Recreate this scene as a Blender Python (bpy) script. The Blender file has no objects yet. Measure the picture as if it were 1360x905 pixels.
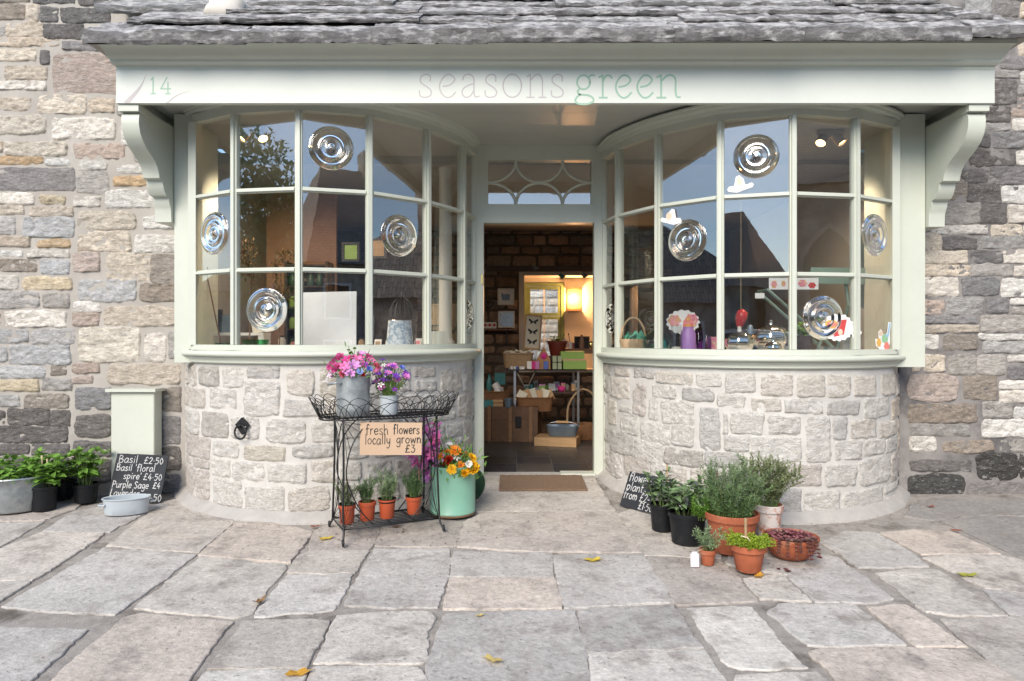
import bpy, math, random
from mathutils import Vector, Matrix, Euler, noise

# ------------------------------------------------------------------ scene, camera, light
scene = bpy.context.scene
COL = scene.collection
CX, CZ, F = -0.21, 1.078, 919.0          # camera x, height over the threshold, focal length in photo pixels
HOR = 448.0                              # row of the horizon in the photograph

cam_data = bpy.data.cameras.new("camera")
cam_data.sensor_width = 36.0
cam_data.lens = 36.0 * F / 1360.0
cam_data.shift_y = -4.5 / 1360.0
cam_data.clip_start = 0.05
cam_data.clip_end = 2000.0
cam = bpy.data.objects.new("camera", cam_data)
cam.location = (CX, 0.0, CZ)
cam.rotation_euler = (math.radians(90), 0, 0)
COL.objects.link(cam)
scene.camera = cam

SUN_EL, SUN_AZ = 35.0, 200.0             # degrees; azimuth clockwise from +Y, so the sun stands behind the camera
world = bpy.data.worlds.new("World")
scene.world = world
world.use_nodes = True
wn = world.node_tree
wn.nodes.clear()
sky = wn.nodes.new("ShaderNodeTexSky")
sky.sky_type = 'NISHITA'
sky.sun_disc = False
sky.sun_elevation = math.radians(SUN_EL)
sky.sun_rotation = math.radians(SUN_AZ)
sky.air_density = 1.0
sky.dust_density = 0.3
sky.ozone_density = 2.0
bg = wn.nodes.new("ShaderNodeBackground")
bg.inputs[1].default_value = 0.08
wo = wn.nodes.new("ShaderNodeOutputWorld")
wn.links.new(sky.outputs[0], bg.inputs[0])
wn.links.new(bg.outputs[0], wo.inputs[0])

sun_data = bpy.data.lights.new("sun", 'SUN')
sun_data.energy = 1.5
sun_data.angle = math.radians(36)
sun_data.color = (1.0, 0.90, 0.76)
sun = bpy.data.objects.new("sun", sun_data)
_a, _e = math.radians(SUN_AZ), math.radians(SUN_EL)
_d = Vector((math.sin(_a) * math.cos(_e), math.cos(_a) * math.cos(_e), math.sin(_e)))
sun.rotation_euler = _d.to_track_quat('Z', 'Y').to_euler()
sun.location = (0, -4, 8)
COL.objects.link(sun)

scene.view_settings.view_transform = 'Standard'
scene.view_settings.look = 'None'
scene.view_settings.exposure = 1.72
scene.view_settings.gamma = 1.0
scene.view_settings.use_curve_mapping = False
scene.render.engine = 'CYCLES'
scene.cycles.use_denoising = True
scene.cycles.max_bounces = 10
scene.cycles.transparent_max_bounces = 24
scene.cycles.glossy_bounces = 4
scene.cycles.transmission_bounces = 8
scene.cycles.caustics_reflective = False
scene.cycles.caustics_refractive = False

# ------------------------------------------------------------------ helpers
PI = math.pi
def gz(y):
    "height of the sloping pavement at depth y"
    return -0.286 + 0.052 * y
def P(x, y, d):
    "photo pixel at depth d -> point"
    return Vector((CX + (x - 680.0) * d / F, d, CZ + (HOR - y) * d / F))
def G(x, y):
    "photo pixel -> point on the pavement plane"
    d = (CZ + 0.286) / ((y - HOR) / F + 0.052)
    return Vector((CX + (x - 680.0) * d / F, d, gz(d)))

class MB:
    def __init__(s):
        s.v, s.f, s.m = [], [], []
    def add(s, vs, fs, mi=0):
        o = len(s.v)
        s.v += [tuple(p) for p in vs]
        for f in fs:
            s.f.append(tuple(i + o for i in f)); s.m.append(mi)
    def box(s, x0, y0, z0, x1, y1, z1, mi=0):
        vs = [(x0,y0,z0),(x1,y0,z0),(x1,y1,z0),(x0,y1,z0),(x0,y0,z1),(x1,y0,z1),(x1,y1,z1),(x0,y1,z1)]
        s.add(vs, [(0,3,2,1),(4,5,6,7),(0,1,5,4),(1,2,6,5),(2,3,7,6),(3,0,4,7)], mi)
    def obox(s, c, size, rot=(0,0,0), mi=0):
        R = Euler(rot).to_matrix() if not isinstance(rot, Matrix) else rot
        c = Vector(c); hx, hy, hz = size[0]/2, size[1]/2, size[2]/2
        vs = [c + R @ Vector((a*hx, b*hy, e*hz)) for e in (-1,1) for a, b in ((-1,-1),(1,-1),(1,1),(-1,1))]
        s.add(vs, [(0,3,2,1),(4,5,6,7),(0,1,5,4),(1,2,6,5),(2,3,7,6),(3,0,4,7)], mi)
    def tube(s, pts, r, n=6, closed=False, mi=0, r2=None, cap=True):
        pts = [Vector(p) for p in pts]; m = len(pts)
        if m < 2: return
        vs, fs = [], []
        prev = None
        for i, p in enumerate(pts):
            if closed: t = pts[(i+1) % m] - pts[i-1]
            else: t = pts[min(i+1, m-1)] - pts[max(i-1, 0)]
            if t.length < 1e-9: t = Vector((0,0,1))
            t.normalize()
            if prev is None:
                a = Vector((0,0,1)) if abs(t.z) < 0.9 else Vector((1,0,0))
                nn = t.cross(a).normalized()
            else:
                nn = prev - t * prev.dot(t)
                if nn.length < 1e-6: nn = t.orthogonal()
                nn.normalize()
            prev = nn
            b = t.cross(nn)
            rr = r if r2 is None else r + (r2 - r) * i / (m - 1)
            for k in range(n):
                an = 2*PI*k/n
                vs.append(p + (nn*math.cos(an) + b*math.sin(an)) * rr)
        rows = m if closed else m - 1
        for i in range(rows):
            for k in range(n):
                a, b_ = i*n + k, i*n + (k+1) % n
                c_, d_ = ((i+1) % m)*n + (k+1) % n, ((i+1) % m)*n + k
                fs.append((a, b_, c_, d_))
        if not closed and cap:
            fs.append(tuple(range(n-1, -1, -1))); fs.append(tuple(range((m-1)*n, m*n)))
        s.add(vs, fs, mi)
    def lathe(s, prof, c=(0,0,0), n=24, mi=0, sx=1.0, sy=1.0, axis=None, cap0=True, cap1=True):
        c = Vector(c); vs, fs = [], []
        R = Matrix.Identity(3) if axis is None else Vector(axis).to_track_quat('Z','Y').to_matrix()
        for r, z in prof:
            for k in range(n):
                an = 2*PI*k/n
                vs.append(c + R @ Vector((r*math.cos(an)*sx, r*math.sin(an)*sy, z)))
        for i in range(len(prof)-1):
            for k in range(n):
                fs.append((i*n+k, i*n+(k+1) % n, (i+1)*n+(k+1) % n, (i+1)*n+k))
        if cap0 and prof[0][0] > 1e-5: fs.append(tuple(range(n-1, -1, -1)))
        if cap1 and prof[-1][0] > 1e-5: fs.append(tuple(range((len(prof)-1)*n, len(prof)*n)))
        s.add(vs, fs, mi)
    def grid(s, rows, mi=0, wrap=False):
        n = len(rows[0]); vs = [p for r in rows for p in r]; fs = []
        for i in range(len(rows)-1):
            for k in range(n if wrap else n-1):
                fs.append((i*n+k, i*n+(k+1) % n, (i+1)*n+(k+1) % n, (i+1)*n+k))
        s.add(vs, fs, mi)
    def prism(s, poly, f, mi=0):
        "poly of 2D points, f(a, b, side) -> point, side 0/1: a closed slab"
        n = len(poly)
        vs = [f(a, b, 0) for a, b in poly] + [f(a, b, 1) for a, b in poly]
        fs = [tuple(range(n-1, -1, -1)), tuple(range(n, 2*n))] + [(i, (i+1) % n, n+(i+1) % n, n+i) for i in range(n)]
        s.add(vs, fs, mi)
    def mesh(s, name, mats, smooth=None):
        me = bpy.data.meshes.new(name)
        me.from_pydata(s.v, [], s.f)
        for m in (mats if isinstance(mats, (list, tuple)) else [mats]): me.materials.append(m)
        if any(s.m): me.polygons.foreach_set('material_index', s.m)
        if smooth is not None:
            me.shade_smooth()
            if smooth < 179: me.set_sharp_from_angle(angle=math.radians(smooth))
        me.update()
        return me
    def build(s, name, mats, parent=None, smooth=None, loc=None, rot=None, color=None):
        return put(name, s.mesh(name, mats, smooth), parent, loc, rot, color)

def put(name, me, parent=None, loc=None, rot=None, color=None, scale=None):
    o = bpy.data.objects.new(name, me); COL.objects.link(o)
    if parent is not None: o.parent = parent
    if loc is not None: o.location = loc
    if rot is not None: o.rotation_euler = rot
    if scale is not None: o.scale = (scale,)*3 if not isinstance(scale, (tuple, list)) else scale
    if color is not None: o.color = (*color[:3], 1.0)
    return o
def tag(o, label, cat, group=None):
    o['label'] = label; o['category'] = cat
    if group: o['group'] = group
    return o
def thing(name, label, cat, loc=(0,0,0), rz=0.0, group=None, rot=None):
    o = bpy.data.objects.new(name, None); COL.objects.link(o)
    o.empty_display_size = 0.05
    o.location = loc; o.rotation_euler = rot if rot is not None else (0, 0, rz)
    return tag(o, label, cat, group)
def struct(o): o['kind'] = 'structure'; return o
def stuff(o): o['kind'] = 'stuff'; return o
def smoothpath(pts, k=6, closed=False):
    pts = [Vector(p) for p in pts]; n = len(pts)
    if n < 3: return pts
    out = []
    segs = n if closed else n - 1
    for i in range(segs):
        p1, p2 = pts[i], pts[(i+1) % n]
        p0 = pts[i-1] if (i > 0 or closed) else p1*2 - p2
        p3 = pts[(i+2) % n] if (i+2 < n or closed) else p2*2 - p1
        for j in range(k):
            t = j/k
            out.append(0.5*((2*p1) + (p2-p0)*t + (2*p0-5*p1+4*p2-p3)*t*t + (3*p1-p0-3*p2+p3)*t*t*t))
    if not closed: out.append(pts[-1])
    return out

# ------------------------------------------------------------------ materials
def newmat(name):
    m = bpy.data.materials.new(name); m.use_nodes = True
    nt = m.node_tree
    return m, nt, nt.nodes['Principled BSDF'], nt.links
def N(nt, t, **kw):
    n = nt.nodes.new(t)
    for k, v in kw.items():
        if k.startswith('i_'): n.inputs[k[2:]].default_value = v
        elif k.startswith('n') and k[1:].isdigit(): n.inputs[int(k[1:])].default_value = v
        else: setattr(n, k, v)
    return n
def mk(name, col=None, rough=0.6, metal=0.0, spec=0.5, var=None, bump=None, col2=None, mixs=6.0, edge=(0.42, 0.6), stretch=(1,1,1), coat=0.0, bump2=None, speck=None, trans=0.0, var2=None, rand=0.0):
    """procedural material: col (None = the object's own colour), var=(scale, amount) tone mottling,
    col2 patches at noise scale mixs, bump=(scale, strength, metres)"""
    m, nt, b, L = newmat(name)
    b.inputs['Roughness'].default_value = rough
    b.inputs['Metallic'].default_value = metal
    b.inputs['Specular IOR Level'].default_value = spec
    b.inputs['Coat Weight'].default_value = coat
    tc = N(nt, 'ShaderNodeTexCoord')
    mp = N(nt, 'ShaderNodeMapping'); mp.inputs['Scale'].default_value = stretch
    L.new(tc.outputs['Object'], mp.inputs['Vector'])
    vec = mp.outputs[0]
    oi = N(nt, 'ShaderNodeObjectInfo')
    off = N(nt, 'ShaderNodeVectorMath', operation='MULTIPLY_ADD')
    L.new(oi.outputs['Random'], off.inputs[0]); off.inputs[1].default_value = (31, 17, 23); L.new(vec, off.inputs[2])
    vec = off.outputs[0]
    if col is None:
        src = oi.outputs['Color']
    else:
        rgb = N(nt, 'ShaderNodeRGB'); rgb.outputs[0].default_value = (*col, 1); src = rgb.outputs[0]
    if col2 is not None:
        nz = N(nt, 'ShaderNodeTexNoise'); nz.inputs['Scale'].default_value = mixs; nz.inputs['Detail'].default_value = 6; nz.inputs['Roughness'].default_value = 0.65
        L.new(vec, nz.inputs['Vector'])
        mr = N(nt, 'ShaderNodeMapRange'); mr.inputs[1].default_value = edge[0]; mr.inputs[2].default_value = edge[1]
        L.new(nz.outputs[0], mr.inputs[0])
        mx = N(nt, 'ShaderNodeMix', data_type='RGBA'); mx.inputs[7].default_value = (*col2, 1)
        L.new(mr.outputs[0], mx.inputs[0]); L.new(src, mx.inputs[6]); src = mx.outputs[2]
    for vv in (var, var2):
        if vv is None: continue
        nz = N(nt, 'ShaderNodeTexNoise'); nz.inputs['Scale'].default_value = vv[0]; nz.inputs['Detail'].default_value = 8; nz.inputs['Roughness'].default_value = 0.7
        L.new(vec, nz.inputs['Vector'])
        mr = N(nt, 'ShaderNodeMapRange'); mr.inputs[1].default_value = 0.25; mr.inputs[2].default_value = 0.75
        mr.inputs[3].default_value = 1 - vv[1]; mr.inputs[4].default_value = 1 + vv[1]
        L.new(nz.outputs[0], mr.inputs[0])
        vm = N(nt, 'ShaderNodeVectorMath', operation='SCALE')
        L.new(src, vm.inputs[0]); L.new(mr.outputs[0], vm.inputs['Scale']); src = vm.outputs[0]
    if rand:
        mr = N(nt, 'ShaderNodeMapRange'); mr.inputs[3].default_value = 1-rand; mr.inputs[4].default_value = 1+rand
        L.new(oi.outputs['Random'], mr.inputs[0])
        vm = N(nt, 'ShaderNodeVectorMath', operation='SCALE'); L.new(src, vm.inputs[0]); L.new(mr.outputs[0], vm.inputs['Scale']); src = vm.outputs[0]
    if speck is not None:           # (scale, amount, colour): small crisp specks
        nz = N(nt, 'ShaderNodeTexNoise'); nz.inputs['Scale'].default_value = speck[0]; nz.inputs['Detail'].default_value = 3; nz.inputs['Roughness'].default_value = 0.8
        L.new(vec, nz.inputs['Vector'])
        mr = N(nt, 'ShaderNodeMapRange'); mr.inputs[1].default_value = 0.60; mr.inputs[2].default_value = 0.68; mr.inputs[4].default_value = speck[1]
        L.new(nz.outputs[0], mr.inputs[0])
        mx = N(nt, 'ShaderNodeMix', data_type='RGBA'); mx.inputs[7].default_value = (*speck[2], 1)
        L.new(mr.outputs[0], mx.inputs[0]); L.new(src, mx.inputs[6]); src = mx.outputs[2]
    L.new(src, b.inputs['Base Color'])
    nrm = None
    for bp in (bump, bump2):
        if bp is None: continue
        nz = N(nt, 'ShaderNodeTexNoise'); nz.inputs['Scale'].default_value = bp[0]; nz.inputs['Detail'].default_value = 7; nz.inputs['Roughness'].default_value = 0.65
        L.new(vec, nz.inputs['Vector'])
        bn = N(nt, 'ShaderNodeBump'); bn.inputs['Strength'].default_value = bp[1]; bn.inputs['Distance'].default_value = bp[2]
        L.new(nz.outputs[0], bn.inputs['Height'])
        if nrm is not None: L.new(nrm, bn.inputs['Normal'])
        nrm = bn.outputs[0]
    if nrm is not None: L.new(nrm, b.inputs['Normal'])
    if trans:
        tr = N(nt, 'ShaderNodeBsdfTranslucent'); L.new(src, tr.inputs[0])
        ms = N(nt, 'ShaderNodeMixShader'); ms.inputs[0].default_value = trans
        out = nt.nodes['Material Output']
        L.new(b.outputs[0], ms.inputs[1]); L.new(tr.outputs[0], ms.inputs[2]); L.new(ms.outputs[0], out.inputs[0])
    return m
def mk_glass(name, tint=(1,1,1), ior=1.6, wav=0.0, rough=0.0):
    m, nt, b, L = newmat(name)
    nt.nodes.remove(b)
    tr = N(nt, 'ShaderNodeBsdfTransparent'); tr.inputs[0].default_value = (*tint, 1)
    gl = N(nt, 'ShaderNodeBsdfGlossy'); gl.inputs['Roughness'].default_value = rough
    # Schlick reflectance, the same from either side of the thin sheet
    lw = N(nt, 'ShaderNodeLayerWeight'); lw.inputs[0].default_value = 0.5
    pw = N(nt, 'ShaderNodeMath', operation='POWER'); pw.inputs[1].default_value = 5.0
    L.new(lw.outputs['Facing'], pw.inputs[0])
    f0 = ((ior-1)/(ior+1))**2
    fr = N(nt, 'ShaderNodeMath', operation='MULTIPLY_ADD'); fr.inputs[1].default_value = 1-f0; fr.inputs[2].default_value = f0
    L.new(pw.outputs[0], fr.inputs[0])
    ms = N(nt, 'ShaderNodeMixShader')
    if wav:
        tc = N(nt, 'ShaderNodeTexCoord'); nz = N(nt, 'ShaderNodeTexNoise'); nz.inputs['Scale'].default_value = 5.0; nz.inputs['Detail'].default_value = 2
        L.new(tc.outputs['Object'], nz.inputs['Vector'])
        bn = N(nt, 'ShaderNodeBump'); bn.inputs['Strength'].default_value = wav; bn.inputs['Distance'].default_value = 0.02
        L.new(nz.outputs[0], bn.inputs['Height']); L.new(bn.outputs[0], gl.inputs['Normal'])
    L.new(fr.outputs[0], ms.inputs[0]); L.new(tr.outputs[0], ms.inputs[1]); L.new(gl.outputs[0], ms.inputs[2])
    L.new(ms.outputs[0], nt.nodes['Material Output'].inputs[0])
    return m
def mk_clear(name, tint=(1,1,1), ior=1.45, rough=0.0):
    m, nt, b, L = newmat(name)
    b.inputs['Base Color'].default_value = (*tint, 1); b.inputs['Transmission Weight'].default_value = 1.0
    b.inputs['Roughness'].default_value = rough; b.inputs['IOR'].default_value = ior
    return m
def mk_emit(name, col, s):
    m, nt, b, L = newmat(name)
    b.inputs['Base Color'].default_value = (*col, 1)
    b.inputs['Emission Color'].default_value = (*col, 1); b.inputs['Emission Strength'].default_value = s
    return m

M = {}
M['stone']   = mk('rubble limestone', None, 0.92, spec=0.15, var2=(50, 0.3), var=(16, 0.40), col2=(0.30, 0.285, 0.27), mixs=10, edge=(0.56, 0.80), bump=(26, 1.0, 0.022), bump2=(110, 0.9, 0.006), stretch=(1, 1, 2.3), speck=(45, 0.6, (0.60, 0.58, 0.55)))
M['basestone'] = mk('dressed limestone', None, 0.9, spec=0.2, var=(18, 0.26), var2=(60, 0.22), col2=(0.36, 0.34, 0.31), mixs=9, edge=(0.56, 0.80), bump=(30, 1.0, 0.018), bump2=(120, 0.9, 0.005), stretch=(1, 1, 1.8), speck=(70, 0.35, (0.33, 0.31, 0.29)))
M['mortar_l'] = mk('grey lime mortar', (0.40, 0.375, 0.34), 0.95, spec=0.1, var=(6, 0.2), col2=(0.31, 0.28, 0.25), mixs=3, edge=(0.48, 0.75), bump=(60, 0.6, 0.006), bump2=(12, 0.4, 0.01))
M['mortar_r'] = mk('sooty mortar', (0.25, 0.235, 0.225), 0.95, spec=0.1, var=(6, 0.3), col2=(0.12, 0.115, 0.115), mixs=3.5, edge=(0.45, 0.65), bump=(60, 0.6, 0.006), bump2=(12, 0.4, 0.01))
M['mortar_b'] = mk('pale cement mortar', (0.53, 0.515, 0.485), 0.95, spec=0.1, var=(7, 0.16), bump=(70, 0.5, 0.004), bump2=(10, 0.3, 0.008))
M['haunch']  = mk('cement haunching', (0.39, 0.37, 0.345), 0.9, spec=0.15, var=(9, 0.16), col2=(0.36, 0.345, 0.33), mixs=6, edge=(0.52, 0.75), bump=(60, 0.5, 0.004))
M['flag']    = mk('worn limestone flag', None, 0.85, spec=0.2, var=(3.5, 0.20), var2=(40, 0.30), col2=(0.27, 0.24, 0.215), mixs=6, edge=(0.50, 0.72), bump=(10, 0.6, 0.016), bump2=(70, 0.8, 0.005), speck=(26, 0.65, (0.20, 0.185, 0.17)))
M['joint']   = mk('gritty paving joint', (0.325, 0.298, 0.268), 0.95, spec=0.15, var=(22, 0.3), col2=(0.15, 0.13, 0.112), mixs=3.5, edge=(0.52, 0.66), bump=(120, 0.8, 0.006), speck=(110, 0.5, (0.5, 0.48, 0.45)))
M['asphalt'] = mk('road asphalt', (0.07, 0.07, 0.072), 0.9, var=(40, 0.3), bump=(200, 0.6, 0.004))
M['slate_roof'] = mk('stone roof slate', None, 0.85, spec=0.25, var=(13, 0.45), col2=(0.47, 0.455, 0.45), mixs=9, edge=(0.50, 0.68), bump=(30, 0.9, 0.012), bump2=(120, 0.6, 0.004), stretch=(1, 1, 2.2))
M['slate_top'] = mk('skylit lichen slate top', None, 0.9, spec=0.15, var=(14, 0.35), col2=(0.46, 0.445, 0.43), mixs=12, edge=(0.42, 0.60), bump=(30, 0.9, 0.012), bump2=(120, 0.6, 0.004))  # pale lichen patches spread wider here to paint in skylight on the tops
M['paint']   = mk('sage green gloss paint', (0.53, 0.555, 0.48), 0.42, spec=0.45, var=(2.2, 0.05), var2=(24, 0.02), bump=(16, 0.10, 0.004))
M['paint_sign'] = mk('skylit sign board paint', (0.60, 0.625, 0.57), 0.45, spec=0.4, var=(1.6, 0.04), var2=(20, 0.015), bump=(12, 0.08, 0.004))  # same sage paint, lightened so the stronger skylight is in the colour
M['soffit']  = mk('grey green soffit paint', (0.46, 0.47, 0.43), 0.35, var=(3, 0.05), bump=(14, 0.08, 0.004))
M['glass']   = mk_glass('window glass', (0.98, 0.99, 0.985), 2.3, wav=0.012)
M['clear']   = mk_clear('moulded clear glass', (1, 1, 1), 1.47)
M['mauve']   = mk('mauve sign paint', (0.43, 0.395, 0.40), 0.5)
M['signgreen'] = mk('green sign paint', (0.28, 0.44, 0.33), 0.5)
M['black_iron'] = mk('black wrought iron', (0.022, 0.022, 0.023), 0.45, metal=0.4, var=(40, 0.4), bump=(90, 0.3, 0.002))
M['wire']    = mk('black painted wire', (0.016, 0.016, 0.017), 0.42, metal=0.2, var=(30, 0.3))
M['galv']    = mk('galvanised zinc', (0.40, 0.43, 0.435), 0.45, metal=0.6, var=(9, 0.25), col2=(0.30, 0.33, 0.345), mixs=14, edge=(0.45, 0.6), bump=(20, 0.15, 0.004))
M['enamel']  = mk('pale blue grey enamel', (0.41, 0.455, 0.485), 0.3, var=(6, 0.07), col2=(0.32, 0.30, 0.28), mixs=9, edge=(0.68, 0.75), coat=0.2)
M['mint']    = mk('mint green enamel', (0.22, 0.44, 0.325), 0.36, var=(5, 0.08), col2=(0.20, 0.12, 0.07), mixs=18, edge=(0.72, 0.76), coat=0.15)
M['rust']    = mk('rusty rim', (0.17, 0.09, 0.05), 0.8, var=(30, 0.4), bump=(80, 0.4, 0.002))
M['terracotta'] = mk('terracotta', (0.34, 0.095, 0.042), 0.8, var=(8, 0.25), var2=(40, 0.12), col2=(0.46, 0.24, 0.155), mixs=7, edge=(0.54, 0.70), bump=(60, 0.25, 0.002))
M['terra_plastic'] = mk('orange plastic pot', (0.40, 0.075, 0.028), 0.42, var=(5, 0.06))
M['terra_white'] = mk('lime bloomed terracotta', (0.42, 0.16, 0.09), 0.85, var=(10, 0.15), col2=(0.62, 0.56, 0.53), mixs=13, edge=(0.40, 0.52), bump=(60, 0.3, 0.002))
M['blackpot'] = mk('black plastic pot', (0.007, 0.008, 0.010), 0.5, spec=0.35, var=(10, 0.3), col2=(0.03, 0.027, 0.024), mixs=9, edge=(0.58, 0.8))
M['soil']    = mk('potting soil', (0.035, 0.024, 0.017), 0.95, var=(60, 0.5), bump=(90, 1.0, 0.012))
M['slateboard'] = mk('chalky slate', (0.026, 0.029, 0.034), 0.75, spec=0.3, var=(6, 0.25), col2=(0.05, 0.054, 0.06), mixs=5, edge=(0.45, 0.75), bump=(50, 0.25, 0.003))
M['chalk']   = mk('white chalk', (0.52, 0.52, 0.52), 0.95, var=(160, 0.5))
M['card']    = mk('brown cardboard', (0.52, 0.37, 0.25), 0.85, var=(6, 0.08), col2=(0.54, 0.38, 0.26), mixs=4, edge=(0.45, 0.7), bump=(9, 0.12, 0.006))
M['ink']     = mk('black marker ink', (0.02, 0.02, 0.022), 0.6)
M['coir']    = mk('coir matting', (0.21, 0.135, 0.085), 0.95, var=(130, 0.45), bump=(260, 1.0, 0.008))
M['bamboo']  = mk('plant cane', (0.35, 0.24, 0.13), 0.7, var=(30, 0.25))
M['whiteplastic'] = mk('white tag', (0.60, 0.585, 0.60), 0.4)
M['raffia']  = mk('raffia', (0.66, 0.56, 0.36), 0.8)
def leafmat(n, c, c2=None, t=0.22, r=0.5): return mk(n, c, r, spec=0.35, var=(14, 0.25), col2=c2, mixs=9, edge=(0.5, 0.75), trans=t, rand=0.35)
M['basil']   = leafmat('basil leaf', (0.165, 0.32, 0.055), (0.25, 0.41, 0.08))
M['purple_leaf'] = leafmat('purple basil leaf', (0.055, 0.022, 0.045))
M['sage']    = leafmat('sage leaf', (0.16, 0.25, 0.11), (0.24, 0.33, 0.18), r=0.7)
M['sage_dark'] = leafmat('purple sage leaf', (0.085, 0.10, 0.085), (0.15, 0.15, 0.14), r=0.7)
M['lavender'] = leafmat('grey green needle leaf', (0.18, 0.25, 0.13), (0.28, 0.35, 0.22), r=0.7)
M['rosemary'] = leafmat('dark green needle leaf', (0.12, 0.21, 0.085), (0.19, 0.29, 0.14))
M['thyme']   = leafmat('thyme leaf', (0.19, 0.22, 0.115), (0.28, 0.30, 0.18), r=0.7)
M['golden']  = leafmat('golden thyme leaf', (0.30, 0.40, 0.03), (0.20, 0.33, 0.03))
M['sedum']   = leafmat('plum sedum leaf', (0.20, 0.07, 0.08), (0.19, 0.17, 0.12), t=0.1)
M['stem']    = mk('green stem', (0.15, 0.22, 0.06), 0.6, var=(20, 0.2))
M['twig']    = mk('brown stem', (0.17, 0.11, 0.06), 0.8, var=(20, 0.3))
M['bouquet_leaf'] = leafmat('bouquet foliage', (0.12, 0.24, 0.05), (0.20, 0.33, 0.08))
for nm, c in dict(pink=(0.80, 0.20, 0.46), hotpink=(0.72, 0.06, 0.30), lilac=(0.66, 0.30, 0.62), magenta=(0.70, 0.20, 0.56), salmon=(0.80, 0.22, 0.30),
                  violet=(0.16, 0.045, 0.42), purple=(0.26, 0.04, 0.40), blue=(0.14, 0.22, 0.62), white=(0.80, 0.79, 0.76), paleblue=(0.33, 0.45, 0.75),
                  orange=(0.82, 0.27, 0.02), yellow=(0.86, 0.50, 0.02), red=(0.55, 0.035, 0.02), rustred=(0.45, 0.09, 0.015), gold=(0.60, 0.36, 0.03)).items():
    M['p_' + nm] = mk(nm + ' petal', c, 0.55, spec=0.25, var=(40, 0.18), trans=0.2)
M['fallen']  = mk('yellow autumn leaf', None, 0.65, var=(60, 0.25), col2=(0.30, 0.16, 0.06), mixs=40, edge=(0.55, 0.75), trans=0.15)
M['plaster'] = mk('white plaster', (0.62, 0.58, 0.52), 0.9, var=(4, 0.08), bump=(30, 0.2, 0.003))
M['shopwall'] = mk('cream plaster', (0.42, 0.39, 0.34), 0.9, var=(4, 0.08))
M['ceil']    = mk('grey white ceiling', (0.40, 0.385, 0.37), 0.9, var=(4, 0.05))
M['floor']   = mk('dark slate floor', None, 0.35, spec=0.5, var=(5, 0.35), bump=(14, 0.3, 0.006))
M['grout']   = mk('floor grout', (0.16, 0.155, 0.15), 0.9)
M['darkwood'] = mk('dark oak', (0.055, 0.032, 0.02), 0.5, var=(9, 0.4), stretch=(1, 6, 6))
M['wood']    = mk('pine', (0.48, 0.30, 0.15), 0.55, var=(8, 0.2), stretch=(1, 8, 8))
M['midwood'] = mk('brown wood', (0.22, 0.12, 0.06), 0.5, var=(8, 0.3), stretch=(1, 7, 7))
M['wicker']  = mk('wicker', (0.24, 0.115, 0.05), 0.7, var=(60, 0.45), bump=(110, 1.0, 0.01))
M['wicker_pale'] = mk('pale wicker', (0.42, 0.29, 0.17), 0.7, var=(60, 0.4), bump=(110, 1.0, 0.01))
M['whitepaint'] = mk('white paint', (0.74, 0.73, 0.70), 0.5, var=(5, 0.04))
M['canvas']  = mk('primed canvas', (0.88, 0.88, 0.89), 0.85, var=(4, 0.05), col2=(0.80, 0.82, 0.90), mixs=4, edge=(0.5, 0.8))
M['cream']   = mk('cream paper', (0.70, 0.68, 0.58), 0.8, var=(6, 0.05))
M['blueprint'] = mk('blue patterned fabric', (0.70, 0.77, 0.83), 0.8, col2=(0.30, 0.42, 0.56), mixs=30, edge=(0.46, 0.54))
M['brass']   = mk('brass', (0.75, 0.55, 0.22), 0.25, metal=1.0)
M['chrome']  = mk('mercury glass', (0.80, 0.79, 0.74), 0.10, metal=1.0, var=(12, 0.2))
M['steel']   = mk('brushed steel', (0.55, 0.55, 0.56), 0.3, metal=1.0)
M['teal']    = mk('teal ceramic', (0.06, 0.22, 0.23), 0.35)
M['tealgl']  = mk_glass('teal glass', (0.30, 0.68, 0.68), 1.5)
M['greengl'] = mk_glass('green glass', (0.35, 0.72, 0.50), 1.5)
M['purplegl'] = mk_glass('purple glass', (0.55, 0.33, 0.68), 1.5)
M['clearthin'] = mk_glass('thin clear glass', (0.95, 0.96, 0.96), 1.5)
M['purplecer'] = mk('lilac candle', (0.36, 0.20, 0.50), 0.4)
M['greenmetal'] = mk('blue green painted metal', (0.17, 0.26, 0.25), 0.45)
M['boxgreen'] = mk('lime green box', (0.26, 0.42, 0.10), 0.6)
M['tinblue'] = mk('blue grey tin', (0.17, 0.23, 0.30), 0.4, metal=0.4, var=(10, 0.2))
M['leather'] = mk('brown trunk hide', (0.12, 0.065, 0.035), 0.55, var=(8, 0.4), bump=(40, 0.3, 0.004))
M['redgloss'] = mk('red glossy ceramic', (0.45, 0.02, 0.02), 0.15)
M['dryleaf'] = leafmat('dried flowers', (0.20, 0.12, 0.05), (0.27, 0.17, 0.07), t=0.1)
M['windowgreen'] = mk('olive green paint', (0.17, 0.225, 0.09), 0.5)
M['dblack']  = mk('black card', (0.02, 0.02, 0.022), 0.6)
M['pinkcard'] = mk('pink card', (0.70, 0.20, 0.30), 0.6, col2=(0.72, 0.55, 0.30), mixs=45, edge=(0.5, 0.56))
M['stickerpink'] = mk('sticker print', (0.74, 0.30, 0.33), 0.5, col2=(0.62, 0.40, 0.12), mixs=40, edge=(0.5, 0.55))
M['paperwhite'] = mk('white paper', (0.80, 0.80, 0.79), 0.7)
M['carpaint'] = mk('silver car paint', (0.62, 0.64, 0.66), 0.3, metal=0.3, coat=0.6)
M['carglass'] = mk('dark car glass', (0.01, 0.012, 0.014), 0.05, spec=0.8)
M['rubber']  = mk('tyre rubber', (0.015, 0.015, 0.015), 0.8)
M['lampwarm'] = mk_emit('lit lamp glass', (1.0, 0.55, 0.22), 6.0)
M['bulb']    = mk_emit('lit bulb', (1.0, 0.80, 0.55), 18.0)
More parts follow.
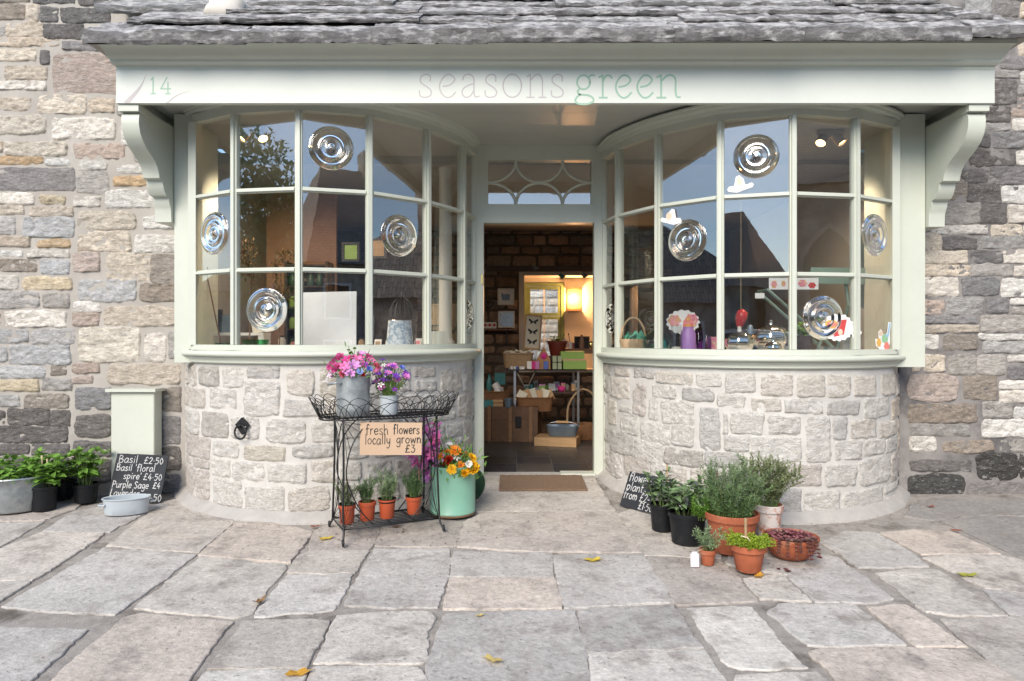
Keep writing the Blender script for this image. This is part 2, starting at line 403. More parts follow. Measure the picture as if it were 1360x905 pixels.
# ------------------------------------------------------------------ the setting: ground and pavement
g = MB()
prof = [(-400, -0.72), (-60, -0.72), (-9, -0.72), (-3.4, gz(-3.4)-0.001), (5.36, gz(5.36)-0.001), (5.40, -0.16), (80, -0.16)]
g.grid([[(x, y, z) for x in (-300, -40, -6, 6, 40, 300)] for y, z in prof])
ground = struct(g.build('pavement', M['joint']))
# painted gully edge of the road behind the viewer
r = MB()
r.grid([[(x, y, -0.712) for x in (-120, -10, 10, 120)] for y in (-9.05, -14.5)][::-1])
struct(r.build('road', M['asphalt']))

FLAG = {'a': (0.43, 0.40, 0.365), 'b': (0.425, 0.41, 0.39), 'c': (0.465, 0.44, 0.405), 'p': (0.46, 0.41, 0.365), 'd': (0.385, 0.37, 0.355), 'w': (0.52, 0.50, 0.465), 'n': (0.385, 0.35, 0.32), 'k': (0.26, 0.25, 0.24)}
flags_px = [   # zoom origin, tone, corner points
 (0,'a',[(485,290),(740,95),(860,72),(1050,185),(895,322)]),
 (0,'p',[(905,335),(1068,188),(1200,185),(1408,232),(1305,370),(1265,368)]),
 (0,'b',[(20,565),(480,300),(880,335),(525,600),(240,588)]),
 (0,'c',[(615,572),(905,345),(1275,378),(1290,400),(1195,500),(1140,590),(1050,615),(880,600)]),
 (0,'a',[(-330,440),(190,235),(470,240),(150,450),(-120,446)]),
 (0,'c',[(-420,480),(130,457),(-140,625),(-640,640)]),
 (0,'c',[(-520,215),(195,185),(-30,310),(-430,405)]),
 (0,'d',[(205,222),(345,135),(480,112),(650,118),(735,100),(490,232),(340,232)]),
 (0,'n',[(-500,195),(60,105),(370,100),(330,128),(195,176)]),
 (0,'b',[(-480,655),(385,677),(130,905),(-110,1110),(-900,1060)]),
 (0,'p',[(470,700),(560,625),(640,607),(1035,642),(840,905),(740,1030),(120,1050),(310,835)]),
 (1,'a',[(22,637),(398,632),(290,842),(-140,846)]),
 (1,'c',[(440,610),(840,590),(872,622),(830,690),(835,800),(800,825),(345,818)]),
 (1,'b',[(62,612),(212,427),(498,421),(422,582),(250,595)]),
 (1,'a',[(220,412),(265,338),(320,320),(568,320),(510,414),(370,421)]),
 (1,'b',[(470,560),(602,311),(938,308),(943,370),(890,565),(680,568)]),
 (1,'n',[(310,302),(330,228),(420,190),(622,215),(600,280),(578,311),(320,315)]),
 (1,'n',[(612,290),(642,210),(850,170),(998,185),(983,250),(968,291),(850,294)]),
 (1,'b',[(966,322),(1397,331),(1404,437),(955,433)]),
 (1,'p',[(952,442),(1412,441),(1442,575),(922,579)]),
 (1,'d',[(925,602),(1500,588),(1540,760),(1562,910),(1590,1040),(790,1040),(865,800)]),
 (1,'c',[(330,850),(790,850),(830,905),(850,1040),(250,1040)]),
 (1,'w',[(-140,868),(292,864),(190,1040),(-290,1040)]),
 (1,'n',[(987,296),(1006,190),(1100,142),(1685,141),(1806,325),(1300,318)]),
 (2,'a',[(-85,135),(-60,15),(0,-20),(500,-20),(592,134)]),
 (2,'b',[(327,342),(718,331),(858,545),(375,575)]),
 (2,'d',[(440,588),(862,567),(985,750),(610,770),(480,775)]),
 (2,'w',[(495,792),(560,773),(1000,771),(1085,900),(1180,1040),(520,1040)]),
 (2,'n',[(745,345),(1075,358),(1238,540),(880,558)]),
 (2,'a',[(617,150),(700,118),(1060,180),(1078,348),(742,336)]),
 (2,'w',[(930,577),(1213,571),(1240,600),(1360,750),(1460,840),(1170,845),(1100,820),(1010,690)]),
 (3,'c',[(75,880),(420,866),(470,905),(540,1040),(50,1040)]),
 (3,'c',[(98,446),(268,432),(388,541),(180,531)]),
 (3,'d',[(300,432),(440,337),(520,352),(758,530),(690,545),(420,546)]),
 (3,'b',[(215,602),(260,561),(580,561),(820,741),(500,745),(390,740),(320,680)]),
 (3,'p',[(655,572),(830,566),(900,611),(1093,745),(870,740),(760,650)]),
 (3,'p',[(395,782),(440,766),(830,766),(1090,767),(1200,831),(1330,906),(1540,1040),(590,1040),(480,860)]),
 (3,'b',[(455,282),(560,232),(690,236),(830,312),(922,385),(612,390)]),
 (3,'p',[(722,236),(880,221),(1040,231),(1238,326),(900,330)]),
 (3,'c',[(702,421),(850,402),(980,406),(1080,481),(1286,610),(1040,605),(920,590)]),
 (3,'a',[(907,346),(1020,336),(1290,337),(1390,375),(1560,500),(1560,530),(1180,481),(1060,420)]),
 (3,'a',[(987,631),(1330,617),(1560,660),(1800,930),(1560,1040),(1440,975),(1180,791)]),
 (3,'d',[(1182,491),(1360,512),(1570,545),(1570,650),(1300,600)]),
 (3,'k',[(992,181),(1200,160),(1400,170),(1620,200),(1620,385),(1340,342)]),
 (3,'k',[(830,160),(860,100),(950,80),(1400,86),(1700,100),(1700,165),(1180,154),(950,178)]),
 (3,'d',[(20,375),(110,395),(290,425),(430,338),(330,290),(60,300)]),
]
def flagstone(pts, col, seed, parent):
    rnd = random.Random(seed)
    # world outline, fine edge with a little wear
    n = len(pts); out = []
    for i in range(n):
        a, b = pts[i], pts[(i+1) % n]
        k = max(2, int((b-a).length / 0.02))
        for j in range(k):
            out.append(a.lerp(b, j/k))
    c = sum(out, Vector())/len(out)
    out = [p + (p-c).normalized()*0.013 for p in out]
    # rounded corners, small wear
    m = len(out)
    sm = [(out[i-1] + out[i]*10 + out[(i+1) % m])/12 for i in range(m)]
    sm = [p + Vector((noise.noise((p.x*9, p.y*9, seed)), noise.noise((p.x*9+40, p.y*9, seed)), 0))*0.014 + Vector((noise.noise((p.x*40, p.y*40, seed)), noise.noise((p.x*40+40, p.y*40, seed)), 0))*0.010 for p in sm]
    h = 0.008 + rnd.uniform(-0.002, 0.003)
    tx, ty = rnd.uniform(-0.004, 0.004), rnd.uniform(-0.004, 0.004)
    def lay(p, ins, z):
        q = p + (c - p).normalized()*ins if ins else p
        return (q.x, q.y, gz(q.y) + z + (tx*(q.x-c.x) + ty*(q.y-c.y))*(1 if z > 0 else 0))
    mb = MB()
    rings = [[lay(p, 0, -0.03) for p in sm], [lay(p, 0, h-0.004) for p in sm], [lay(p, 0.004, h-0.0005) for p in sm], [lay(p, 0.012, h) for p in sm]]
    for t in (0.82, 0.6, 0.36, 0.14, 0.0):
        rings.append([(q.x, q.y, gz(q.y) + h + 0.0035*noise.noise((q.x*5, q.y*5, seed)) + tx*(q.x-c.x) + ty*(q.y-c.y)) for q in [c + (p-c)*t for p in sm]])
    mb.grid(rings, wrap=True)
    kk = rnd.uniform(1.02, 1.19); col = (col[0]*kk*1.015, col[1]*kk, col[2]*kk*0.975)
    return mb.build('flagstone', M['flag'], parent, smooth=35, color=col)
for i, (z, t, pts) in enumerate(flags_px):
    w = [G(z*320 + x/3.4, 640 + y/3.4) for x, y in pts]
    flagstone(w, FLAG[t], i+1, ground)
# more flags outside the picture: both sides and behind the viewer
rnd = random.Random(5)
yy = 2.05
row = 0
while yy > -3.2:
    dep = rnd.uniform(0.42, 0.6); x = -3.4 + rnd.uniform(-0.4, 0)
    while x < 3.2:
        w = rnd.uniform(0.45, 0.85)
        flagstone([Vector((x+0.02, yy-dep+0.02, 0)), Vector((x+w-0.02, yy-dep+0.02, 0)), Vector((x+w-0.02, yy-0.02, 0)), Vector((x+0.02, yy-0.02, 0))], FLAG[rnd.choice('aabcpdn')], rnd.random()*90, ground)
        x += w
    yy -= dep; row += 1

# ------------------------------------------------------------------ the shop building
shop = thing('stone_shop', 'old stone shop with two curved bay windows and a sage green sign board', 'shop')

SC = {'w': (0.66, 0.63, 0.58), 'c': (0.64, 0.57, 0.475), 't': (0.55, 0.475, 0.39), 'b': (0.47, 0.46, 0.45), 'g': (0.38, 0.365, 0.345), 'o': (0.50, 0.37, 0.235),
      'd': (0.17, 0.16, 0.155), 'p': (0.46, 0.385, 0.34), 'n': (0.30, 0.26, 0.22), 'k': (0.075, 0.072, 0.068), 'y': (0.55, 0.475, 0.35), 'e': (0.25, 0.24, 0.238)}
def rock(u0, v0, u1, v1, surf, seed, proud=0.014, rough=0.010, step=0.013, flat=0.0):
    """a rough faced stone: (u, v) rectangle on a surface, surf(u, v, h) -> point"""
    w, h = u1-u0, v1-v0
    nx = max(4, min(60, int(w/step))); ny = max(4, min(40, int(h/step)))
    def axis(n, L):
        e = min(0.25, 0.007/L)
        return [-1.0] + [(-1+2*e) + (2-4*e)*i/(n-1) for i in range(n)] + [1.0]
    A, B = axis(nx, w), axis(ny, h)
    sd = seed*7.31
    pn = random.Random(seed).choice((5, 8, 10, 14))
    rows = []
    for b in B:
        row = []
        for a in A:
            q = max(abs(a), abs(b))
            s = q/((abs(a)**pn + abs(b)**pn)**(1/pn)) if q > 0 else 1
            aa, bb = a*s, b*s
            u = (u0+u1)/2 + aa*w/2; v = (v0+v1)/2 + bb*h/2
            edge = q**6
            u += edge*noise.noise((u*11+sd, v*11, 3.1))*0.014 + edge*noise.noise((u*38+sd, v*38, 3.1))*0.007
            v += edge*noise.noise((u*9, v*11+sd, 8.7))*0.016 + edge*noise.noise((u*38, v*38+sd, 8.7))*0.007
            db = min((1-abs(a))*w/2, (1-abs(b))*h/2)
            f = min(1.0, db/0.006)
            hh = -0.006 + (proud+0.006)*(f**0.5)
            nz = noise.noise((u*6+sd, v*10, sd))*0.8 + noise.noise((u*15+sd, v*38, sd))*0.8 - abs(noise.noise((u*14+sd, v*30, sd+5)))*1.1 + noise.noise((u*42, v*75, sd))*0.6 + noise.noise((u*90, v*120, sd))*0.4
            hh += nz*rough*min(1.0, f)*(1-flat)
            row.append(surf(u, v, hh))
        rows.append(row)
    mb = MB(); mb.grid(rows)
    return mb

# rubble walls either side, plus the strip over the roof
wall = MB()
def wallgrid(x0, x1, z0, z1, y=4.9, st=0.05):
    nx, nz = max(1, int((x1-x0)/st)), max(1, int((z1-z0)/st))
    wall.grid([[(x0+(x1-x0)*i/nx, y - 0.006*noise.noise(((x0+(x1-x0)*i/nx)*6, (z0+(z1-z0)*j/nz)*6, 1)), z0+(z1-z0)*j/nz) for i in range(nx+1)] for j in range(nz+1)])
wallgrid(-4.6, -2.45, -0.4, 3.9)
wall.box(-4.6, 4.92, -0.4, -2.62, 5.4, 3.9)
wall.box(-2.62, 4.92, 2.60, 2.62, 5.4, 3.9)
wl = wall.build('wall', M['mortar_l'], shop)
wall = MB()
wallgrid(2.53, 4.6, -0.4, 3.9)
wall.box(2.62, 4.92, -0.4, 4.6, 5.4, 3.9)
wr = wall.build('wall', M['mortar_r'], shop)

LEFT = """-8 6 33 27 n;35 5 52 30 t;54 10 78 30 d;81 11 146 31 d;-10 32 6 47 g;8 31 60 49 t;58 33 112 52 d;-10 -12 40 3 n;44 -10 100 5 d;104 -12 160 8 d
-10 50 78 62 t;83 56 130 67 e;-10 66 48 81 c;54 68 66 86 d;70 71 162 124 p;7 88 62 106 t;-12 108 62 120 w;-12 130 41 147 t;51 126 115 152 c;119 131 152 150 t;155 136 172 153 g
-12 154 60 178 c;70 157 153 185 w;162 166 180 193 w;-12 188 3 203 t;8 188 88 207 c;100 191 166 211 p;178 196 200 216 g;-12 208 57 218 o;61 210 92 220 w;105 214 143 226 w;155 219 202 230 w
-12 223 100 254 e;101 226 144 257 g;152 234 196 247 o;-12 257 46 272 w;52 260 87 271 y;98 262 133 275 w;141 252 208 276 w;-12 273 32 284 t;40 275 98 288 t;104 281 181 305 c;190 287 234 304 w
-12 288 20 312 b;30 289 99 316 b;104 307 174 334 c;179 312 236 336 w;-12 314 40 328 t;50 319 93 329 o;104 325 119 333 t;-12 333 31 341 w;36 333 93 342 w;97 336 133 361 p;141 336 206 374 c;200 338 236 378 n
-12 344 49 361 n;54 345 92 365 b;-12 365 25 384 w;31 368 95 385 y;105 372 181 400 b;186 377 236 400 n;-12 388 53 409 b;58 389 92 408 g;98 401 133 414 w;97 415 131 432 p;138 407 236 433 t
-20 413 1 432 c;7 413 88 434 w;-12 438 38 455 b;42 437 101 458 b;105 435 186 481 c;192 443 221 481 w;224 440 242 476 g;-12 460 10 481 b;13 459 93 484 b;-12 487 60 502 b;68 487 88 499 n;97 483 132 496 p
144 484 240 510 t;-12 505 52 519 y;56 503 95 518 g;96 501 123 510 p;-12 524 26 539 g;33 524 92 542 n;100 515 148 544 e;-12 546 6 563 d;11 543 66 565 d;67 545 93 565 d;100 551 148 581 d
-12 566 90 588 d;-12 590 40 604 d;42 591 92 605 d;98 586 148 606 d;-12 608 44 632 d;48 608 92 634 d;96 610 150 640 d;-12 636 60 668 d;64 638 130 670 d;216 514 240 546 n;216 553 240 590 e;214 594 240 625 d;212 629 240 655 e;150 612 212 650 d"""
RIGHT = """1284 -22 1328 -2 e;1332 -20 1390 0 g;1282 2 1316 18 g;1320 3 1352 22 e;1356 4 1390 24 t;1300 21 1330 36 g;1334 26 1362 42 e;1364 27 1392 52 n;1352 58 1384 74 t;1328 76 1384 92 e;1318 94 1354 104 g;1356 96 1384 110 w;1316 107 1350 138 d;1352 114 1384 126 g;1352 130 1384 144 p;1302 142 1342 162 d;1344 146 1384 155 p;1345 158 1384 174 w
1304 164 1341 174 g;1296 177 1315 196 d;1318 176 1384 197 e;1288 199 1347 221 d;1350 200 1384 221 w;1276 224 1312 243 d;1315 222 1384 245 e;1260 228 1284 264 n;1284 246 1328 270 d;1331 247 1384 269 w
1244 270 1301 297 g;1303 273 1336 298 d;1338 272 1384 296 w;1236 299 1312 311 w;1316 299 1358 313 c;1360 298 1384 315 w;1222 311 1250 332 c;1251 315 1297 331 d;1303 314 1359 331 g;1361 318 1384 332 w;1222 334 1284 350 c
1289 333 1331 349 d;1333 333 1384 350 w;1222 352 1287 366 c;1289 351 1344 367 g;1346 353 1384 367 w;1220 369 1273 392 w;1277 369 1327 393 e;1330 370 1384 395 w;1220 399 1253 417 p;1257 395 1305 418 g
1309 397 1339 416 e;1342 396 1384 405 w;1345 408 1384 417 g;1220 421 1298 430 e;1219 432 1300 442 t;1303 419 1384 441 g;1220 446 1246 464 w;1252 445 1297 465 n;1300 444 1384 452 w;1305 454 1384 469 g
1212 472 1254 493 c;1259 470 1296 498 g;1298 472 1335 498 g;1338 472 1384 481 w;1338 485 1384 505 e;1206 497 1272 532 p;1280 500 1323 530 n;1329 506 1384 517 w;1328 519 1384 535 w;1207 537 1297 562 n
1305 533 1345 554 g;1347 540 1384 556 w;1208 564 1288 578 g;1303 557 1384 581 w;1208 580 1243 599 w;1252 586 1319 601 n;1328 584 1384 600 g;1208 611 1290 626 d;1297 602 1352 637 k;1354 603 1384 635 k
1206 630 1280 663 k;1283 640 1384 668 e"""
def wallsurf(u, v, h): return (u, 4.9 - h, v)
def parse(s):
    for t in s.replace('\n', ';').split(';'):
        q = t.split()
        if len(q) == 5: yield float(q[0]), float(q[1]), float(q[2]), float(q[3]), q[4]
k = 0
for data, par in ((LEFT, wl), (RIGHT, wr)):
    for x0, y0, x1, y1, c in parse(data):
        k += 1
        a, b = P(x0, y1, 4.9), P(x1, y0, 4.9)
        rr = random.Random(k)
        fl = 0.75 if (c in 'p' and x1-x0 > 70) or (c == 'e' and x1-x0 > 90) or (x0 == 101) else 0.0
        mb = rock(a.x-0.007, a.z-0.007, b.x+0.007, b.z+0.007, wallsurf, k, proud=0.011 if not fl else 0.004, rough=rr.uniform(0.009, 0.015), flat=fl)
        kk = rr.uniform(0.88, 1.12); wm = rr.uniform(-0.03, 0.03); col = tuple(v*kk*t for v, t in zip(SC[c], (1+wm, 1, 1-wm)))
        mb.build('stone', M['stone'], par, smooth=180, color=col)
# coursed stones where the wall goes on past the picture
rnd = random.Random(77)
for par, xa, xb, tones in ((wl, -4.55, -3.90, 'wctbg'), (wr, 3.62, 4.55, 'wgebd')):
    z = -0.15
    while z < 3.7:
        hh = rnd.uniform(0.08, 0.16); x = xa
        while x < xb-0.1:
            w = min(rnd.uniform(0.2, 0.42), xb-x)
            k += 1
            rock(x, z, x+w-0.02, z+hh, wallsurf, k, step=0.03).build('stone', M['stone'], par, smooth=180, color=SC[rnd.choice(tones)])
            x += w
        z += hh+0.02

# ---- bay geometry (plan): glazing corners and the smooth base curve, for the right side; left is mirrored
GL = [(2.306, 4.575), (1.96, 4.375), (1.535, 4.305), (1.123, 4.42), (0.789, 4.715), (0.577, 5.09), (0.508, 5.40)]
CU = [(2.60, 5.02), (2.475, 4.83), (2.30, 4.60), (1.96, 4.385), (1.535, 4.295), (1.123, 4.405), (0.789, 4.70), (0.575, 5.07), (0.515, 5.42)]
def curve_samples(sg, n=16):
    pts = smoothpath([(x*sg, y, 0) for x, y in CU], n)
    s = [0.0]
    for a, b in zip(pts, pts[1:]): s.append(s[-1] + (b-a).length)
    return pts, s
CURVE = {sg: curve_samples(sg) for sg in (-1, 1)}
def cpt(sg, s, off=0.0):
    "point of the base curve at arc length s, moved outwards by off"
    pts, S = CURVE[sg]
    s = max(0.0, min(S[-1], s))
    lo, hi = 0, len(S)-1
    while hi-lo > 1:
        m = (lo+hi)//2
        if S[m] <= s: lo = m
        else: hi = m
    t = (s-S[lo])/max(1e-9, S[hi]-S[lo])
    p = pts[lo].lerp(pts[hi], t)
    ta = (pts[min(hi+1, len(pts)-1)] - pts[max(lo-1, 0)]).normalized()
    nn = Vector((ta.y, -ta.x, 0)) if sg < 0 else Vector((-ta.y, ta.x, 0))
    # outwards = towards the street
    if nn.y > 0 and abs(nn.y) > 0.2: nn = -nn
    if abs(nn.y) <= 0.2 and nn.x*sg > 0 and p.y > 5.0 and abs(p.x) < 1: nn = -nn
    return p + nn*off
def s_of_px(sg, x):
    pts, S = CURVE[sg]
    best = None
    for i in range(len(pts)-1):
        pa = 680 + F*(pts[i].x-CX)/pts[i].y; pb = 680 + F*(pts[i+1].x-CX)/pts[i+1].y
        if (pa-x)*(pb-x) <= 0 and pa != pb:
            s = S[i] + (S[i+1]-S[i])*(x-pa)/(pb-pa)
            y = pts[i].y
            if best is None or y < best[1]: best = (s, y)
    return best[0] if best else (S[-1] if (x < 680) == (sg < 0) and abs(x-715) < 90 else 0.0)

DZ = {-1: 0.014, 1: -0.016}      # the two bays do not sit quite level with each other
LBASE = """247 485 262 511 t;265 488 291 512 n;296 487 323 515 w;329 486 371 502 g;381 492 418 525 c;424 490 452 527 y;458 488 492 516 w;498 490 526 514 c;531 490 545 520 w;549 488 578 501 c;550 505 579 519 w;585 490 612 520 c;615 488 622 520 w;625 488 634 503 t
247 514 273 540 t;279 516 314 542 w;325 506 371 552 w;378 531 428 553 w;434 531 472 553 c;478 520 524 545 w;530 525 575 548 w;580 525 603 543 w;608 523 625 552 c;627 508 635 530 t
248 544 266 575 w;269 548 304 581 n;308 554 344 583 w;354 557 406 589 w;414 558 448 587 w;454 558 486 582 w;492 552 530 580 c;536 553 570 577 w;575 548 604 559 w;592 562 613 581 w;614 556 624 576 w;626 534 634 556 c
249 578 279 606 p;250 608 278 619 p;283 586 318 607 w;325 592 378 612 y;388 592 442 608 g;448 590 490 610 w;496 586 534 607 w;540 582 572 604 c;577 564 590 600 w;594 584 612 600 w;615 580 625 598 c;627 560 634 580 w
249 621 279 660 p;282 610 306 633 w;309 613 351 638 w;357 617 406 641 w;414 612 446 640 c;452 614 480 638 w;486 612 520 636 w;526 611 560 633 c;565 608 590 630 w;594 604 612 622 w;616 602 626 620 c;628 584 634 604 c
285 637 322 672 w;326 647 377 679 w;384 647 438 679 c;446 645 482 676 w;488 642 530 672 c;536 639 572 664 w;577 634 602 654 w;606 626 622 642 w;625 610 633 634 t;249 664 262 668 w"""
RBASE = """793 486 798 516 c;800 484 812 497 t;800 501 809 520 n;816 487 836 500 t;842 490 869 503 g;871 494 919 511 c;925 496 957 514 w;964 496 1003 521 w;1011 498 1053 525 t;1058 499 1095 528 c;1099 498 1128 528 c;1135 500 1162 526 c;1170 497 1188 524 c;1190 497 1204 524 t
812 502 836 529 c;841 511 858 551 p;867 512 898 529 w;907 515 949 533 g;952 523 990 541 w;998 529 1037 547 c;1041 531 1093 549 w;1099 532 1141 551 g;1148 528 1180 555 w;1184 528 1206 553 o
791 522 805 536 g;808 532 819 564 c;823 540 838 548 w;862 528 874 557 w;879 532 922 563 w;930 541 956 597 b;961 550 967 577 w;971 548 1014 577 w;1020 553 1063 576 w;1071 553 1102 615 w;1106 555 1124 584 b;1130 558 1163 582 c;1168 559 1190 579 c;1192 556 1206 593 o
792 540 799 553 t;825 549 848 577 w;852 562 890 589 w;892 565 922 593 w;962 580 995 599 w;998 581 1064 613 w;1109 586 1144 611 w;1147 584 1174 604 w;1176 580 1190 599 w
792 558 799 572 g;800 569 809 587 n;811 574 842 602 g;843 587 880 613 w;883 597 934 619 n;937 601 982 620 g;986 617 1034 641 w;1039 618 1091 645 p;1096 617 1136 646 w;1140 607 1181 643 w;1183 598 1207 633 p
791 577 798 602 t;796 606 804 622 w;805 598 826 631 w;830 604 862 633 p;864 614 885 641 w;886 620 911 646 c;917 622 946 646 c;952 626 982 648 w;790 612 797 640 t;799 626 815 656 p;818 637 836 668 w;840 640 866 668 w;870 648 902 678 c;908 652 946 686 w;952 654 990 690 w;996 648 1032 692 w;1036 650 1064 698 g;1068 653 1115 698 w;1120 650 1172 694 w;1177 652 1208 683 p;1174 640 1192 650 w;1194 637 1208 648 w"""
for sg, data in ((-1, LBASE), (1, RBASE)):
    ln = CURVE[sg][1][-1]
    mb = MB(); n = 60
    rows = []
    for z in (-0.3, 0.0, 0.3, 0.6, 0.893 + DZ[sg]):
        rows.append([Vector((*cpt(sg, ln*i/n, 0.004*noise.noise((i*0.7, z*9, 5)))[:2], z)) for i in range(n+1)])
    rows.append([Vector((*cpt(sg, ln*i/n, -0.22)[:2], 0.893 + DZ[sg])) for i in range(n+1)])
    mb.grid(rows)
    base = mb.build('bay_base', M['mortar_b'], shop, smooth=40)
    def bsurf(u, v, h, sg=sg):
        p = cpt(sg, u, h); return (p.x, p.y, v)
    for x0, y0, x1, y1, c in parse(data):
        k += 1
        sa, sb = s_of_px(sg, x0), s_of_px(sg, x1)
        if abs(sb-sa) < 0.02: continue
        lo, hi = min(sa, sb), max(sa, sb)
        d = cpt(sg, (sa+sb)/2).y
        zt, zb = P(0, y0, d).z, P(0, y1, d).z
        zt = min(zt, 0.885 + DZ[sg])
        rr = random.Random(k*3)
        mb = rock(lo-0.006, zb-0.006, hi+0.006, min(zt+0.006, 0.889+DZ[sg]), bsurf, k, proud=0.009, rough=rr.uniform(0.007, 0.012))
        kk = rr.uniform(0.92, 1.08); col = tuple(v*kk for v in SC[c])
        col = tuple(v*0.50 + w*0.50 for v, w in zip(col, (0.80, 0.775, 0.73)))
        mb.build('stone', M['basestone'], base, smooth=180, color=col)
    # sloped cement haunch round the foot
    mb = MB(); rows = []
    for off, dz in ((0.0, 0.062), (0.020, 0.054), (0.046, 0.026), (0.072, 0.013), (0.082, -0.03)):
        rw = []
        for i in range(n+1):
            p = cpt(sg, ln*i/n, off + (0.012*noise.noise((i*0.45, off*9, 7)) if off > 0 else 0))
            rw.append(Vector((p.x, p.y, gz(p.y) + dz + 0.006*noise.noise((i*0.6, 3, dz)))))
        rows.append(rw)
    mb.grid(rows[::-1])
    mb.build('haunch', M['haunch'], base, smooth=180)

# ---- bay windows
BULL = {-1: [(2, 0, -0.02, 0.02), (3, 1, 0.0, 0.0), (1, 2, 0.0, 0.0), (0, 1, 0.0, 0.0), (5, 2, 0, 0)],      # pane column, row from the top
        1: [(2, 0, 0.0, 0.0), (3, 1, 0.01, 0.0), (0, 1, 0.0, 0.02), (1, 2, 0.01, -0.02), (5, 2, 0, 0)]}
for sg in (-1, 1):
    dz = DZ[sg]
    Z0, Z1 = 0.985 + dz, 2.483 + dz
    pts = [Vector((x*sg, y, 0)) for x, y in GL]
    ZR = [Z1, Z1-0.4995, Z1-0.999, Z0]
    mb = MB()
    def poly(mb, z0, z1, t0, t1, P_=None):
        P_ = P_ or pts
        # mitred strip between offsets t0 (in) and t1 (out) along the glazing line
        offs = []
        for i, p in enumerate(P_):
            a = (P_[i]-P_[i-1]).normalized() if i > 0 else None
            b = (P_[i+1]-P_[i]).normalized() if i < len(P_)-1 else None
            na = Vector((a.y, -a.x, 0)) if a else None; nb = Vector((b.y, -b.x, 0)) if b else None
            if na is None: m_ = nb
            elif nb is None: m_ = na
            else:
                m_ = (na+nb).normalized(); m_ = m_/max(0.3, m_.dot(na))
            if sg > 0: m_ = -m_
            offs.append(m_)
        rows = [[p+o*t0+Vector((0,0,z0)) for p, o in zip(P_, offs)], [p+o*t1+Vector((0,0,z0)) for p, o in zip(P_, offs)],
                [p+o*t1+Vector((0,0,z1)) for p, o in zip(P_, offs)], [p+o*t0+Vector((0,0,z1)) for p, o in zip(P_, offs)]]
        mb.grid(rows + [rows[0]])
    poly(mb, Z1-0.012, Z1+0.045, -0.03, 0.026)        # head rail
    poly(mb, Z0-0.004, Z0+0.030, -0.03, 0.030)        # bottom rail
    # end posts
    for (x, y), w in ((GL[0], 0.05), (GL[-1], 0.035)):
        mb.box(x*sg-w/2, y-0.045, Z0+0.028, x*sg+w/2, y+0.05, Z1-0.01)
    win = mb.build('bay_window', M['paint'], shop, smooth=30)
    for i in range(1, 6):
        p = pts[i]; a = (pts[i+1]-pts[i-1]).normalized(); an = math.atan2(a.y, a.x)
        m1 = MB(); R = Matrix.Rotation(an, 3, 'Z')
        m1.obox(p + Vector((0, 0, (Z0+Z1)/2+0.009)), (0.044, 0.028, Z1-Z0-0.045), R)
        nn = R @ Vector((0, -1 if sg > 0 else -1, 0))
        if nn.y > 0: nn = -nn
        m1.obox(p + nn*0.020 + Vector((0, 0, (Z0+Z1)/2+0.009)), (0.024, 0.020, Z1-Z0-0.046), R)
        m1.obox(p - nn*0.024 + Vector((0, 0, (Z0+Z1)/2+0.009)), (0.020, 0.024, Z1-Z0-0.046), R)
        m1.build('mullion', M['paint'], win)
    for z in ZR[1:3]:
        for i in range(6):
            a, b = pts[i], pts[i+1]; t = (b-a).normalized(); nn = Vector((t.y, -t.x, 0)); nn = -nn if nn.y > 0 else nn
            m1 = MB(); R = Matrix.Rotation(math.atan2(t.y, t.x), 3, 'Z'); L = (b-a).length - 0.042
            c = (a+b)/2 + Vector((0, 0, z))
            m1.obox(c, (L, 0.026, 0.030), R); m1.obox(c + nn*0.018, (L, 0.016, 0.017), R)
            m1.obox(c - nn*0.020, (L, 0.016, 0.016), R)
            m1.build('glazing_bar', M['paint'], win)
    for i in range(6):
        a, b = pts[i], pts[i+1]; t = (b-a).normalized(); nn = Vector((t.y, -t.x, 0)); nn = -nn if nn.y > 0 else nn
        ang = math.atan2(t.y, t.x)
        for j in range(3):
            rr = random.Random(i*10+j+sg*100)
            tl = rr.uniform(-0.008, 0.008); tv = rr.uniform(-0.008, 0.008)
            c = (a+b)/2 + Vector((0, 0, (ZR[j]+ZR[j+1])/2))
            L, H = (b-a).length-0.012, ZR[j]-ZR[j+1]-0.006
            if j == 2: H -= 0.01
            R = Matrix.Rotation(ang+tl, 3, 'Z') @ Matrix.Rotation(tv, 3, 'X')
            m1 = MB(); m1.obox((0,0,0), (L, 0.004, H), R)
            m1.build('pane', M['glass'], win, loc=c)
    for i, j, ou, ov in BULL[sg]:
        a, b = pts[i], pts[i+1]; t = (b-a).normalized(); nn = Vector((t.y, -t.x, 0)); nn = -nn if nn.y > 0 else nn
        c = (a+b)/2 + Vector((0, 0, (ZR[j]+ZR[j+1])/2 + ov)) + t*ou + nn*0.0035
        R0 = 0.138 if i < 5 else 0.11
        prof = [(0.0001, 0.020)]
        nn_ = 40
        for q in range(1, nn_+1):
            r_ = R0*q/nn_; u = q/nn_
            hz = 0.026*math.exp(-(u/0.17)**2) + 0.013*math.exp(-((u-0.48)/0.085)**2) + 0.013*math.exp(-((u-0.82)/0.095)**2) + 0.0015
            prof.append((r_, hz if q < nn_ else 0.0))
        prof.append((0.0001, 0.0))
        m1 = MB(); m1.lathe(prof, (0,0,0), 40, axis=nn, cap0=False, cap1=False)
        m1.build('bullseye', M['clear'], win, smooth=180, loc=c)
    # sill and head moulding sweep along the smooth curve
    ln = CURVE[sg][1][-1]; n = 64
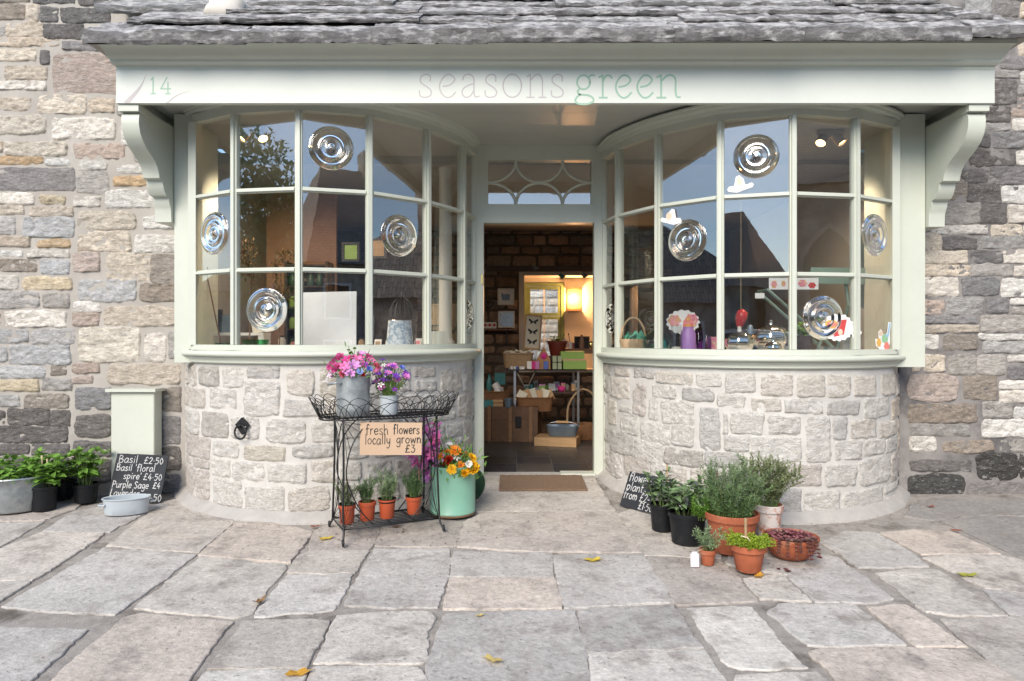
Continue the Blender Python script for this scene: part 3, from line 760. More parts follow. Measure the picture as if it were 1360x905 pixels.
    def sweep(prof, s0, s1, name, mat):
        m1 = MB(); rows = []
        for o_, z_ in prof:
            rows.append([Vector((*cpt(sg, s0+(s1-s0)*i/n, o_)[:2], z_)) for i in range(n+1)])
        rows = rows + [rows[0]]
        if sg < 0: rows = rows[::-1]
        m1.grid(rows)
        npf = len(prof)
        ends = []
        m1.add([rows[i][0] for i in range(npf)], [tuple(range(npf))]); m1.add([rows[i][-1] for i in range(npf)], [tuple(range(npf-1, -1, -1))])
        return m1.build(name, mat, win, smooth=50)
    zz = Z0
    sweep([(-0.12, zz-0.002), (0.02, zz-0.003), (0.066, zz-0.013), (0.074, zz-0.020), (0.075, zz-0.034), (0.066, zz-0.043), (0.047, zz-0.047), (0.047, zz-0.054), (0.036, zz-0.062), (0.030, zz-0.075), (0.030, zz-0.083), (0.018, zz-0.090), (0.0, zz-0.094), (-0.12, zz-0.094)], 0.10, ln-0.005, 'sill', M['paint'])
    sweep([(-0.05, Z1+0.030), (0.020, Z1+0.030), (0.026, Z1+0.040), (0.028, Z1+0.050), (0.046, Z1+0.056), (0.056, Z1+0.066), (0.056, Z1+0.074), (0.070, Z1+0.080), (0.070, Z1+0.092), (-0.05, Z1+0.092)], 0.26, ln-0.01, 'head_moulding', M['paint'])
    # corner post at the wall
    xa, xb = (2.335, 2.462) if sg < 0 else (2.335, 2.545)
    m1 = MB()
    m1.box(min(xa*sg, xb*sg), 4.615, Z0-0.09, max(xa*sg, xb*sg), 5.0, 2.565)
    m1.box(min((xa-0.02)*sg, (xa+0.03)*sg), 4.60, Z0+0.0, max((xa-0.02)*sg, (xa+0.03)*sg), 4.66, 2.55)
    m1.build('corner_post', M['paint'], win)
    # display board inside the bay and its ceiling
    m1 = MB()
    inner = [cpt(sg, 0.35 + (ln-0.40)*i/30, -0.045) for i in range(31)]
    pl = [(p.x, p.y) for p in inner] + [(0.53*sg, 5.75), (2.50*sg, 5.75)]
    m1.prism(pl if sg < 0 else pl, lambda a, b, s_: (a, b, Z0-0.010 if s_ else Z0-0.05))
    m1.build('display_board', M['whitepaint'], win)
    m1 = MB()
    m1.prism(pl, lambda a, b, s_: (a, b, Z1+0.06 if s_ else Z1+0.03))
    m1.build('bay_ceiling', M['ceil'], win)

# ---- sign board, cornice, soffit, brackets
XL, XR = -2.585, 2.685
m1 = MB(); m1.box(XL, 4.15, 2.482, XR, 4.19, 2.690)
fascia = m1.build('sign_board', M['paint_sign'], shop)
cor = [(0.0, 2.684), (0.0, 2.700), (-0.020, 2.704), (-0.034, 2.716), (-0.036, 2.728), (-0.050, 2.736), (-0.062, 2.748), (-0.075, 2.768), (-0.100, 2.784), (-0.118, 2.790), (-0.118, 2.812)]
m1 = MB(); rows = []
for o_, z_ in cor:
    sx = o_*0.42
    rows.append([Vector((XL+sx, 4.75, z_)), Vector((XL+sx, 4.147+o_, z_)), Vector((XR-sx, 4.147+o_, z_)), Vector((XR-sx, 4.75, z_))])
rows.append([Vector((XL, 4.75, 2.812)), Vector((XL, 4.2, 2.812)), Vector((XR, 4.2, 2.812)), Vector((XR, 4.75, 2.812))])
m1.grid(rows)
m1.build('cornice', M['paint'], shop, smooth=28)
# side cheeks of the canopy
m1 = MB()
m1.box(XL, 4.192, 2.50, XL+0.02, 4.89, 2.70); m1.build('canopy_cheek', M['paint'], shop)
m1 = MB(); m1.box(XR-0.02, 4.192, 2.50, XR, 4.89, 2.70); m1.build('canopy_cheek', M['paint'], shop)
m1 = MB(); m1.box(XL+0.025, 4.195, 2.60, XR-0.025, 5.52, 2.64)
soff = m1.build('soffit', M['soffit'], shop)
y = 4.20
while y < 5.5:
    m1 = MB(); m1.box(XL+0.03, y, 2.578, XR-0.03, min(y+0.213, 5.52), 2.598)
    m1.build('soffit_board', M['soffit'], soff); y += 0.216
bp = [(0.0, 2.478), (0.44, 2.478), (0.44, 2.455), (0.415, 2.448), (0.412, 2.440), (0.430, 2.425), (0.436, 2.395), (0.434, 2.36), (0.420, 2.315), (0.39, 2.275), (0.345, 2.238), (0.29, 2.208), (0.245, 2.182), (0.215, 2.150), (0.196, 2.115), (0.19, 2.088), (0.150, 2.082), (0.146, 2.055), (0.128, 2.018), (0.104, 1.992), (0.068, 1.985), (0.064, 1.95), (0.048, 1.925), (0.040, 1.90), (0.036, 1.825), (0.0, 1.825)]
for xa, xb, zs in ((-2.573, -2.467, 0.012), (2.550, 2.656, -0.012)):
    m1 = MB()
    pl = [(4.62-p, z+zs*(2.478-z)*2) for p, z in bp]
    pl[0] = (4.87, pl[0][1]); pl[-1] = (4.87, pl[-1][1])
    m1.prism(pl, lambda a, b, s_: (xb if s_ else xa, a, b))
    cx = (xa+xb)/2
    m1.box(xa-0.008, 4.165, 2.440, xb+0.008, 4.30, 2.4795)
    m1.build('bracket', M['paint'], shop, smooth=32)

# ---- stone slate roof over the shop front
m1 = MB()
m1.add([(-2.72, 4.02, 2.815), (2.80, 4.02, 2.815), (2.80, 4.95, 3.36), (-2.72, 4.95, 3.36), (-2.72, 4.95, 2.815), (2.80, 4.95, 2.815)], [(0,1,2,3), (0,3,4), (1,5,2), (0,4,5,1)])
roof = m1.build('roof', M['mortar_l'], shop)
rnd = random.Random(11)
tan = 0.60
def slate(x0, x1, y0, z0, thick, length, seed, tone):
    rr = random.Random(seed)
    nx = max(6, int((x1-x0)/0.022)); ny = 9; nt = 4
    def top(i, j):
        x = x0+(x1-x0)*i/nx; v = j/ny
        front = 0.016*noise.noise((x*5+seed, 2, 1)) + 0.010*noise.noise((x*19+seed, 4, 1)) + 0.006*noise.noise((x*45, seed, 1))
        yy = y0 + v*length + front*(1-v)
        zt = z0 + thick*(0.92 + 0.28*noise.noise((x*4+seed, v*4, 3))) + v*length*tan + 0.008*noise.noise((x*14, v*11, seed)) + 0.004*noise.noise((x*40, v*30, seed)) + max(0, 0.006*noise.noise((x*7, v*40, seed)))
        return x, yy, zt, v
    mb = MB(); rows = []
    # front edge rows from the underside up, then the top
    for q in range(nt+1):
        rw = []
        for i in range(nx+1):
            x, yy, zt, v = top(i, 0)
            zb = z0 + 0.010*noise.noise((x*7+seed, 9, 2)) + 0.005*noise.noise((x*26+seed, 9, 2))
            z = zb + (zt-zb)*q/nt
            yy2 = yy + 0.014*noise.noise((x*9, z*55, seed)) + 0.007*noise.noise((x*40, z*90, seed)) + (0.012 if q == 0 else 0)
            rw.append((x, yy2, z))
        rows.append(rw)
    for j in range(1, ny+1):
        rows.append([top(i, j)[:3] for i in range(nx+1)])
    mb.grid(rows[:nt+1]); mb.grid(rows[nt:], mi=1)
    # ends and underside
    und = [[(x0+(x1-x0)*i/nx, y0+0.012, z0) for i in range(nx+1)], [(x0+(x1-x0)*i/nx, y0+length, z0+length*tan-0.02) for i in range(nx+1)]]
    mb.grid(und[::-1])
    for e in (0, nx):
        loop = [rows[q][e] for q in range(len(rows))] + [und[1][e], und[0][e]]
        mb.add(loop, [tuple(range(len(loop)))])
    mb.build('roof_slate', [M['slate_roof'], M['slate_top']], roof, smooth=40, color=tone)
zt = 2.755; y = 3.93
for c in range(6):
    th = 0.078 if c == 0 else rnd.uniform(0.024, 0.032)
    xs = {0: -2.66, 1: -2.50, 2: -1.98, 3: -1.97, 4: -2.00, 5: -2.0}[c]; xe = {0: 2.77, 1: 2.66, 2: 2.60, 3: 2.56, 4: 2.5, 5: 2.5}[c]
    x = xs
    while x < xe-0.05:
        w = rnd.uniform(0.6, 1.3) if c == 0 else rnd.uniform(0.5, 1.3)
        x1 = min(x+w, xe)
        if xe-x1 < 0.2: x1 = xe
        t = rnd.uniform(0.9, 1.1)
        up = 0.035*max(0, (x+x1)/2-1.6)        # the courses lift towards the right-hand end
        slate(x-0.004, x1+0.004, y+rnd.uniform(-0.025, 0.025), zt+up+rnd.uniform(-0.003, 0.003), th*rnd.uniform(0.85, 1.2), 0.34, rnd.random()*50, (0.165*t, 0.16*t, 0.158*t))
        x = x1
    y += 0.187; zt += (th + 0.187*tan) if c == 0 else (th + 0.187*tan - 0.004)
# mortar lump at the verge and a projecting slate over the recess beside it
mb = MB()
R_ = 0.115
rows = []
for j in range(11):
    th = PI*j/10
    rows.append([Vector((-2.02, 4.42, 3.16)) + Vector((math.sin(th)*math.cos(a)*1.25, math.sin(th)*math.sin(a), math.cos(th)*0.9))*R_*(1+0.35*noise.noise((math.cos(a)*1.5, math.sin(a)*1.5, th*1.3))) for a in [2*PI*q/18 for q in range(18)]])
mb.grid(rows, wrap=True)
mb.build('mortar_fillet', M['plaster'], roof, smooth=180)
slate(-2.95, -2.15, 4.55, 3.215, 0.05, 0.34, 3.3, (0.2, 0.2, 0.2))

# ---- doorway: frame, fanlight, open door, threshold
m1 = MB()
for s_ in (-1, 1):
    m1.box(0.432*s_ if s_ > 0 else -0.515, 5.40, 0.0, 0.515 if s_ > 0 else -0.432, 5.50, 2.578)
    m1.box((0.445 if s_ > 0 else -0.50), 5.385, 0.0, (0.50 if s_ > 0 else -0.445), 5.3995, 2.575)
m1.box(-0.432, 5.405, 1.972, 0.432, 5.495, 2.118)
m1.box(-0.432, 5.405, 2.462, 0.432, 5.495, 2.578)
m1.box(-0.432, 5.41, 2.118, -0.398, 5.49, 2.462); m1.box(0.410, 5.41, 2.118, 0.432, 5.49, 2.462)
frame = m1.build('door_frame', M['paint'], shop)
m1 = MB(); m1.box(-0.397, 5.448, 2.119, 0.409, 5.453, 2.461); m1.build('pane', M['glass'], frame)
m1 = MB()
fx0, fx1, fz0, fz1 = -0.398, 0.410, 2.118, 2.462
W_, H_ = fx1-fx0, fz1-fz0; c1, c2 = fx0+0.27*W_, fx0+0.725*W_; zm = (fz0+fz1)/2
def arc(cx, cz, rx, rz, a0, a1, n=18): return [(cx+rx*math.cos(a0+(a1-a0)*i/n), 5.436, cz+rz*math.sin(a0+(a1-a0)*i/n)) for i in range(n+1)]
hh = H_/2
for cz, up in ((fz1, False), (fz0, True)):
    a = 1 if up else -1
    m1.tube(arc((c1+c2)/2, cz, (c2-c1)/2, hh*0.985, 0, a*PI), 0.0115, 8)
    m1.tube(arc(fx0, cz, c1-fx0, hh*0.985, 0, a*PI/2), 0.0115, 8)
    m1.tube(arc(fx1, cz, fx1-c2, hh*0.985, PI, PI-a*PI/2 if up else PI+PI/2), 0.0115, 8)
m1.build('tracery', M['paint'], frame, smooth=60)
m1 = MB(); m1.box(-0.452, 5.382, 1.49, -0.437, 5.386, 1.565); m1.box(-0.4475, 5.379, 1.50, -0.4415, 5.383, 1.555)
m1.build('latch_plate', M['brass'], frame)
m1 = MB(); m1.obox((0.40, -0.02, 0.977), (0.80, 0.04, 1.95))
door = m1.build('door', M['paint'], shop, loc=(0.466, 5.53, 0.012), rot=(0, 0, math.radians(83)))
m1 = MB(); m1.lathe([(0.012, 0), (0.012, 0.03), (0.028, 0.04), (0.03, 0.055), (0.02, 0.07), (0.0, 0.072)], (0.74, 0.0, 1.0), 16, axis=(0, 1, 0)); m1.build('door_knob', M['brass'], door, smooth=60)
m1 = MB(); m1.box(-0.53, 5.34, -0.06, 0.53, 5.53, 0.0)
m1.build('threshold', M['haunch'], shop)
m1 = MB(); m1.box(0.17, 5.385, 0.0, 0.44, 5.50, 0.016)
m1.build('weather_bar', M['paint'], shop)
# ------------------------------------------------------------------ lettering drawn as strokes
HAND = {
 'a': (1.0, [[(.82,.88),(.5,1),(.1,.6),(.15,.1),(.5,0),(.82,.5),(.86,.95)], [(.86,.95),(.84,.3),(.95,0)]]),
 's': (.8, [[(.7,.85),(.4,1),(.12,.75),(.4,.5),(.7,.25),(.4,0),(.08,.12)]]),
 'i': (.4, [[(.2,1),(.2,0)], [(.2,1.38),(.23,1.46)]]), 'l': (.42, [[(.2,1.75),(.2,0)]]),
 'e': (.9, [[(.1,.5),(.78,.55),(.7,.92),(.35,.97),(.08,.5),(.35,0),(.8,.15)]]),
 'o': (.98, [[(.5,1),(.1,.6),(.28,.05),(.75,.12),(.86,.7),(.5,1)]]),
 'r': (.72, [[(.15,1),(.15,0)], [(.15,.6),(.35,.95),(.65,.95)]]),
 'f': (.72, [[(.72,1.55),(.48,1.75),(.3,1.4),(.27,-.1)], [(.05,.92),(.62,1)]]),
 'p': (.98, [[(.15,1),(.1,-.7)], [(.15,.75),(.5,1),(.86,.6),(.5,.02),(.15,.2)]]),
 'u': (.95, [[(.12,1),(.12,.3),(.4,0),(.8,.45)], [(.8,1),(.84,0)]]),
 'g': (.95, [[(.8,.9),(.4,1),(.1,.5),(.4,.05),(.8,.5)], [(.82,1),(.8,-.4),(.4,-.68),(.1,-.45)]]),
 'n': (.95, [[(.12,1),(.12,0)], [(.12,.6),(.5,1),(.78,.7),(.8,0)]]),
 'm': (1.4, [[(.12,1),(.12,0)], [(.12,.6),(.4,1),(.65,.7),(.65,0)], [(.65,.6),(.95,1),(1.2,.7),(1.22,0)]]),
 'd': (.98, [[(.8,.85),(.4,1),(.1,.5),(.4,0),(.8,.4)], [(.8,1.75),(.84,0)]]),
 'w': (1.25, [[(.08,1),(.3,0)], [(.3,0),(.6,.85)], [(.6,.85),(.9,0)], [(.9,0),(1.15,1)]]),
 'v': (.85, [[(.08,1),(.4,0)], [(.4,0),(.75,1)]]),
 'h': (.95, [[(.12,1.75),(.12,0)], [(.12,.6),(.5,1),(.78,.7),(.8,0)]]),
 'c': (.82, [[(.75,.85),(.4,1),(.08,.5),(.4,0),(.75,.15)]]),
 'y': (.9, [[(.1,1),(.15,.4),(.45,.15),(.75,.5)], [(.8,1),(.72,-.3),(.35,-.7),(.1,-.5)]]),
 't': (.62, [[(.3,1.55),(.28,.15),(.52,0)], [(.05,1),(.6,1.02)]]),
 'B': (1.15, [[(.15,1.65),(.15,0)], [(.15,1.65),(.75,1.5),(.7,1),(.15,.85)], [(.15,.85),(.95,.7),(.85,.1),(.15,0)]]),
 'P': (1.1, [[(.18,1.65),(.14,0)], [(.16,1.6),(.85,1.45),(.8,.85),(.16,.75)]]),
 'L': (.95, [[(.3,1.65),(.12,.05)], [(.12,.05),(.85,0)]]),
 'S': (1.0, [[(.85,1.4),(.5,1.65),(.12,1.3),(.5,.85),(.85,.4),(.45,0),(.08,.2)]]),
 '£': (1.1, [[(.95,1.4),(.7,1.68),(.42,1.4),(.40,.6),(.1,.05)], [(.1,.05),(1.0,.05)], [(.12,.8),(.8,.85)]]),
 '1': (.5, [[(.1,1.35),(.3,1.6)], [(.3,1.6),(.28,0)]]), '2': (1.0, [[(.12,1.3),(.45,1.62),(.85,1.3),(.6,.7),(.12,.05)], [(.12,.05),(.95,.05)]]),
 '3': (.95, [[(.15,1.6),(.8,1.6)], [(.8,1.6),(.4,1.0)], [(.4,1.0),(.85,.75),(.75,.1),(.3,-.02),(.1,.2)]]),
 '4': (1.05, [[(.6,1.6),(.1,.55)], [(.1,.55),(.98,.55)], [(.7,1.0),(.66,0)]]),
 '5': (1.0, [[(.85,1.6),(.25,1.6)], [(.25,1.6),(.2,.95)], [(.2,.95),(.7,1),(.85,.5),(.5,0),(.1,.15)]]),
 '0': (1.0, [[(.5,1.6),(.12,.9),(.45,0),(.88,.75),(.5,1.6)]]),
 '.': (.4, [[(.15,.75),(.22,.68)]]), "'": (.35, [[(.15,1.7),(.12,1.3)]]), ',': (.4, [[(.2,.15),(.08,-.25)]]), '-': (.7, [[(.1,.6),(.6,.62)]]), ' ': (.55, []),
}
def ribbon(mb, pts, w, f, lift, taper=None):
    pts = [Vector((p[0], p[1], 0)) for p in pts]
    n = len(pts); L, Rr = [], []
    for i, p in enumerate(pts):
        t = (pts[min(i+1, n-1)] - pts[max(i-1, 0)])
        t = t.normalized() if t.length > 1e-9 else Vector((1, 0, 0))
        ww = w/2*(1 if taper is None else taper(i/(n-1)))
        q = p
        if i == 0: q = p - t*ww*0.6
        if i == n-1: q = p + t*ww*0.6
        nn = Vector((-t.y, t.x, 0))*ww
        L.append(f(q.x+nn.x, q.y+nn.y, lift)); Rr.append(f(q.x-nn.x, q.y-nn.y, lift))
    mb.grid([L, Rr])
def write(mb, text, x, y, xh, w, f, rnd=None, squeeze=1.0, wob=0.0):
    k = 0
    for ch in text:
        adv, strokes = HAND[ch]
        dy = rnd.uniform(-wob, wob)*xh if rnd else 0
        for st in strokes:
            pts = smoothpath([(a, b, 0) for a, b in st], 6) if len(st) > 2 else [Vector((*st[0], 0)), Vector(((st[0][0]+st[1][0])/2, (st[0][1]+st[1][1])/2, 0)), Vector((*st[1], 0))]
            pts = [(x + p.x*xh*squeeze + (rnd.uniform(-.012, .012)*xh if rnd else 0), y + dy + p.y*xh) for p in pts]
            ribbon(mb, pts, w*(rnd.uniform(0.85, 1.15) if rnd else 1), f, 0.0004 + k*0.00004); k += 1
        x += (adv+0.14)*xh*squeeze
    return x
ROM = {
 's': [[(.86,.70),(.84,.93),(.5,1),(.16,.88),(.13,.68),(.36,.55),(.66,.44),(.92,.27),(.84,.07),(.45,0),(.1,.07),(.05,.29)]],
 'e': [[(.27,.47),(.68,.55),(.93,.78),(.72,.97),(.40,.95),(.10,.60),(.14,.25),(.42,.01),(.72,.03),(.98,.22)]],
 'a': [[(.10,.76),(.2,.95),(.46,1),(.68,.88),(.72,.6),(.72,.2),(.80,.02),(1,.05)], [(.72,.60),(.4,.52),(.12,.36),(.08,.14),(.28,0),(.52,.07),(.72,.30)]],
 'o': [[(.5+.46*math.cos(2*PI*i/16), .5+.5*math.sin(2*PI*i/16)) for i in range(17)]],
 'n': [[(.0,.90),(.18,.99)], [(.18,.99),(.18,0)], [(.0,.0),(.38,0)], [(.18,.72),(.42,.96),(.66,.98),(.80,.80),(.82,.5)], [(.82,.5),(.82,0)], [(.64,0),(1,0)]],
 'm': [[(.0,.90),(.18,.99)], [(.18,.99),(.18,0)], [(.0,.0),(.38,0)], [(.18,.72),(.42,.96),(.66,.98),(.80,.80),(.80,.3),(.86,.04),(1,.02)]],
 'r': [[(.0,.90),(.28,.99)], [(.28,.99),(.28,0)], [(.02,0),(.62,0)], [(.28,.68),(.5,.94),(.82,.98),(1,.86)]],
 'g': [[(.44+.33*math.cos(2*PI*i/16), .68+.31*math.sin(2*PI*i/16)) for i in range(17)], [(.70,.88),(.82,.99),(1,.98)],
       [(.28,.42),(.14,.28),(.24,.15),(.68,.10),(.92,-.02),(.92,-.18),(.60,-.28),(.20,-.27),(.02,-.14),(.10,.02),(.26,.14)]],
 '1': [[(.15,.84),(.5,1)], [(.5,1),(.5,0)], [(.12,0),(.88,0)]],
 '4': [[(.66,1),(.06,.30)], [(.06,.30),(1,.30)], [(.74,.68),(.74,0)], [(.5,0),(.96,0)]],
}
def roman(mb, ch, px0, px1, py_base, py_x, w, d, y):
    def f(a, b, lift): p = P(a, b, d); return (p.x, y-lift, p.z)
    for k, st in enumerate(ROM[ch]):
        pts = smoothpath([(a, b, 0) for a, b in st], 8) if len(st) > 2 else [Vector((*st[0], 0)), Vector((*st[1], 0))]
        ribbon(mb, [(px0+(px1-px0)*p.x, py_base+(py_x-py_base)*p.y) for p in pts], w, f, 0.0006+k*0.00008)
mb = MB()
for ch, a, b in (('s',58,122),('e',150,235),('a',258,345),('s',370,432),('o',455,550),('n',572,662),('s',685,748)):
    roman(mb, ch, 540+a/3.579, 540+b/3.579, 129.6, 99.2, 1.75, 4.15, 4.15)
mb.build('lettering', M['mauve'], fascia)
mb = MB()
for ch, a, b in (('g',800,893),('r',915,976),('e',988,1070),('e',1090,1172),('m',1190,1300)):
    roman(mb, ch, 540+a/3.579, 540+b/3.579, 130.0, 100.0, 2.5, 4.15, 4.15)
mb.build('lettering', M['signgreen'], fascia)
mb = MB()
for ch, a, b in (('1',676,730),('4',766,862)):
    roman(mb, ch, 100+a/6.8, 100+b/6.8, 124.8, 103.0, 1.7, 4.15, 4.15)
mb.build('house_number', M['signgreen'], fascia)
mb = MB()
def fs(a, b, lift): p = P(a, b, 4.15); return (p.x, 4.15-lift, min(max(p.z, 2.4825), 2.6895))
ribbon(mb, smoothpath([(168, 137, 0), (180, 124, 0), (188, 113, 0), (195, 98, 0)], 6), 7.0, fs, 0.0006, lambda t: max(0.05, 1-t))
mb.build('grass_blade_motif', M['mauve'], fascia); mb = MB()
ribbon(mb, smoothpath([(222, 137, 0), (232, 129, 0), (242, 124, 0), (254, 121, 0)], 6), 2.6, fs, 0.0007, lambda t: max(0.08, 1-t))
mb.build('grass_blade_motif', M['mauve'], fascia)

# ------------------------------------------------------------------ plants and flowers
def rdir(r, tilt):
    a = r.uniform(0, 2*PI); t = abs(r.gauss(0, tilt))
    return Vector((math.sin(t)*math.cos(a), math.sin(t)*math.sin(a), math.cos(t)))
def leafgrid(L, W, cup=0.25, droop=0.3, n=5, fold=0.12, point=1.0):
    "one leaf along +Y, face up"
    rows = []
    for i in range(n+1):
        t = i/n
        w = W*0.5*(math.sin(PI*min(1, t**0.75*0.98+0.02))**0.8)*(1 if t < 1 else 0.02)
        y = L*t*(1-0.12*droop*t); z = L*(cup*t*(1-t)*1.2 - droop*t*t*0.6)
        rows.append([Vector((-w, y, z+fold*w)), Vector((-w*0.5, y, z-fold*w*0.2)), Vector((0, y, z-fold*w*0.35)), Vector((w*0.5, y, z-fold*w*0.2)), Vector((w, y, z+fold*w))])
    return rows
def frame_of(d, up=Vector((0,0,1)), roll=0.0):
    d = d.normalized(); x = d.cross(up)
    if x.length < 1e-4: x = Vector((1,0,0))
    x.normalize(); z = x.cross(d)
    R = Matrix((x, d, z)).transposed()
    return R @ Matrix.Rotation(roll, 3, 'Y')
def addleaf(mb, p, d, L, W, roll=0, mi=0):
    "cheap folded leaf: six triangles' worth"
    R = frame_of(d, roll=roll)
    q = [(0,0,0), (-W/2, L*.42, W*.16), (0, L*.45, 0), (W/2, L*.42, W*.16), (0, L, -L*.12)]
    vs = [Vector(p) + R @ Vector(a) for a in q]
    mb.add(vs, [(0,2,1), (0,3,2), (1,2,4), (2,3,4)], mi)
BASIL = [None]*4
def basil_meshes(mat, nm, L=1.0, W=0.62):
    out = []
    for q in range(4):
        mb = MB(); mb.grid(leafgrid(L, W*(0.9+0.08*q), cup=0.22+0.06*q, droop=0.15+0.14*q, fold=0.15)); out.append(mb.mesh(nm, mat, 180))
    return out
LEAFM = {'basil': basil_meshes(M['basil'], 'basil_leaf'), 'purple': basil_meshes(M['purple_leaf'], 'purple_leaf'), 'sage': basil_meshes(M['sage'], 'sage_leaf', W=0.46), 'sage_dark': basil_meshes(M['sage_dark'], 'purple_sage_leaf', W=0.44)}
def leafy(parent, z0, r0, H, spread, nst, kinds, L, seed, nodes=4, dense=2):
    "broad leaved herb: every leaf is a part"
    r = random.Random(seed); st = MB()
    for s in range(nst):
        a = 2*PI*(s+r.random()*0.6)/nst; rad = r0*math.sqrt(r.random())
        b = Vector((rad*math.cos(a), rad*math.sin(a), z0))
        d = Vector((math.cos(a)*spread*r.uniform(.3, 1)/H, math.sin(a)*spread*r.uniform(.3, 1)/H, 1)).normalized()
        h = H*r.uniform(0.62, 1.0)
        tip = b + d*h
        mid = b.lerp(tip, 0.5) + Vector((r.uniform(-.01, .01), r.uniform(-.01, .01), 0))
        path = smoothpath([b, mid, tip], 4); st.tube(path, 0.0028, 5, r2=0.0016)
        for q in range(nodes):
            t = 0.38 + 0.62*q/(nodes-1)
            p = path[min(len(path)-1, int(t*(len(path)-1)))]
            an = r.uniform(0, PI)
            for m in range(dense if q < nodes-1 else dense+2):
                an2 = an + 2*PI*m/(dense if q < nodes-1 else dense+2) + r.uniform(-.3, .3)
                el = r.uniform(-0.1, 0.5) if q < nodes-1 else r.uniform(0.25, 0.95)
                dd = Vector((math.cos(an2)*math.cos(el), math.sin(an2)*math.cos(el), math.sin(el)))
                sz = L*r.uniform(0.6, 1.1)*(0.8 + 0.35*t if q < nodes-1 else 0.72)
                R = frame_of(dd, roll=r.uniform(-.35, .35)).to_euler()
                put('leaf', LEAFM[r.choice(kinds)][r.randrange(4)], parent, p + dd*0.006, R, scale=sz)
    st.build('stem', M['stem'], parent, smooth=180)
def needles(parent, z0, r0, H, spread, nst, mat, L, W, seed, per=16, stem='stem', name='foliage', cx=0, cy=0, branch=0, curve=0.25):
    r = random.Random(seed); st, lf = MB(), MB()
    for s in range(nst):
        a = r.uniform(0, 2*PI); rad = r0*math.sqrt(r.random())
        b = Vector((cx+rad*math.cos(a), cy+rad*math.sin(a), z0))
        out = Vector((math.cos(a), math.sin(a), 0))*spread*r.uniform(0.1, 1)
        h = H*r.uniform(0.5, 1.0)
        tip = b + out + Vector((0, 0, h)); mid = b + out*0.35 + Vector((r.uniform(-.012, .012), r.uniform(-.012, .012), h*(0.5+curve*0.3)))
        runs = [smoothpath([b, mid, tip], 6)]
        for q in range(branch):
            p = runs[0][r.randrange(3, len(runs[0])-2)]
            runs.append(smoothpath([p, p + rdir(r, 0.6)*h*0.14, p + rdir(r, 0.5)*h*0.30], 4))
        for path in runs:
            st.tube(path, 0.0011, 4, r2=0.0006)
            n = per if path is runs[0] else max(5, per//2)
            for q in range(n):
                t = 0.18 + 0.82*q/n
                f_ = t*(len(path)-1); i = min(int(f_), len(path)-2)
                p = path[i].lerp(path[i+1], f_-i); tn = (path[i+1]-path[i]).normalized()
                an = r.uniform(0, 2*PI)
                sd = tn.orthogonal().normalized(); sd = Matrix.Rotation(an, 3, tn) @ sd
                for m in (1, -1):
                    dd = (sd*m*r.uniform(.6, 1) + tn*r.uniform(.35, 1.0)).normalized()
                    addleaf(lf, p, dd, L*r.uniform(.65, 1.1)*(1.1-0.35*t), W*r.uniform(.8, 1.2), r.uniform(-.6, .6))
    st.build('stem', M[stem], parent)
    o = lf.build(name, M[mat], parent); stuff(o)
    return o
def pot(parent, rt, rb, h, mat, rim=0.0, rimh=0.02, soil=True, n=32, thick=0.006, ribs=0):
    prof = [(0.0001, 0.0), (rb*0.94, 0.0), (rb, 0.004)]
    if rim:
        zr = h-rimh
        rr = rb+(rt-rim-rb)*zr/h
        prof += [(rr, zr-0.001), (rt, zr+0.001), (rt+0.001, h-0.003), (rt-0.002, h)]
    else:
        for q in range(1, 9): prof.append((rb+(rt-rb)*q/8 + (0.0016*(1 if q % 2 else 0) if ribs else 0), h*q/8 - (0.002 if q == 8 else 0)))
    prof += [(rt-thick, h), (rt-thick-0.001, h*0.80), (0.0001, h*0.80)]
    mb = MB(); mb.lathe(prof, n=n, cap0=False, cap1=False); o = mb.build('pot', mat, parent, smooth=35)
    if soil:
        mb = MB(); rows = []
        rr = random.Random(int(rt*9999))
        R_ = (rb+(rt-rb)*0.86)-thick*0.6
        for q in range(6):
            rows.append([Vector((R_*q/5*math.cos(a), R_*q/5*math.sin(a), h*0.86 + rr.uniform(-.004, .005)*(1 if q else 0))) for a in [2*PI*i/20 for i in range(20)]])
        mb.grid(rows, wrap=True); mb.build('soil', M['soil'], parent, smooth=180)
    return o
def onground(p): return (p.x, p.y, gz(p.y) + 0.013)

# flower heads: petals (slot 0) round a centre (slot 1)
def head_daisy(n=13, r=1.0, w=0.32, tilt=0.25, cen=0.30, mats=None, layers=1):
    mb = MB(); rr = random.Random(n*7+layers)
    for l in range(layers):
        for q in range(n):
            a = 2*PI*(q+0.5*l)/n + rr.uniform(-.08, .08); t = tilt + 0.35*l + rr.uniform(-.1, .1); L = r*(1-0.22*l)*rr.uniform(.9, 1.05)
            u = Vector((math.cos(a), math.sin(a), 0)); s_ = Vector((-math.sin(a), math.cos(a), 0)); up = Vector((0, 0, 1))
            def pt(x, y, z=0): return u*(x*math.cos(t)) + up*(x*math.sin(t)+z) + s_*y
            ww = w*r
            mb.grid([[pt(0.12*r, -ww*.25), pt(0.12*r, 0, -.02*r), pt(0.12*r, ww*.25)], [pt(L*.6, -ww*.5, .04*r), pt(L*.6, 0), pt(L*.6, ww*.5, .04*r)], [pt(L*.9, -ww*.38, 0), pt(L*.92, 0, -.05*r), pt(L*.9, ww*.38, 0)], [pt(L, -ww*.06, -.06*r), pt(L*1.01, 0, -.07*r), pt(L, ww*.06, -.06*r)]])
    mb.lathe([(cen*r, 0.02*r), (cen*r*.9, .12*r), (cen*r*.5, .2*r), (0.0001, .22*r)], n=10, mi=1, cap1=False)
    return mb.mesh('flower', mats, 180)
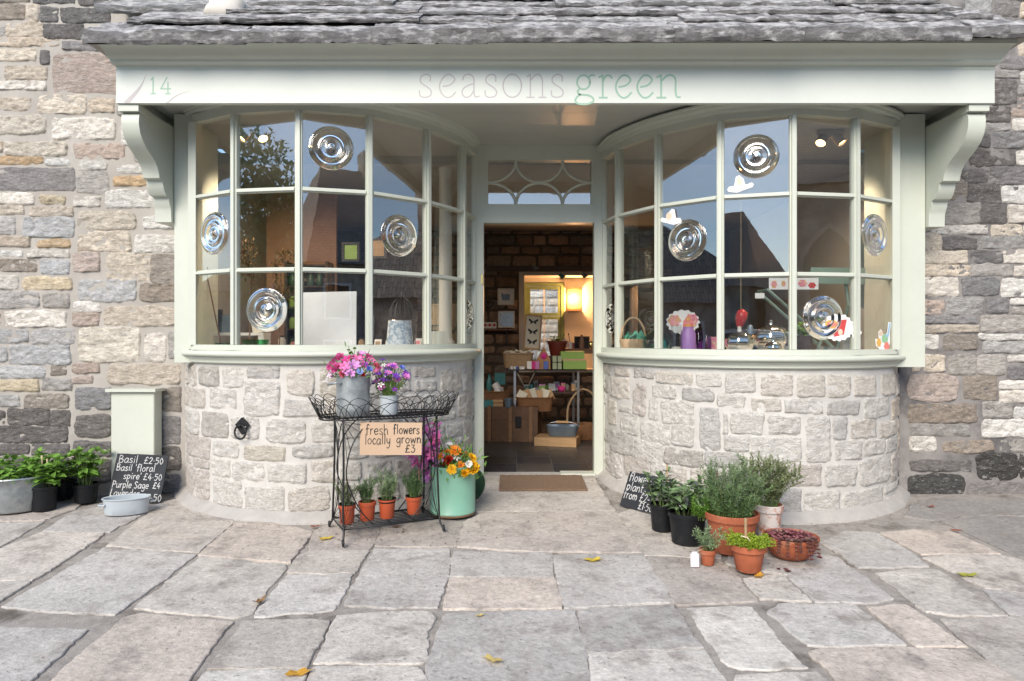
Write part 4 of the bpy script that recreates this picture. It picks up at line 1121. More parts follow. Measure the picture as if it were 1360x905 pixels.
def head_ruffle(r=1.0, mats=None, n=46, seed=1, w=0.5):
    mb = MB(); rr = random.Random(seed)
    for q in range(n):
        t = math.acos(1-1.15*q/n); a = q*2.39996
        d = Vector((math.sin(t)*math.cos(a), math.sin(t)*math.sin(a), math.cos(t)))
        R = frame_of((d + rdir(rr, .5)*.35), roll=rr.uniform(-1, 1))
        L = r*rr.uniform(.75, 1.0); W = w*r
        rows = [[R @ Vector((x*W*.5*k, L*y, z*r*.12)) for x, z in ((-1, 1), (-.4, -.2), (.4, -.2), (1, 1))] for y, k in ((.25, .4), (.7, 1), (1, .7))]
        mb.grid(rows)
    return mb.mesh('flower', mats, 180)
def head_bell(r=1.0, mats=None, seed=1, n=6):
    mb = MB(); rr = random.Random(seed)
    for q in range(n):
        a = 2*PI*q/n; u = Vector((math.cos(a), math.sin(a), 0)); s_ = Vector((-math.sin(a), math.cos(a), 0))
        rows = []
        for x, z, w in ((.08, -.4, .08), (.30, 0.05, .30), (.62, .38, .52), (.95, .50*rr.uniform(.7, 1.2), .42), (1.08, .46, .12)):
            rows.append([(u*x + s_*w*k*.62 + Vector((0, 0, z+abs(k)*.06)))*r for k in (-1, 0, 1)])
        mb.grid(rows)
    mb.lathe([(.07*r, -.1*r), (.06*r, .35*r), (0.0001, .4*r)], n=6, mi=1, cap1=False)
    return mb.mesh('flower', mats, 180)
def head_star(r=1.0, mats=None, n=5):
    mb = MB()
    for q in range(n):
        a = 2*PI*q/n; u = Vector((math.cos(a), math.sin(a), 0)); s_ = Vector((-math.sin(a), math.cos(a), 0))
        mb.add([(0,0,0), (u*.55+s_*.22+Vector((0,0,.12)))*r, u*r, (u*.55-s_*.22+Vector((0,0,.12)))*r], [(0,3,2,1)])
    mb.lathe([(.16*r, 0), (.12*r, .14*r), (0.0001, .18*r)], n=6, mi=1, cap1=False)
    return mb.mesh('flower', mats, 180)
G_, Y_ = M['p_gold'], M['p_yellow']
HEADS = {
 'pink_peony': head_ruffle(mats=[M['p_pink'], Y_], n=60, seed=2), 'salmon': head_ruffle(mats=[M['p_salmon'], Y_], n=70, seed=3, w=.34),
 'pink_bell': head_bell(mats=[M['p_pink'], M['p_white']], seed=4), 'lilac_bell': head_bell(mats=[M['p_lilac'], M['p_white']], seed=5), 'hot_bell': head_bell(mats=[M['p_hotpink'], M['p_white']], seed=6),
 'mag_bell': head_bell(mats=[M['p_magenta'], M['p_white']], seed=7), 'blue_corn': head_daisy(16, mats=[M['p_paleblue'], M['p_violet']], tilt=.6, layers=2), 'deep_blue': head_daisy(14, mats=[M['p_blue'], M['p_violet']], tilt=.5, layers=2),
 'violet': head_star(mats=[M['p_violet'], M['p_purple']], n=6), 'purple': head_star(mats=[M['p_purple'], M['p_violet']], n=5), 'white_star': head_star(mats=[M['p_white'], G_], n=5),
 'white_daisy': head_daisy(24, mats=[M['p_white'], Y_], w=.17, tilt=.3, layers=2, cen=.22), 'white_cup': head_daisy(14, mats=[M['p_white'], Y_], w=.4, tilt=.8, layers=2, cen=.35),
 'orange': head_daisy(14, mats=[M['p_orange'], M['p_rustred']], layers=2, cen=.28), 'yellow_big': head_ruffle(mats=[M['p_yellow'], G_], n=50, seed=9, w=.55), 'orange_mari': head_daisy(16, mats=[M['p_yellow'], M['p_rustred']], layers=3, cen=.2),
 'rust': head_daisy(12, mats=[M['p_orange'], M['p_red']], layers=2, cen=.4), 'red': head_ruffle(mats=[M['p_red'], G_], n=60, seed=11, w=.3), 'bud': head_ruffle(mats=[M['bouquet_leaf'], G_], n=24, seed=12, w=.6),
}
def bouquet(parent, items, base, seed, nleaf=60, leafL=0.05, spread=0.05, top=None):
    "items: (kind, (x, y, z), radius); stems run from base"
    r = random.Random(seed); st, lf = MB(), MB()
    base = Vector(base)
    for kind, p, rad in items:
        p = Vector(p); d = (p-base); d.z *= 0.7; d += Vector((0, -0.05, 0.03)); d = d.normalized() + Vector((r.uniform(-.25, .25), r.uniform(-.35, .05), r.uniform(-.1, .25)))
        R = (d.to_track_quat('Z', 'Y').to_matrix() @ Matrix.Rotation(r.uniform(0, 6), 3, 'Z')).to_euler()
        put('flower', HEADS[kind], parent, p, R, scale=rad)
        st.tube(smoothpath([base + Vector((r.uniform(-.03, .03), r.uniform(-.03, .03), 0)), base.lerp(p, .55)+Vector((0, 0, .01)), p - d.normalized()*rad*.3], 4), 0.0018, 4)
    for q in range(nleaf):
        kind, p, rad = items[r.randrange(len(items))]
        b = base.lerp(Vector(p), r.uniform(.35, 1.0)) + Vector((r.gauss(0, spread), r.gauss(0, spread), r.gauss(0, spread*.5)))
        if b.z < base.z + 0.04: b.z = base.z + 0.04 + r.random()*.03
        addleaf(lf, b, ((b-base).normalized() + rdir(r, .9)*.9), leafL*r.uniform(.6, 1.2), leafL*r.uniform(.16, .32), r.uniform(-.8, .8))
    st.build('stem', M['stem'], parent)
    stuff(lf.build('foliage', M['bouquet_leaf'], parent))
# ------------------------------------------------------------------ things standing outside, left of the left bay
# galvanised tub
c = Vector((-3.46, 4.52, 0))
tub = thing('galvanised_tub', 'round galvanised metal tub of basil against the dark foot of the wall', 'tub', onground(c))
mb = MB()
pr = [(0.0001, 0), (0.165, 0), (0.172, 0.006), (0.178, 0.02), (0.19, 0.07), (0.193, 0.075), (0.205, 0.14), (0.218, 0.205), (0.224, 0.212), (0.229, 0.219), (0.226, 0.226), (0.219, 0.222), (0.212, 0.20), (0.19, 0.165), (0.0001, 0.165)]
mb.lathe(pr, n=48, sx=1.12, cap0=False, cap1=False); mb.build('tub_body', M['galv'], tub, smooth=40)
for s_ in (-1, 1):
    mb = MB(); mb.tube(smoothpath([(s_*0.235, -.05, .17), (s_*.275, -.03, .165), (s_*.285, 0, .16), (s_*.275, .03, .165), (s_*.235, .05, .17)], 5), .006, 8); mb.build('handle', M['galv'], tub, smooth=60)
pl = thing('basil_plants', 'bushy green basil growing in the galvanised tub', 'plant', (c.x, c.y, gz(c.y)+.178))
leafy(pl, 0, .19, .17, .08, 20, ['basil'], .075, 31, nodes=4, dense=3)

def basil_pot(px, d, r_, h, label, kinds, seed, H, spread, nst, L=.052, extra=None, dense=3):
    c = P(px, 600, d)
    t = thing('potted_basil', label, 'potted plant', onground(c), rz=seed)
    pot(t, r_, r_*.80, h, M['blackpot'], rim=.005, rimh=.018)
    leafy(t, h*.84, r_*.55, H, spread, nst, kinds, L, seed, dense=dense)
    return t, c
t, c = basil_pot(58, 4.49, .086, .155, 'green basil in a black plastic pot with two split canes', ['basil'], 41, .22, .13, 15, L=.082)
for dx, hh in ((-.02, .30), (.012, .33)):
    mb = MB(); mb.tube([(dx, -.02, .10), (dx+.006, -.015, .10+hh*.75)], .0055, 6); mb.build('cane', M['raffia'], t)
t, c = basil_pot(114, 4.66, .080, .125, 'green basil in the smaller black pot between the cane pot and the chalkboard', ['basil'], 43, .25, .11, 14, L=.076)
needles(t, .12, .04, .30, .06, 5, 'basil', .03, .008, 44, per=14)
t, c = basil_pot(84, 4.76, .075, .12, 'dark purple leaved basil in a black pot tucked behind the green basil pots', ['purple', 'purple', 'basil'], 45, .18, .10, 11, L=.06)

# painted meter box
x0, x1, yf = -2.975, -2.679, 4.775
zt = .722
bx = thing('meter_box', 'tall sage green painted box with a flat lid against the wall', 'box', ((x0+x1)/2, 4.83, gz(4.83)))
o = Vector(bx.location)
mb = MB(); mb.box(x0-o.x, yf-o.y, -.02, x1-o.x, 4.878-o.y, zt-.022-o.z); mb.box(x0+.004-o.x, yf-.0025-o.y, .0, x1-.004-o.x, yf-o.y, zt-.03-o.z); mb.build('casing', M['paint'], bx)
mb = MB(); mb.box(x0-.026-o.x, yf-.03-o.y, zt-.021-o.z, x1+.022-o.x, 4.878-o.y, zt-o.z); mb.build('lid', M['paint'], bx)

# chalkboards
def board(name, label, w, h, loc, rot, lines, mat, ink, th=.008, ragged=0, cat='sign', seed=1, name_text='chalk_lettering'):
    t = thing(name, label, cat, loc, rot=rot)
    mb = MB(); r = random.Random(seed)
    pl_ = []
    cor_ = [(-w/2, 0), (w/2, 0), (w/2, h), (-w/2, h)]
    for i in range(4):
        a, b = Vector((*cor_[i], 0)), Vector((*cor_[(i+1) % 4], 0))
        for q in range(10):
            p = a.lerp(b, q/10)
            pl_.append((p.x + ragged*r.uniform(-1, 1), p.y + ragged*r.uniform(-1, 1)))
    mb.prism(pl_, lambda a, b, s_: (a, -th if s_ else 0, b))
    mb.build('board_panel', mat, t)
    mb = MB(); rr = random.Random(seed+5)
    for text, x, y, xh, wd, sq in lines:
        write(mb, text, x, y, xh, wd, lambda a, b, l: (a, -th-l, b), rr, sq, .05)
    mb.build(name_text, ink, t)
    return t
# price board leaning on the meter box
p0 = Vector((P(178, 665, 4.655).x, 4.655, gz(4.655)+.012))
w_, h_ = .350, .318
sx = w_/70.0
board('chalkboard', 'slate chalkboard listing basil, purple sage and lavender prices', w_, h_, p0, (math.radians(-17), math.radians(2.5), 0),
      [('Basil', -.155, .258, .030, 0.0046, 1.0), ('£2.50', .018, .258, .026, 0.0046, 1.0), ("Basil 'floral", -.16, .205, .027, 0.0046, .92), ("spire'", -.10, .150, .026, 0.0046, .95), ('£4.50', .035, .148, .026, 0.0046, .95),
       ('Purple Sage', -.165, .090, .027, 0.0046, .84), ('£4', .110, .095, .024, 0.0046, .9), ('Lavender', -.168, .034, .028, 0.0046, .86), ('£3.50', .050, .010, .028, 0.0046, .95)], M['slateboard'], M['chalk'], ragged=.0015, seed=3)
# board among the right-hand pots
pa, pb = G(825, 675), G(865, 687.5)
c = (pa+pb)/2
w_ = .262
rz = math.atan2(pb.y-pa.y, pb.x-pa.x)
board('chalkboard', 'small tilted slate reading flowers, plants from, leaning behind the black sage pots', w_, .238, (c.x, c.y+.02, gz(c.y)+.014), (math.radians(-26), 0, rz),
      [('flowers,', -.118, .178, .034, .0052, .88), ('plants', -.118, .115, .033, .0052, .92), ('from £2-', -.122, .058, .032, .0052, .84), ('£1.50', .022, .008, .028, .0052, .9)], M['slateboard'], M['chalk'], ragged=.0015, seed=8)

# enamel dish
c = Vector((P(168, 680, 4.41).x, 4.41, 0))
dish = thing('enamel_dish', 'oval pale blue grey enamel roasting dish in front of the price board', 'dish', onground(c), rz=math.radians(16))
mb = MB()
mb.lathe([(0.0001, 0), (.118, 0), (.124, .004), (.130, .05), (.134, .092), (.141, .096), (.143, .101), (.139, .104), (.130, .100), (.126, .05), (.120, .008), (0.0001, .007)], n=48, sy=.60, cap0=False, cap1=False)
mb.build('dish_body', M['enamel'], dish, smooth=40)
for s_ in (-1, 1):
    mb = MB(); a0 = PI+.32 if s_ < 0 else .32
    pts = []
    for q in range(9):
        an = a0 + (q-4)*.085; k = 1.04 + .15*math.sin(PI*q/8)
        pts.append((.134*k*math.cos(an), .134*.60*k*math.sin(an), .066))
    if s_ < 0: pts = [(x, y, z) for x, y, z in pts]
    mb.tube(pts, .0062, 8); mb.build('handle', M['enamel'], dish, smooth=60)

# tethering ring on the bay
s = s_of_px(-1, 325); c = cpt(-1, s, .024); d = c.y
z = P(0, 567, d).z
n0 = (cpt(-1, s, .1)-c).normalized(); ang = math.atan2(n0.x, -n0.y)
ring = thing('tether_ring', 'black iron ring on a diamond plate fixed to the bay stonework', 'ring', (c.x, c.y, z), rz=ang)
mb = MB(); mb.prism([(0, .058), (.050, .012), (0, -.048), (-.050, .012)], lambda a, b, s_: (a, -.005 if s_ else .012, b)); mb.build('plate', M['black_iron'], ring)
for xx in (-.030, .030):
    mb = MB(); mb.lathe([(.0055, 0), (.005, .003), (.0001, .005)], (xx, -.005, .0), 10, axis=(0, -1, 0)); mb.build('bolt', M['steel'], ring, smooth=50)
mb = MB(); mb.tube([(.042*math.sin(2*PI*i/32), -.014-.003*(1-math.cos(2*PI*i/32)), -.032+.042*math.cos(2*PI*i/32)) for i in range(32)], .0062, 8, closed=True); mb.build('ring_loop', M['black_iron'], ring, smooth=180)
mb = MB(); mb.tube([(0, -.002, .008), (0, -.020, .014), (0, -.024, .004), (0, -.014, -.004)], .005, 6); mb.build('staple', M['black_iron'], ring, smooth=180)

# ------------------------------------------------------------------ wirework plant stand
SCN = Vector((-.957, 4.10, 0)); SA = math.radians(26)
def sloc(x, y=0, z=0):       # stand coordinates -> world
    return Vector((SCN.x + x*math.cos(SA) - y*math.sin(SA), SCN.y + x*math.sin(SA) + y*math.cos(SA), z))
gl = gz(SCN.y)
st = thing('plant_stand', 'black wirework plant stand with a scalloped basket top', 'plant stand', (SCN.x, SCN.y, gl), rz=SA)
def zg(x, y): return gz(sloc(x, y).y) - gl + .010     # ground under a foot
BZ, SHZ = .612-gl, .006-gl
lx, ly = .282, .158
for sx_ in (-1, 1):
    for sy_ in (-1, 1):
        mb = MB(); X, Y = sx_*lx, sy_*ly
        z0 = zg(X*1.04, Y*1.18)
        ptop = [(X*.98, Y*.72, BZ), (X*.98, Y*.78, BZ*.6), (X, Y*.86, SHZ+.08), (X*1.0, Y*.98, SHZ-.01), (X*1.03, Y*1.10, z0+.028), (X*1.04, Y*1.16, z0+.010)]
        path = smoothpath(ptop, 5)
        # scrolled foot
        ce = Vector((X*1.04, Y*1.16, z0+.024))
        for q in range(1, 15):
            a = -PI/2 + q*.42; rr_ = .019*(1-q/22)
            path.append(ce + Vector((0, sy_*rr_*math.cos(a), rr_*math.sin(a))))
        mb.tube(path, .0062, 8); mb.build('leg', M['wire'], st, smooth=180)
# ornamental bows with spray wires at each end, front and back
for sy_ in (-1, 1):
    for sx_ in (-1, 1):
        mb = MB(); Y = sy_*ly*.80
        bow = smoothpath([(sx_*.12, Y, BZ-.01), (sx_*.185, Y, BZ-.07), (sx_*.24, Y, BZ-.17), (sx_*.262, Y, BZ*.52+.02), (sx_*.235, Y, SHZ+.20), (sx_*.18, Y, SHZ+.09), (sx_*.115, Y, SHZ+.01)], 6)
        mb.tube(bow, .0038, 6)
        for q in range(5):
            mb.tube([(sx_*.278, Y, BZ-.005), bow[3+q*3]], .0016, 4)
            mb.tube([(sx_*.28, Y*1.04, SHZ+.005), bow[-4-q*3]], .0016, 4)
        mb.build('side_bow', M['wire'], st, smooth=180)
# end bows
for sx_ in (-1, 1):
    mb = MB()
    mb.tube(smoothpath([(sx_*lx, -ly*.6, BZ-.02), (sx_*lx, -ly*.1, BZ-.13), (sx_*lx, -ly*.0, BZ*.55), (sx_*lx, -ly*.1, SHZ+.14), (sx_*lx, -ly*.6, SHZ+.03)], 6), .0034, 6)
    mb.tube(smoothpath([(sx_*lx, ly*.6, BZ-.02), (sx_*lx, ly*.1, BZ-.13), (sx_*lx, ly*.0, BZ*.55), (sx_*lx, ly*.1, SHZ+.14), (sx_*lx, ly*.6, SHZ+.03)], 6), .0034, 6)
    mb.build('end_bow', M['wire'], st, smooth=180)
# lower shelf of wires
mb = MB()
for y in [(-1+2*i/9)*ly*.9 for i in range(10)]: mb.tube([(-lx*1.0, y, SHZ), (lx*1.0, y, SHZ)], .0024 if abs(y) < ly*.85 else .0052, 5)
for x in (-lx, -.14, 0, .14, lx): mb.tube([(x, -ly*.9, SHZ-.004), (x, ly*.9, SHZ-.004)], .004, 5)
mb.build('shelf', M['wire'], st, smooth=180)
# basket: oval wire floor and flared scallop sides
mb = MB(); bl, bw = .385, .150
oval = lambda a, L, W: (L*math.copysign(abs(math.cos(a))**.75, math.cos(a)), W*math.copysign(abs(math.sin(a))**.75, math.sin(a)))
for rr_, zz in ((1.0, 0), (.985, .014)): mb.tube([(*oval(2*PI*i/64, bl*rr_, bw*rr_), BZ+zz) for i in range(64)], .0046, 6, closed=True)
for q in range(30):
    x = -bl*.97 + 2*bl*.97*q/29
    y = bw*max(0.1, (1-(abs(x)/bl)**2.67))**.375
    mb.tube([(x, -y, BZ+.002), (x, y, BZ+.002)], .0020, 4)
for y in (-.09, -.03, .03, .09): mb.tube([(-bl*.9, y, BZ+.005), (bl*.9, y, BZ+.005)], .0024, 4)
mb.build('basket_floor', M['wire'], st, smooth=180)
NS = 24
for ring_i, (span, hh) in enumerate(((2.0, .088), (2.0, .122))):
    mb = MB()
    for q in range(NS):
        a0 = 2*PI*(q + .5*ring_i)/NS
        pts = []
        for j in range(11):
            t = j/10; a = a0 + (t-.5)*span*2*PI/NS
            h = hh*math.sin(PI*t)**.65; fl = 1 + .20*(h/.118)
            ox, oy = oval(a, bl*1.0, bw*1.0)
            pts.append((ox*(1+.15*(h/.118)), oy*(1+.50*(h/.118)), BZ+.006+h))
        mb.tube(pts, .0022, 4)
    mb.build('scallop_wires', M['wire'], st, smooth=180)

# hanging card
c = sloc(-.02, -bw-.022, 0)
cw, ch = .347, .186
board('card_sign', 'brown card reading fresh flowers locally grown £3 hung on the plant stand', cw, ch, (c.x, c.y, .612-.018-ch), (math.radians(3), math.radians(1.0), SA-math.radians(20)),
      [('fresh', -.142, .118, .033, 0.0046, .82), ('flowers', .012, .122, .031, .0056, .72), ('locally', -.145, .062, .033, 0.0046, .74), ('grown', .030, .068, .030, .0054, .86), ('£3', .080, .015, .026, .0054, 1.0)], M['card'], M['ink'], th=.003, cat='sign', seed=12, name_text='ink_lettering')

# bucket with pink flowers
c = sloc(-.195, .0); zb = .612+.014
bu = thing('zinc_bucket', 'tall galvanised bucket with a drop handle on the plant stand', 'bucket', (c.x, c.y, zb))
mb = MB(); mb.lathe([(0.0001, 0), (.090, 0), (.093, .004), (.0945, .05), (.0955, .12), (.097, .225), (.102, .229), (.103, .235), (.099, .238), (.094, .234), (.091, .18), (0.0001, .178)], n=40, cap0=False, cap1=False); mb.build('bucket_body', M['galv'], bu, smooth=40)
mb = MB(); mb.tube(smoothpath([(-.045, -.088, .19), (-.075, -.11, .192), (-.12, -.085, .186), (-.13, -.05, .18), (-.098, -.02, .186)], 6), .006, 8); mb.build('handle', M['galv'], bu, smooth=180)
def items_px(lst, c, zrim):
    out = []
    for kind, x, y, dd, rad in lst:
        p = P(x, y, c.y+dd); out.append((kind, (p.x-c.x, p.y-c.y, p.z-zrim), rad))
    return out
r = random.Random(3)
zr = zb+.236
bq = thing('flower_bunch', 'mixed pink, lilac and blue flowers in the zinc bucket', 'flowers', (c.x, c.y, zr))
its = items_px([('pink_peony', 448, 490, -.05, .040), ('salmon', 456, 497, -.08, .030), ('hot_bell', 462, 480, 0, .034), ('lilac_bell', 470, 487, -.07, .036), ('pink_bell', 476, 478, .0, .034), ('hot_bell', 468, 476, .03, .030), ('lilac_bell', 441, 499, -.04, .026), ('pink_bell', 483, 486, -.03, .030),
   ('blue_corn', 478, 495, -.09, .026), ('deep_blue', 490, 491, -.06, .024), ('pink_bell', 492, 480, .02, .026), ('hot_bell', 455, 484, .03, .030), ('pink_peony', 441, 488, .02, .034), ('bud', 466, 470, .0, .016), ('bud', 471, 464, .02, .013), ('bud', 463, 466, .03, .013), ('violet', 486, 484, -.04, .020), ('pink_peony', 452, 476, .04, .034), ('lilac_bell', 480, 472, .03, .030), ('pink_bell', 444, 480, .03, .032), ('hot_bell', 488, 474, .04, .028), ('pink_bell', 458, 488, -.08, .030), ('lilac_bell', 466, 497, -.10, .026), ('salmon', 499, 486, -.01, .024), ('lilac_bell', 461, 492, -.09, .026), ('white_star', 437, 500, -.06, .022), ('red', 482, 498, -.09, .016)], c, zr)
bouquet(bq, its, (0, 0, -.06), 21, nleaf=110, leafL=.045, spread=.03)
# small can with violet flowers
c = sloc(.005, -.045)
cn = thing('ribbed_can', 'small pale blue ribbed tin can on the plant stand', 'can', (c.x, c.y, zb))
prof_ = [(0.0001, 0), (.050, 0), (.0515, .003)]
for q in range(1, 24): prof_.append((.0505 + .004*q/24 + (.0013 if q % 2 else 0), .108*q/24))
prof_ += [(.057, .108), (.0575, .111), (.054, .112), (.053, .09), (0.0001, .088)]
mb = MB(); mb.lathe(prof_, n=36, cap0=False, cap1=False); mb.build('can_body', M['enamel'], cn, smooth=60)
zr = zb+.111
bq = thing('flower_bunch', 'violet, purple and white flowers in the small ribbed can', 'flowers', (c.x, c.y, zr))
lst = []
for q in range(60):
    a = r.uniform(0, 2*PI); rad = math.sqrt(r.random())
    lst.append((r.choice(['violet', 'violet', 'purple', 'deep_blue', 'white_star', 'violet', 'mag_bell']), 518+26*rad*math.cos(a), 498-17*rad*math.sin(a)+(3 if abs(rad) > .6 else 0), r.uniform(-.06, .05), r.uniform(.017, .026)))
lst += [('pink_bell', 500, 494, -.03, .024), ('salmon', 502, 490, 0, .022), ('violet', 508, 478, .02, .022), ('purple', 541, 504, -.02, .018)]
bouquet(bq, items_px(lst, c, zr), (0, 0, -.05), 22, nleaf=230, leafL=.034, spread=.020)
# four herb pots on the shelf
labs = ['sparse pale herb with a thin cane in an orange pot on the stand shelf', 'upright rosemary in an orange rimmed pot, second on the stand shelf from the chalk free wall end', 'grey lavender in an orange pot with a black inner rim', 'bushy rosemary in an orange pot beside a brown cane']
labs[1] = 'upright dark rosemary in an all orange rimmed pot on the stand shelf'
for q, (tx, ty, rt, hh_, mat_, H_, n_, sd) in enumerate(((-.235, -.02, .050, .108, 'thyme', .19, 14, 5), (-.112, .0, .052, .108, 'rosemary', .17, 22, 6), (.005, -.005, .053, .112, 'lavender', .19, 26, 7), (.178, .02, .050, .105, 'rosemary', .18, 34, 8))):
    c = sloc(tx, ty)
    t = thing('potted_herb', labs[q], 'potted plant', (c.x, c.y, .006+.0035), rz=q)
    pot(t, rt, rt*.78, hh_, M['terra_plastic'], rim=.004, rimh=.022 if q != 2 else .012)
    if q in (0, 2, 3):
        mb = MB(); mb.lathe([(rt-.004, hh_-.02), (rt-.0005, hh_+.001), (rt+.002, hh_+.004), (rt-.006, hh_+.004), (rt-.01, hh_-.02)], n=28, cap0=False, cap1=False); mb.build('inner_pot', M['blackpot'], t, smooth=40)
    needles(t, hh_*.84, rt*.5, H_, .062, n_, mat_, .028 if q != 2 else .032, .0038, sd+60, per=20, branch=1)
    if q == 3:
        mb = MB(); mb.tube([(-.038, .005, .08), (-.034, .005, .27)], .0055, 7); mb.build('cane', M['twig'], t, smooth=180)
    if q == 0:
        mb = MB(); mb.tube([(0.006, .01, .08), (0.0, .01, .25)], .005, 6); mb.build('cane', M['twig'], t, smooth=180)

# mint green bin
c = Vector((P(601, 690, 4.42).x, 4.42, 0))
bn = thing('enamel_bin', 'chipped mint green enamel bin standing by the doorway', 'bin', onground(c))
mb = MB(); mb.lathe([(0.0001, 0.006), (.142, .006), (.1455, .012), (.146, .02), (.1445, .022), (.1475, .30), (.1495, .304), (.1495, .312), (.146, .312), (.142, .30), (.140, .27), (0.0001, .268)], n=56, cap0=False, cap1=False); mb.build('bin_body', M['mint'], bn, smooth=40)
mb = MB(); mb.lathe([(.1465, 0), (.1485, .003), (.1485, .010), (.1465, .013)], n=56, cap0=False, cap1=False); mb.build('rusty_foot_rim', M['rust'], bn, smooth=60)
zr = gz(c.y)+.012+.308
bq = thing('flower_bunch', 'orange, yellow, red and white flowers in the mint green bin', 'flowers', (c.x, c.y, zr))
lst = [('white_daisy', 598, 593, 0, .045), ('orange', 604, 599, -.06, .044), ('rust', 592, 601, -.02, .030), ('red', 596, 612, -.11, .034), ('white_star', 606, 608, -.08, .030), ('orange_mari', 600, 624, -.15, .036), ('rust', 612, 618, -.10, .030), ('white_cup', 622, 617, -.14, .032), ('yellow_big', 627, 622, -.11, .052), ('yellow_big', 617, 629, -.15, .030), ('orange_mari', 627, 608, -.05, .036), ('orange', 586, 606, -.05, .030), ('rust', 620, 604, .0, .028), ('white_star', 585, 596, .0, .026), ('orange', 612, 604, .02, .034), ('red', 590, 616, -.06, .018), ('bud', 622, 598, .02, .014), ('bud', 610, 592, .04, .014)]
bouquet(bq, items_px(lst, c, zr), (0, 0, -.10), 23, nleaf=420, leafL=.055, spread=.055)
# pink spires leaning out of the back of the bin
bq = thing('gladiolus_bunch', 'tall spires of magenta pink flowers behind the hanging card', 'flowers', (c.x-.05, c.y+.03, zr))
lst = []
for sp, (xb, yb, xt, yt, n_) in enumerate(((578, 640, 571, 558, 15), (572, 640, 556, 586, 12), (566, 640, 543, 594, 10), (580, 640, 582, 566, 13))):
    for q in range(n_):
        t_ = q/(n_-1)
        x_ = 580+(xt-580)*(.35+.65*t_) + r.uniform(-6, 6); y_ = 632+(yt-632)*t_
        lst.append((r.choice(['mag_bell', 'lilac_bell', 'pink_bell', 'mag_bell']), x_, y_, -.04+r.uniform(-.05, .04), .046*(1.05-.45*t_)))
its = items_px(lst, Vector((c.x-.05, c.y+.03, 0)), zr)
bouquet(bq, its, (.03, .0, -.06), 24, nleaf=40, leafL=.06, spread=.03)
# its dark green lid leaning behind
mb = MB()
lidc = Vector((-.505, 4.66, 0))
lid = thing('bin_lid', 'dark green round lid propped behind the mint green bin', 'lid', (lidc.x, lidc.y, gz(lidc.y)+.014), rot=(0, math.radians(-70), math.radians(62)))
mb.lathe([(0.0001, 0), (.10, .002), (.112, .006), (.115, .014), (.112, .018), (.105, .014), (0.0001, .012)], (.112, 0, 0), n=40, cap0=False, cap1=False)
M['darkgreen'] = mk('dark green enamel', (.035, .085, .04), .4, var=(10, .2))
mb.build('lid_disc', M['darkgreen'], lid, smooth=40)

# door mat
mb = MB(); r = random.Random(9)
y0_, y1_ = 4.93, 5.33; w0 = .315
n_ = 40; rows = []
for j in range(15):
    rows.append([Vector((-w0+2*w0*i/n_ + .012, y0_+(y1_-y0_)*j/14, gz(y0_+(y1_-y0_)*j/14)+.014+.012+.002*r.uniform(-1, 1))) for i in range(n_+1)])
mb.grid(rows)
edge = rows[0] + [q[-1] for q in rows[1:]] + rows[-1][::-1][1:] + [q[0] for q in rows[::-1][1:-1]]
mb.grid([[p - Vector((0, 0, .014)) for p in edge], edge], wrap=True)
mt = tag(mb.build('door_mat', M['coir']), 'brown coir door mat lying before the open shop door', 'mat')

# ------------------------------------------------------------------ pots by the right bay
def at(px, d): p = P(px, 600, d); return Vector((p.x, d, 0))
c = at(880, 4.09); t = thing('potted_sage', 'green sage in the slimmer black pot right beside the tilted slate', 'potted plant', onground(c))
pot(t, .078, .062, .155, M['blackpot'], rim=.004, rimh=.022)
leafy(t, .13, .05, .22, .09, 11, ['sage', 'sage', 'sage', 'sage_dark'], .066, 51, nodes=6, dense=3)
mb = MB(); mb.tube([(.03, .02, .12), (.034, .03, .38)], .005, 6); mb.build('cane', M['bamboo'], t, smooth=180)
c = at(913, 3.88); t = thing('potted_sage', 'bushy sage with purple shoots in the wider black pot', 'potted plant', onground(c))
pot(t, .107, .086, .172, M['blackpot'], rim=.005, rimh=.024)
leafy(t, .145, .075, .20, .13, 14, ['sage', 'sage', 'sage', 'sage_dark'], .068, 52, nodes=6, dense=3)
needles(t, .145, .05, .14, .08, 34, 'basil', .022, .009, 53, per=14, cx=.06, cy=-.06, branch=1)
c = at(972, 3.745); t = thing('potted_lavender', 'feathery green lavender in the largest terracotta pot', 'potted plant', onground(c))
pot(t, .143, .10, .212, M['terracotta'], rim=.004, rimh=.035)
needles(t, .18, .10, .30, .13, 70, 'lavender', .036, .0046, 54, per=26, branch=2)
needles(t, .18, .10, .22, .17, 60, 'rosemary', .030, .0050, 55, per=20, branch=1)
mb = MB(); mb.tube([(-.06, .05, .15), (-.062, .06, .42)], .005, 6); mb.build('cane', M['twig'], t, smooth=180)
mb = MB(); mb.obox((-.02, -.06, .375), (.034, .002, .03), (.3, .7, .3)); mb.build('plant_label', M['whiteplastic'], t)
c = at(1021, 3.98); t = thing('potted_thyme', 'grey leggy thyme in the white bloomed terracotta pot', 'potted plant', onground(c))
pot(t, .080, .058, .185, M['terra_white'], rim=.005, rimh=.04)
needles(t, .16, .05, .28, .20, 60, 'thyme', .017, .0095, 56, per=26, branch=3, curve=.5)
mb = MB(); mb.obox((-.01, -.05, .325), (.03, .002, .02), (.2, .2, .2)); mb.build('plant_label', M['whiteplastic'], t)
c = at(994, 3.475); t = thing('potted_golden_thyme', 'bright golden green thyme in a terracotta pot with a tied stick', 'potted plant', onground(c))
pot(t, .090, .060, .135, M['terracotta'], rim=.006, rimh=.032)
needles(t, .108, .075, .062, .075, 230, 'golden', .0095, .0075, 57, per=12, branch=1, curve=.9)
mb = MB(); mb.tube([(-.022, -.03, .09), (-.025, -.032, .27)], .0075, 8); mb.build('stick', M['bamboo'], t, smooth=60)
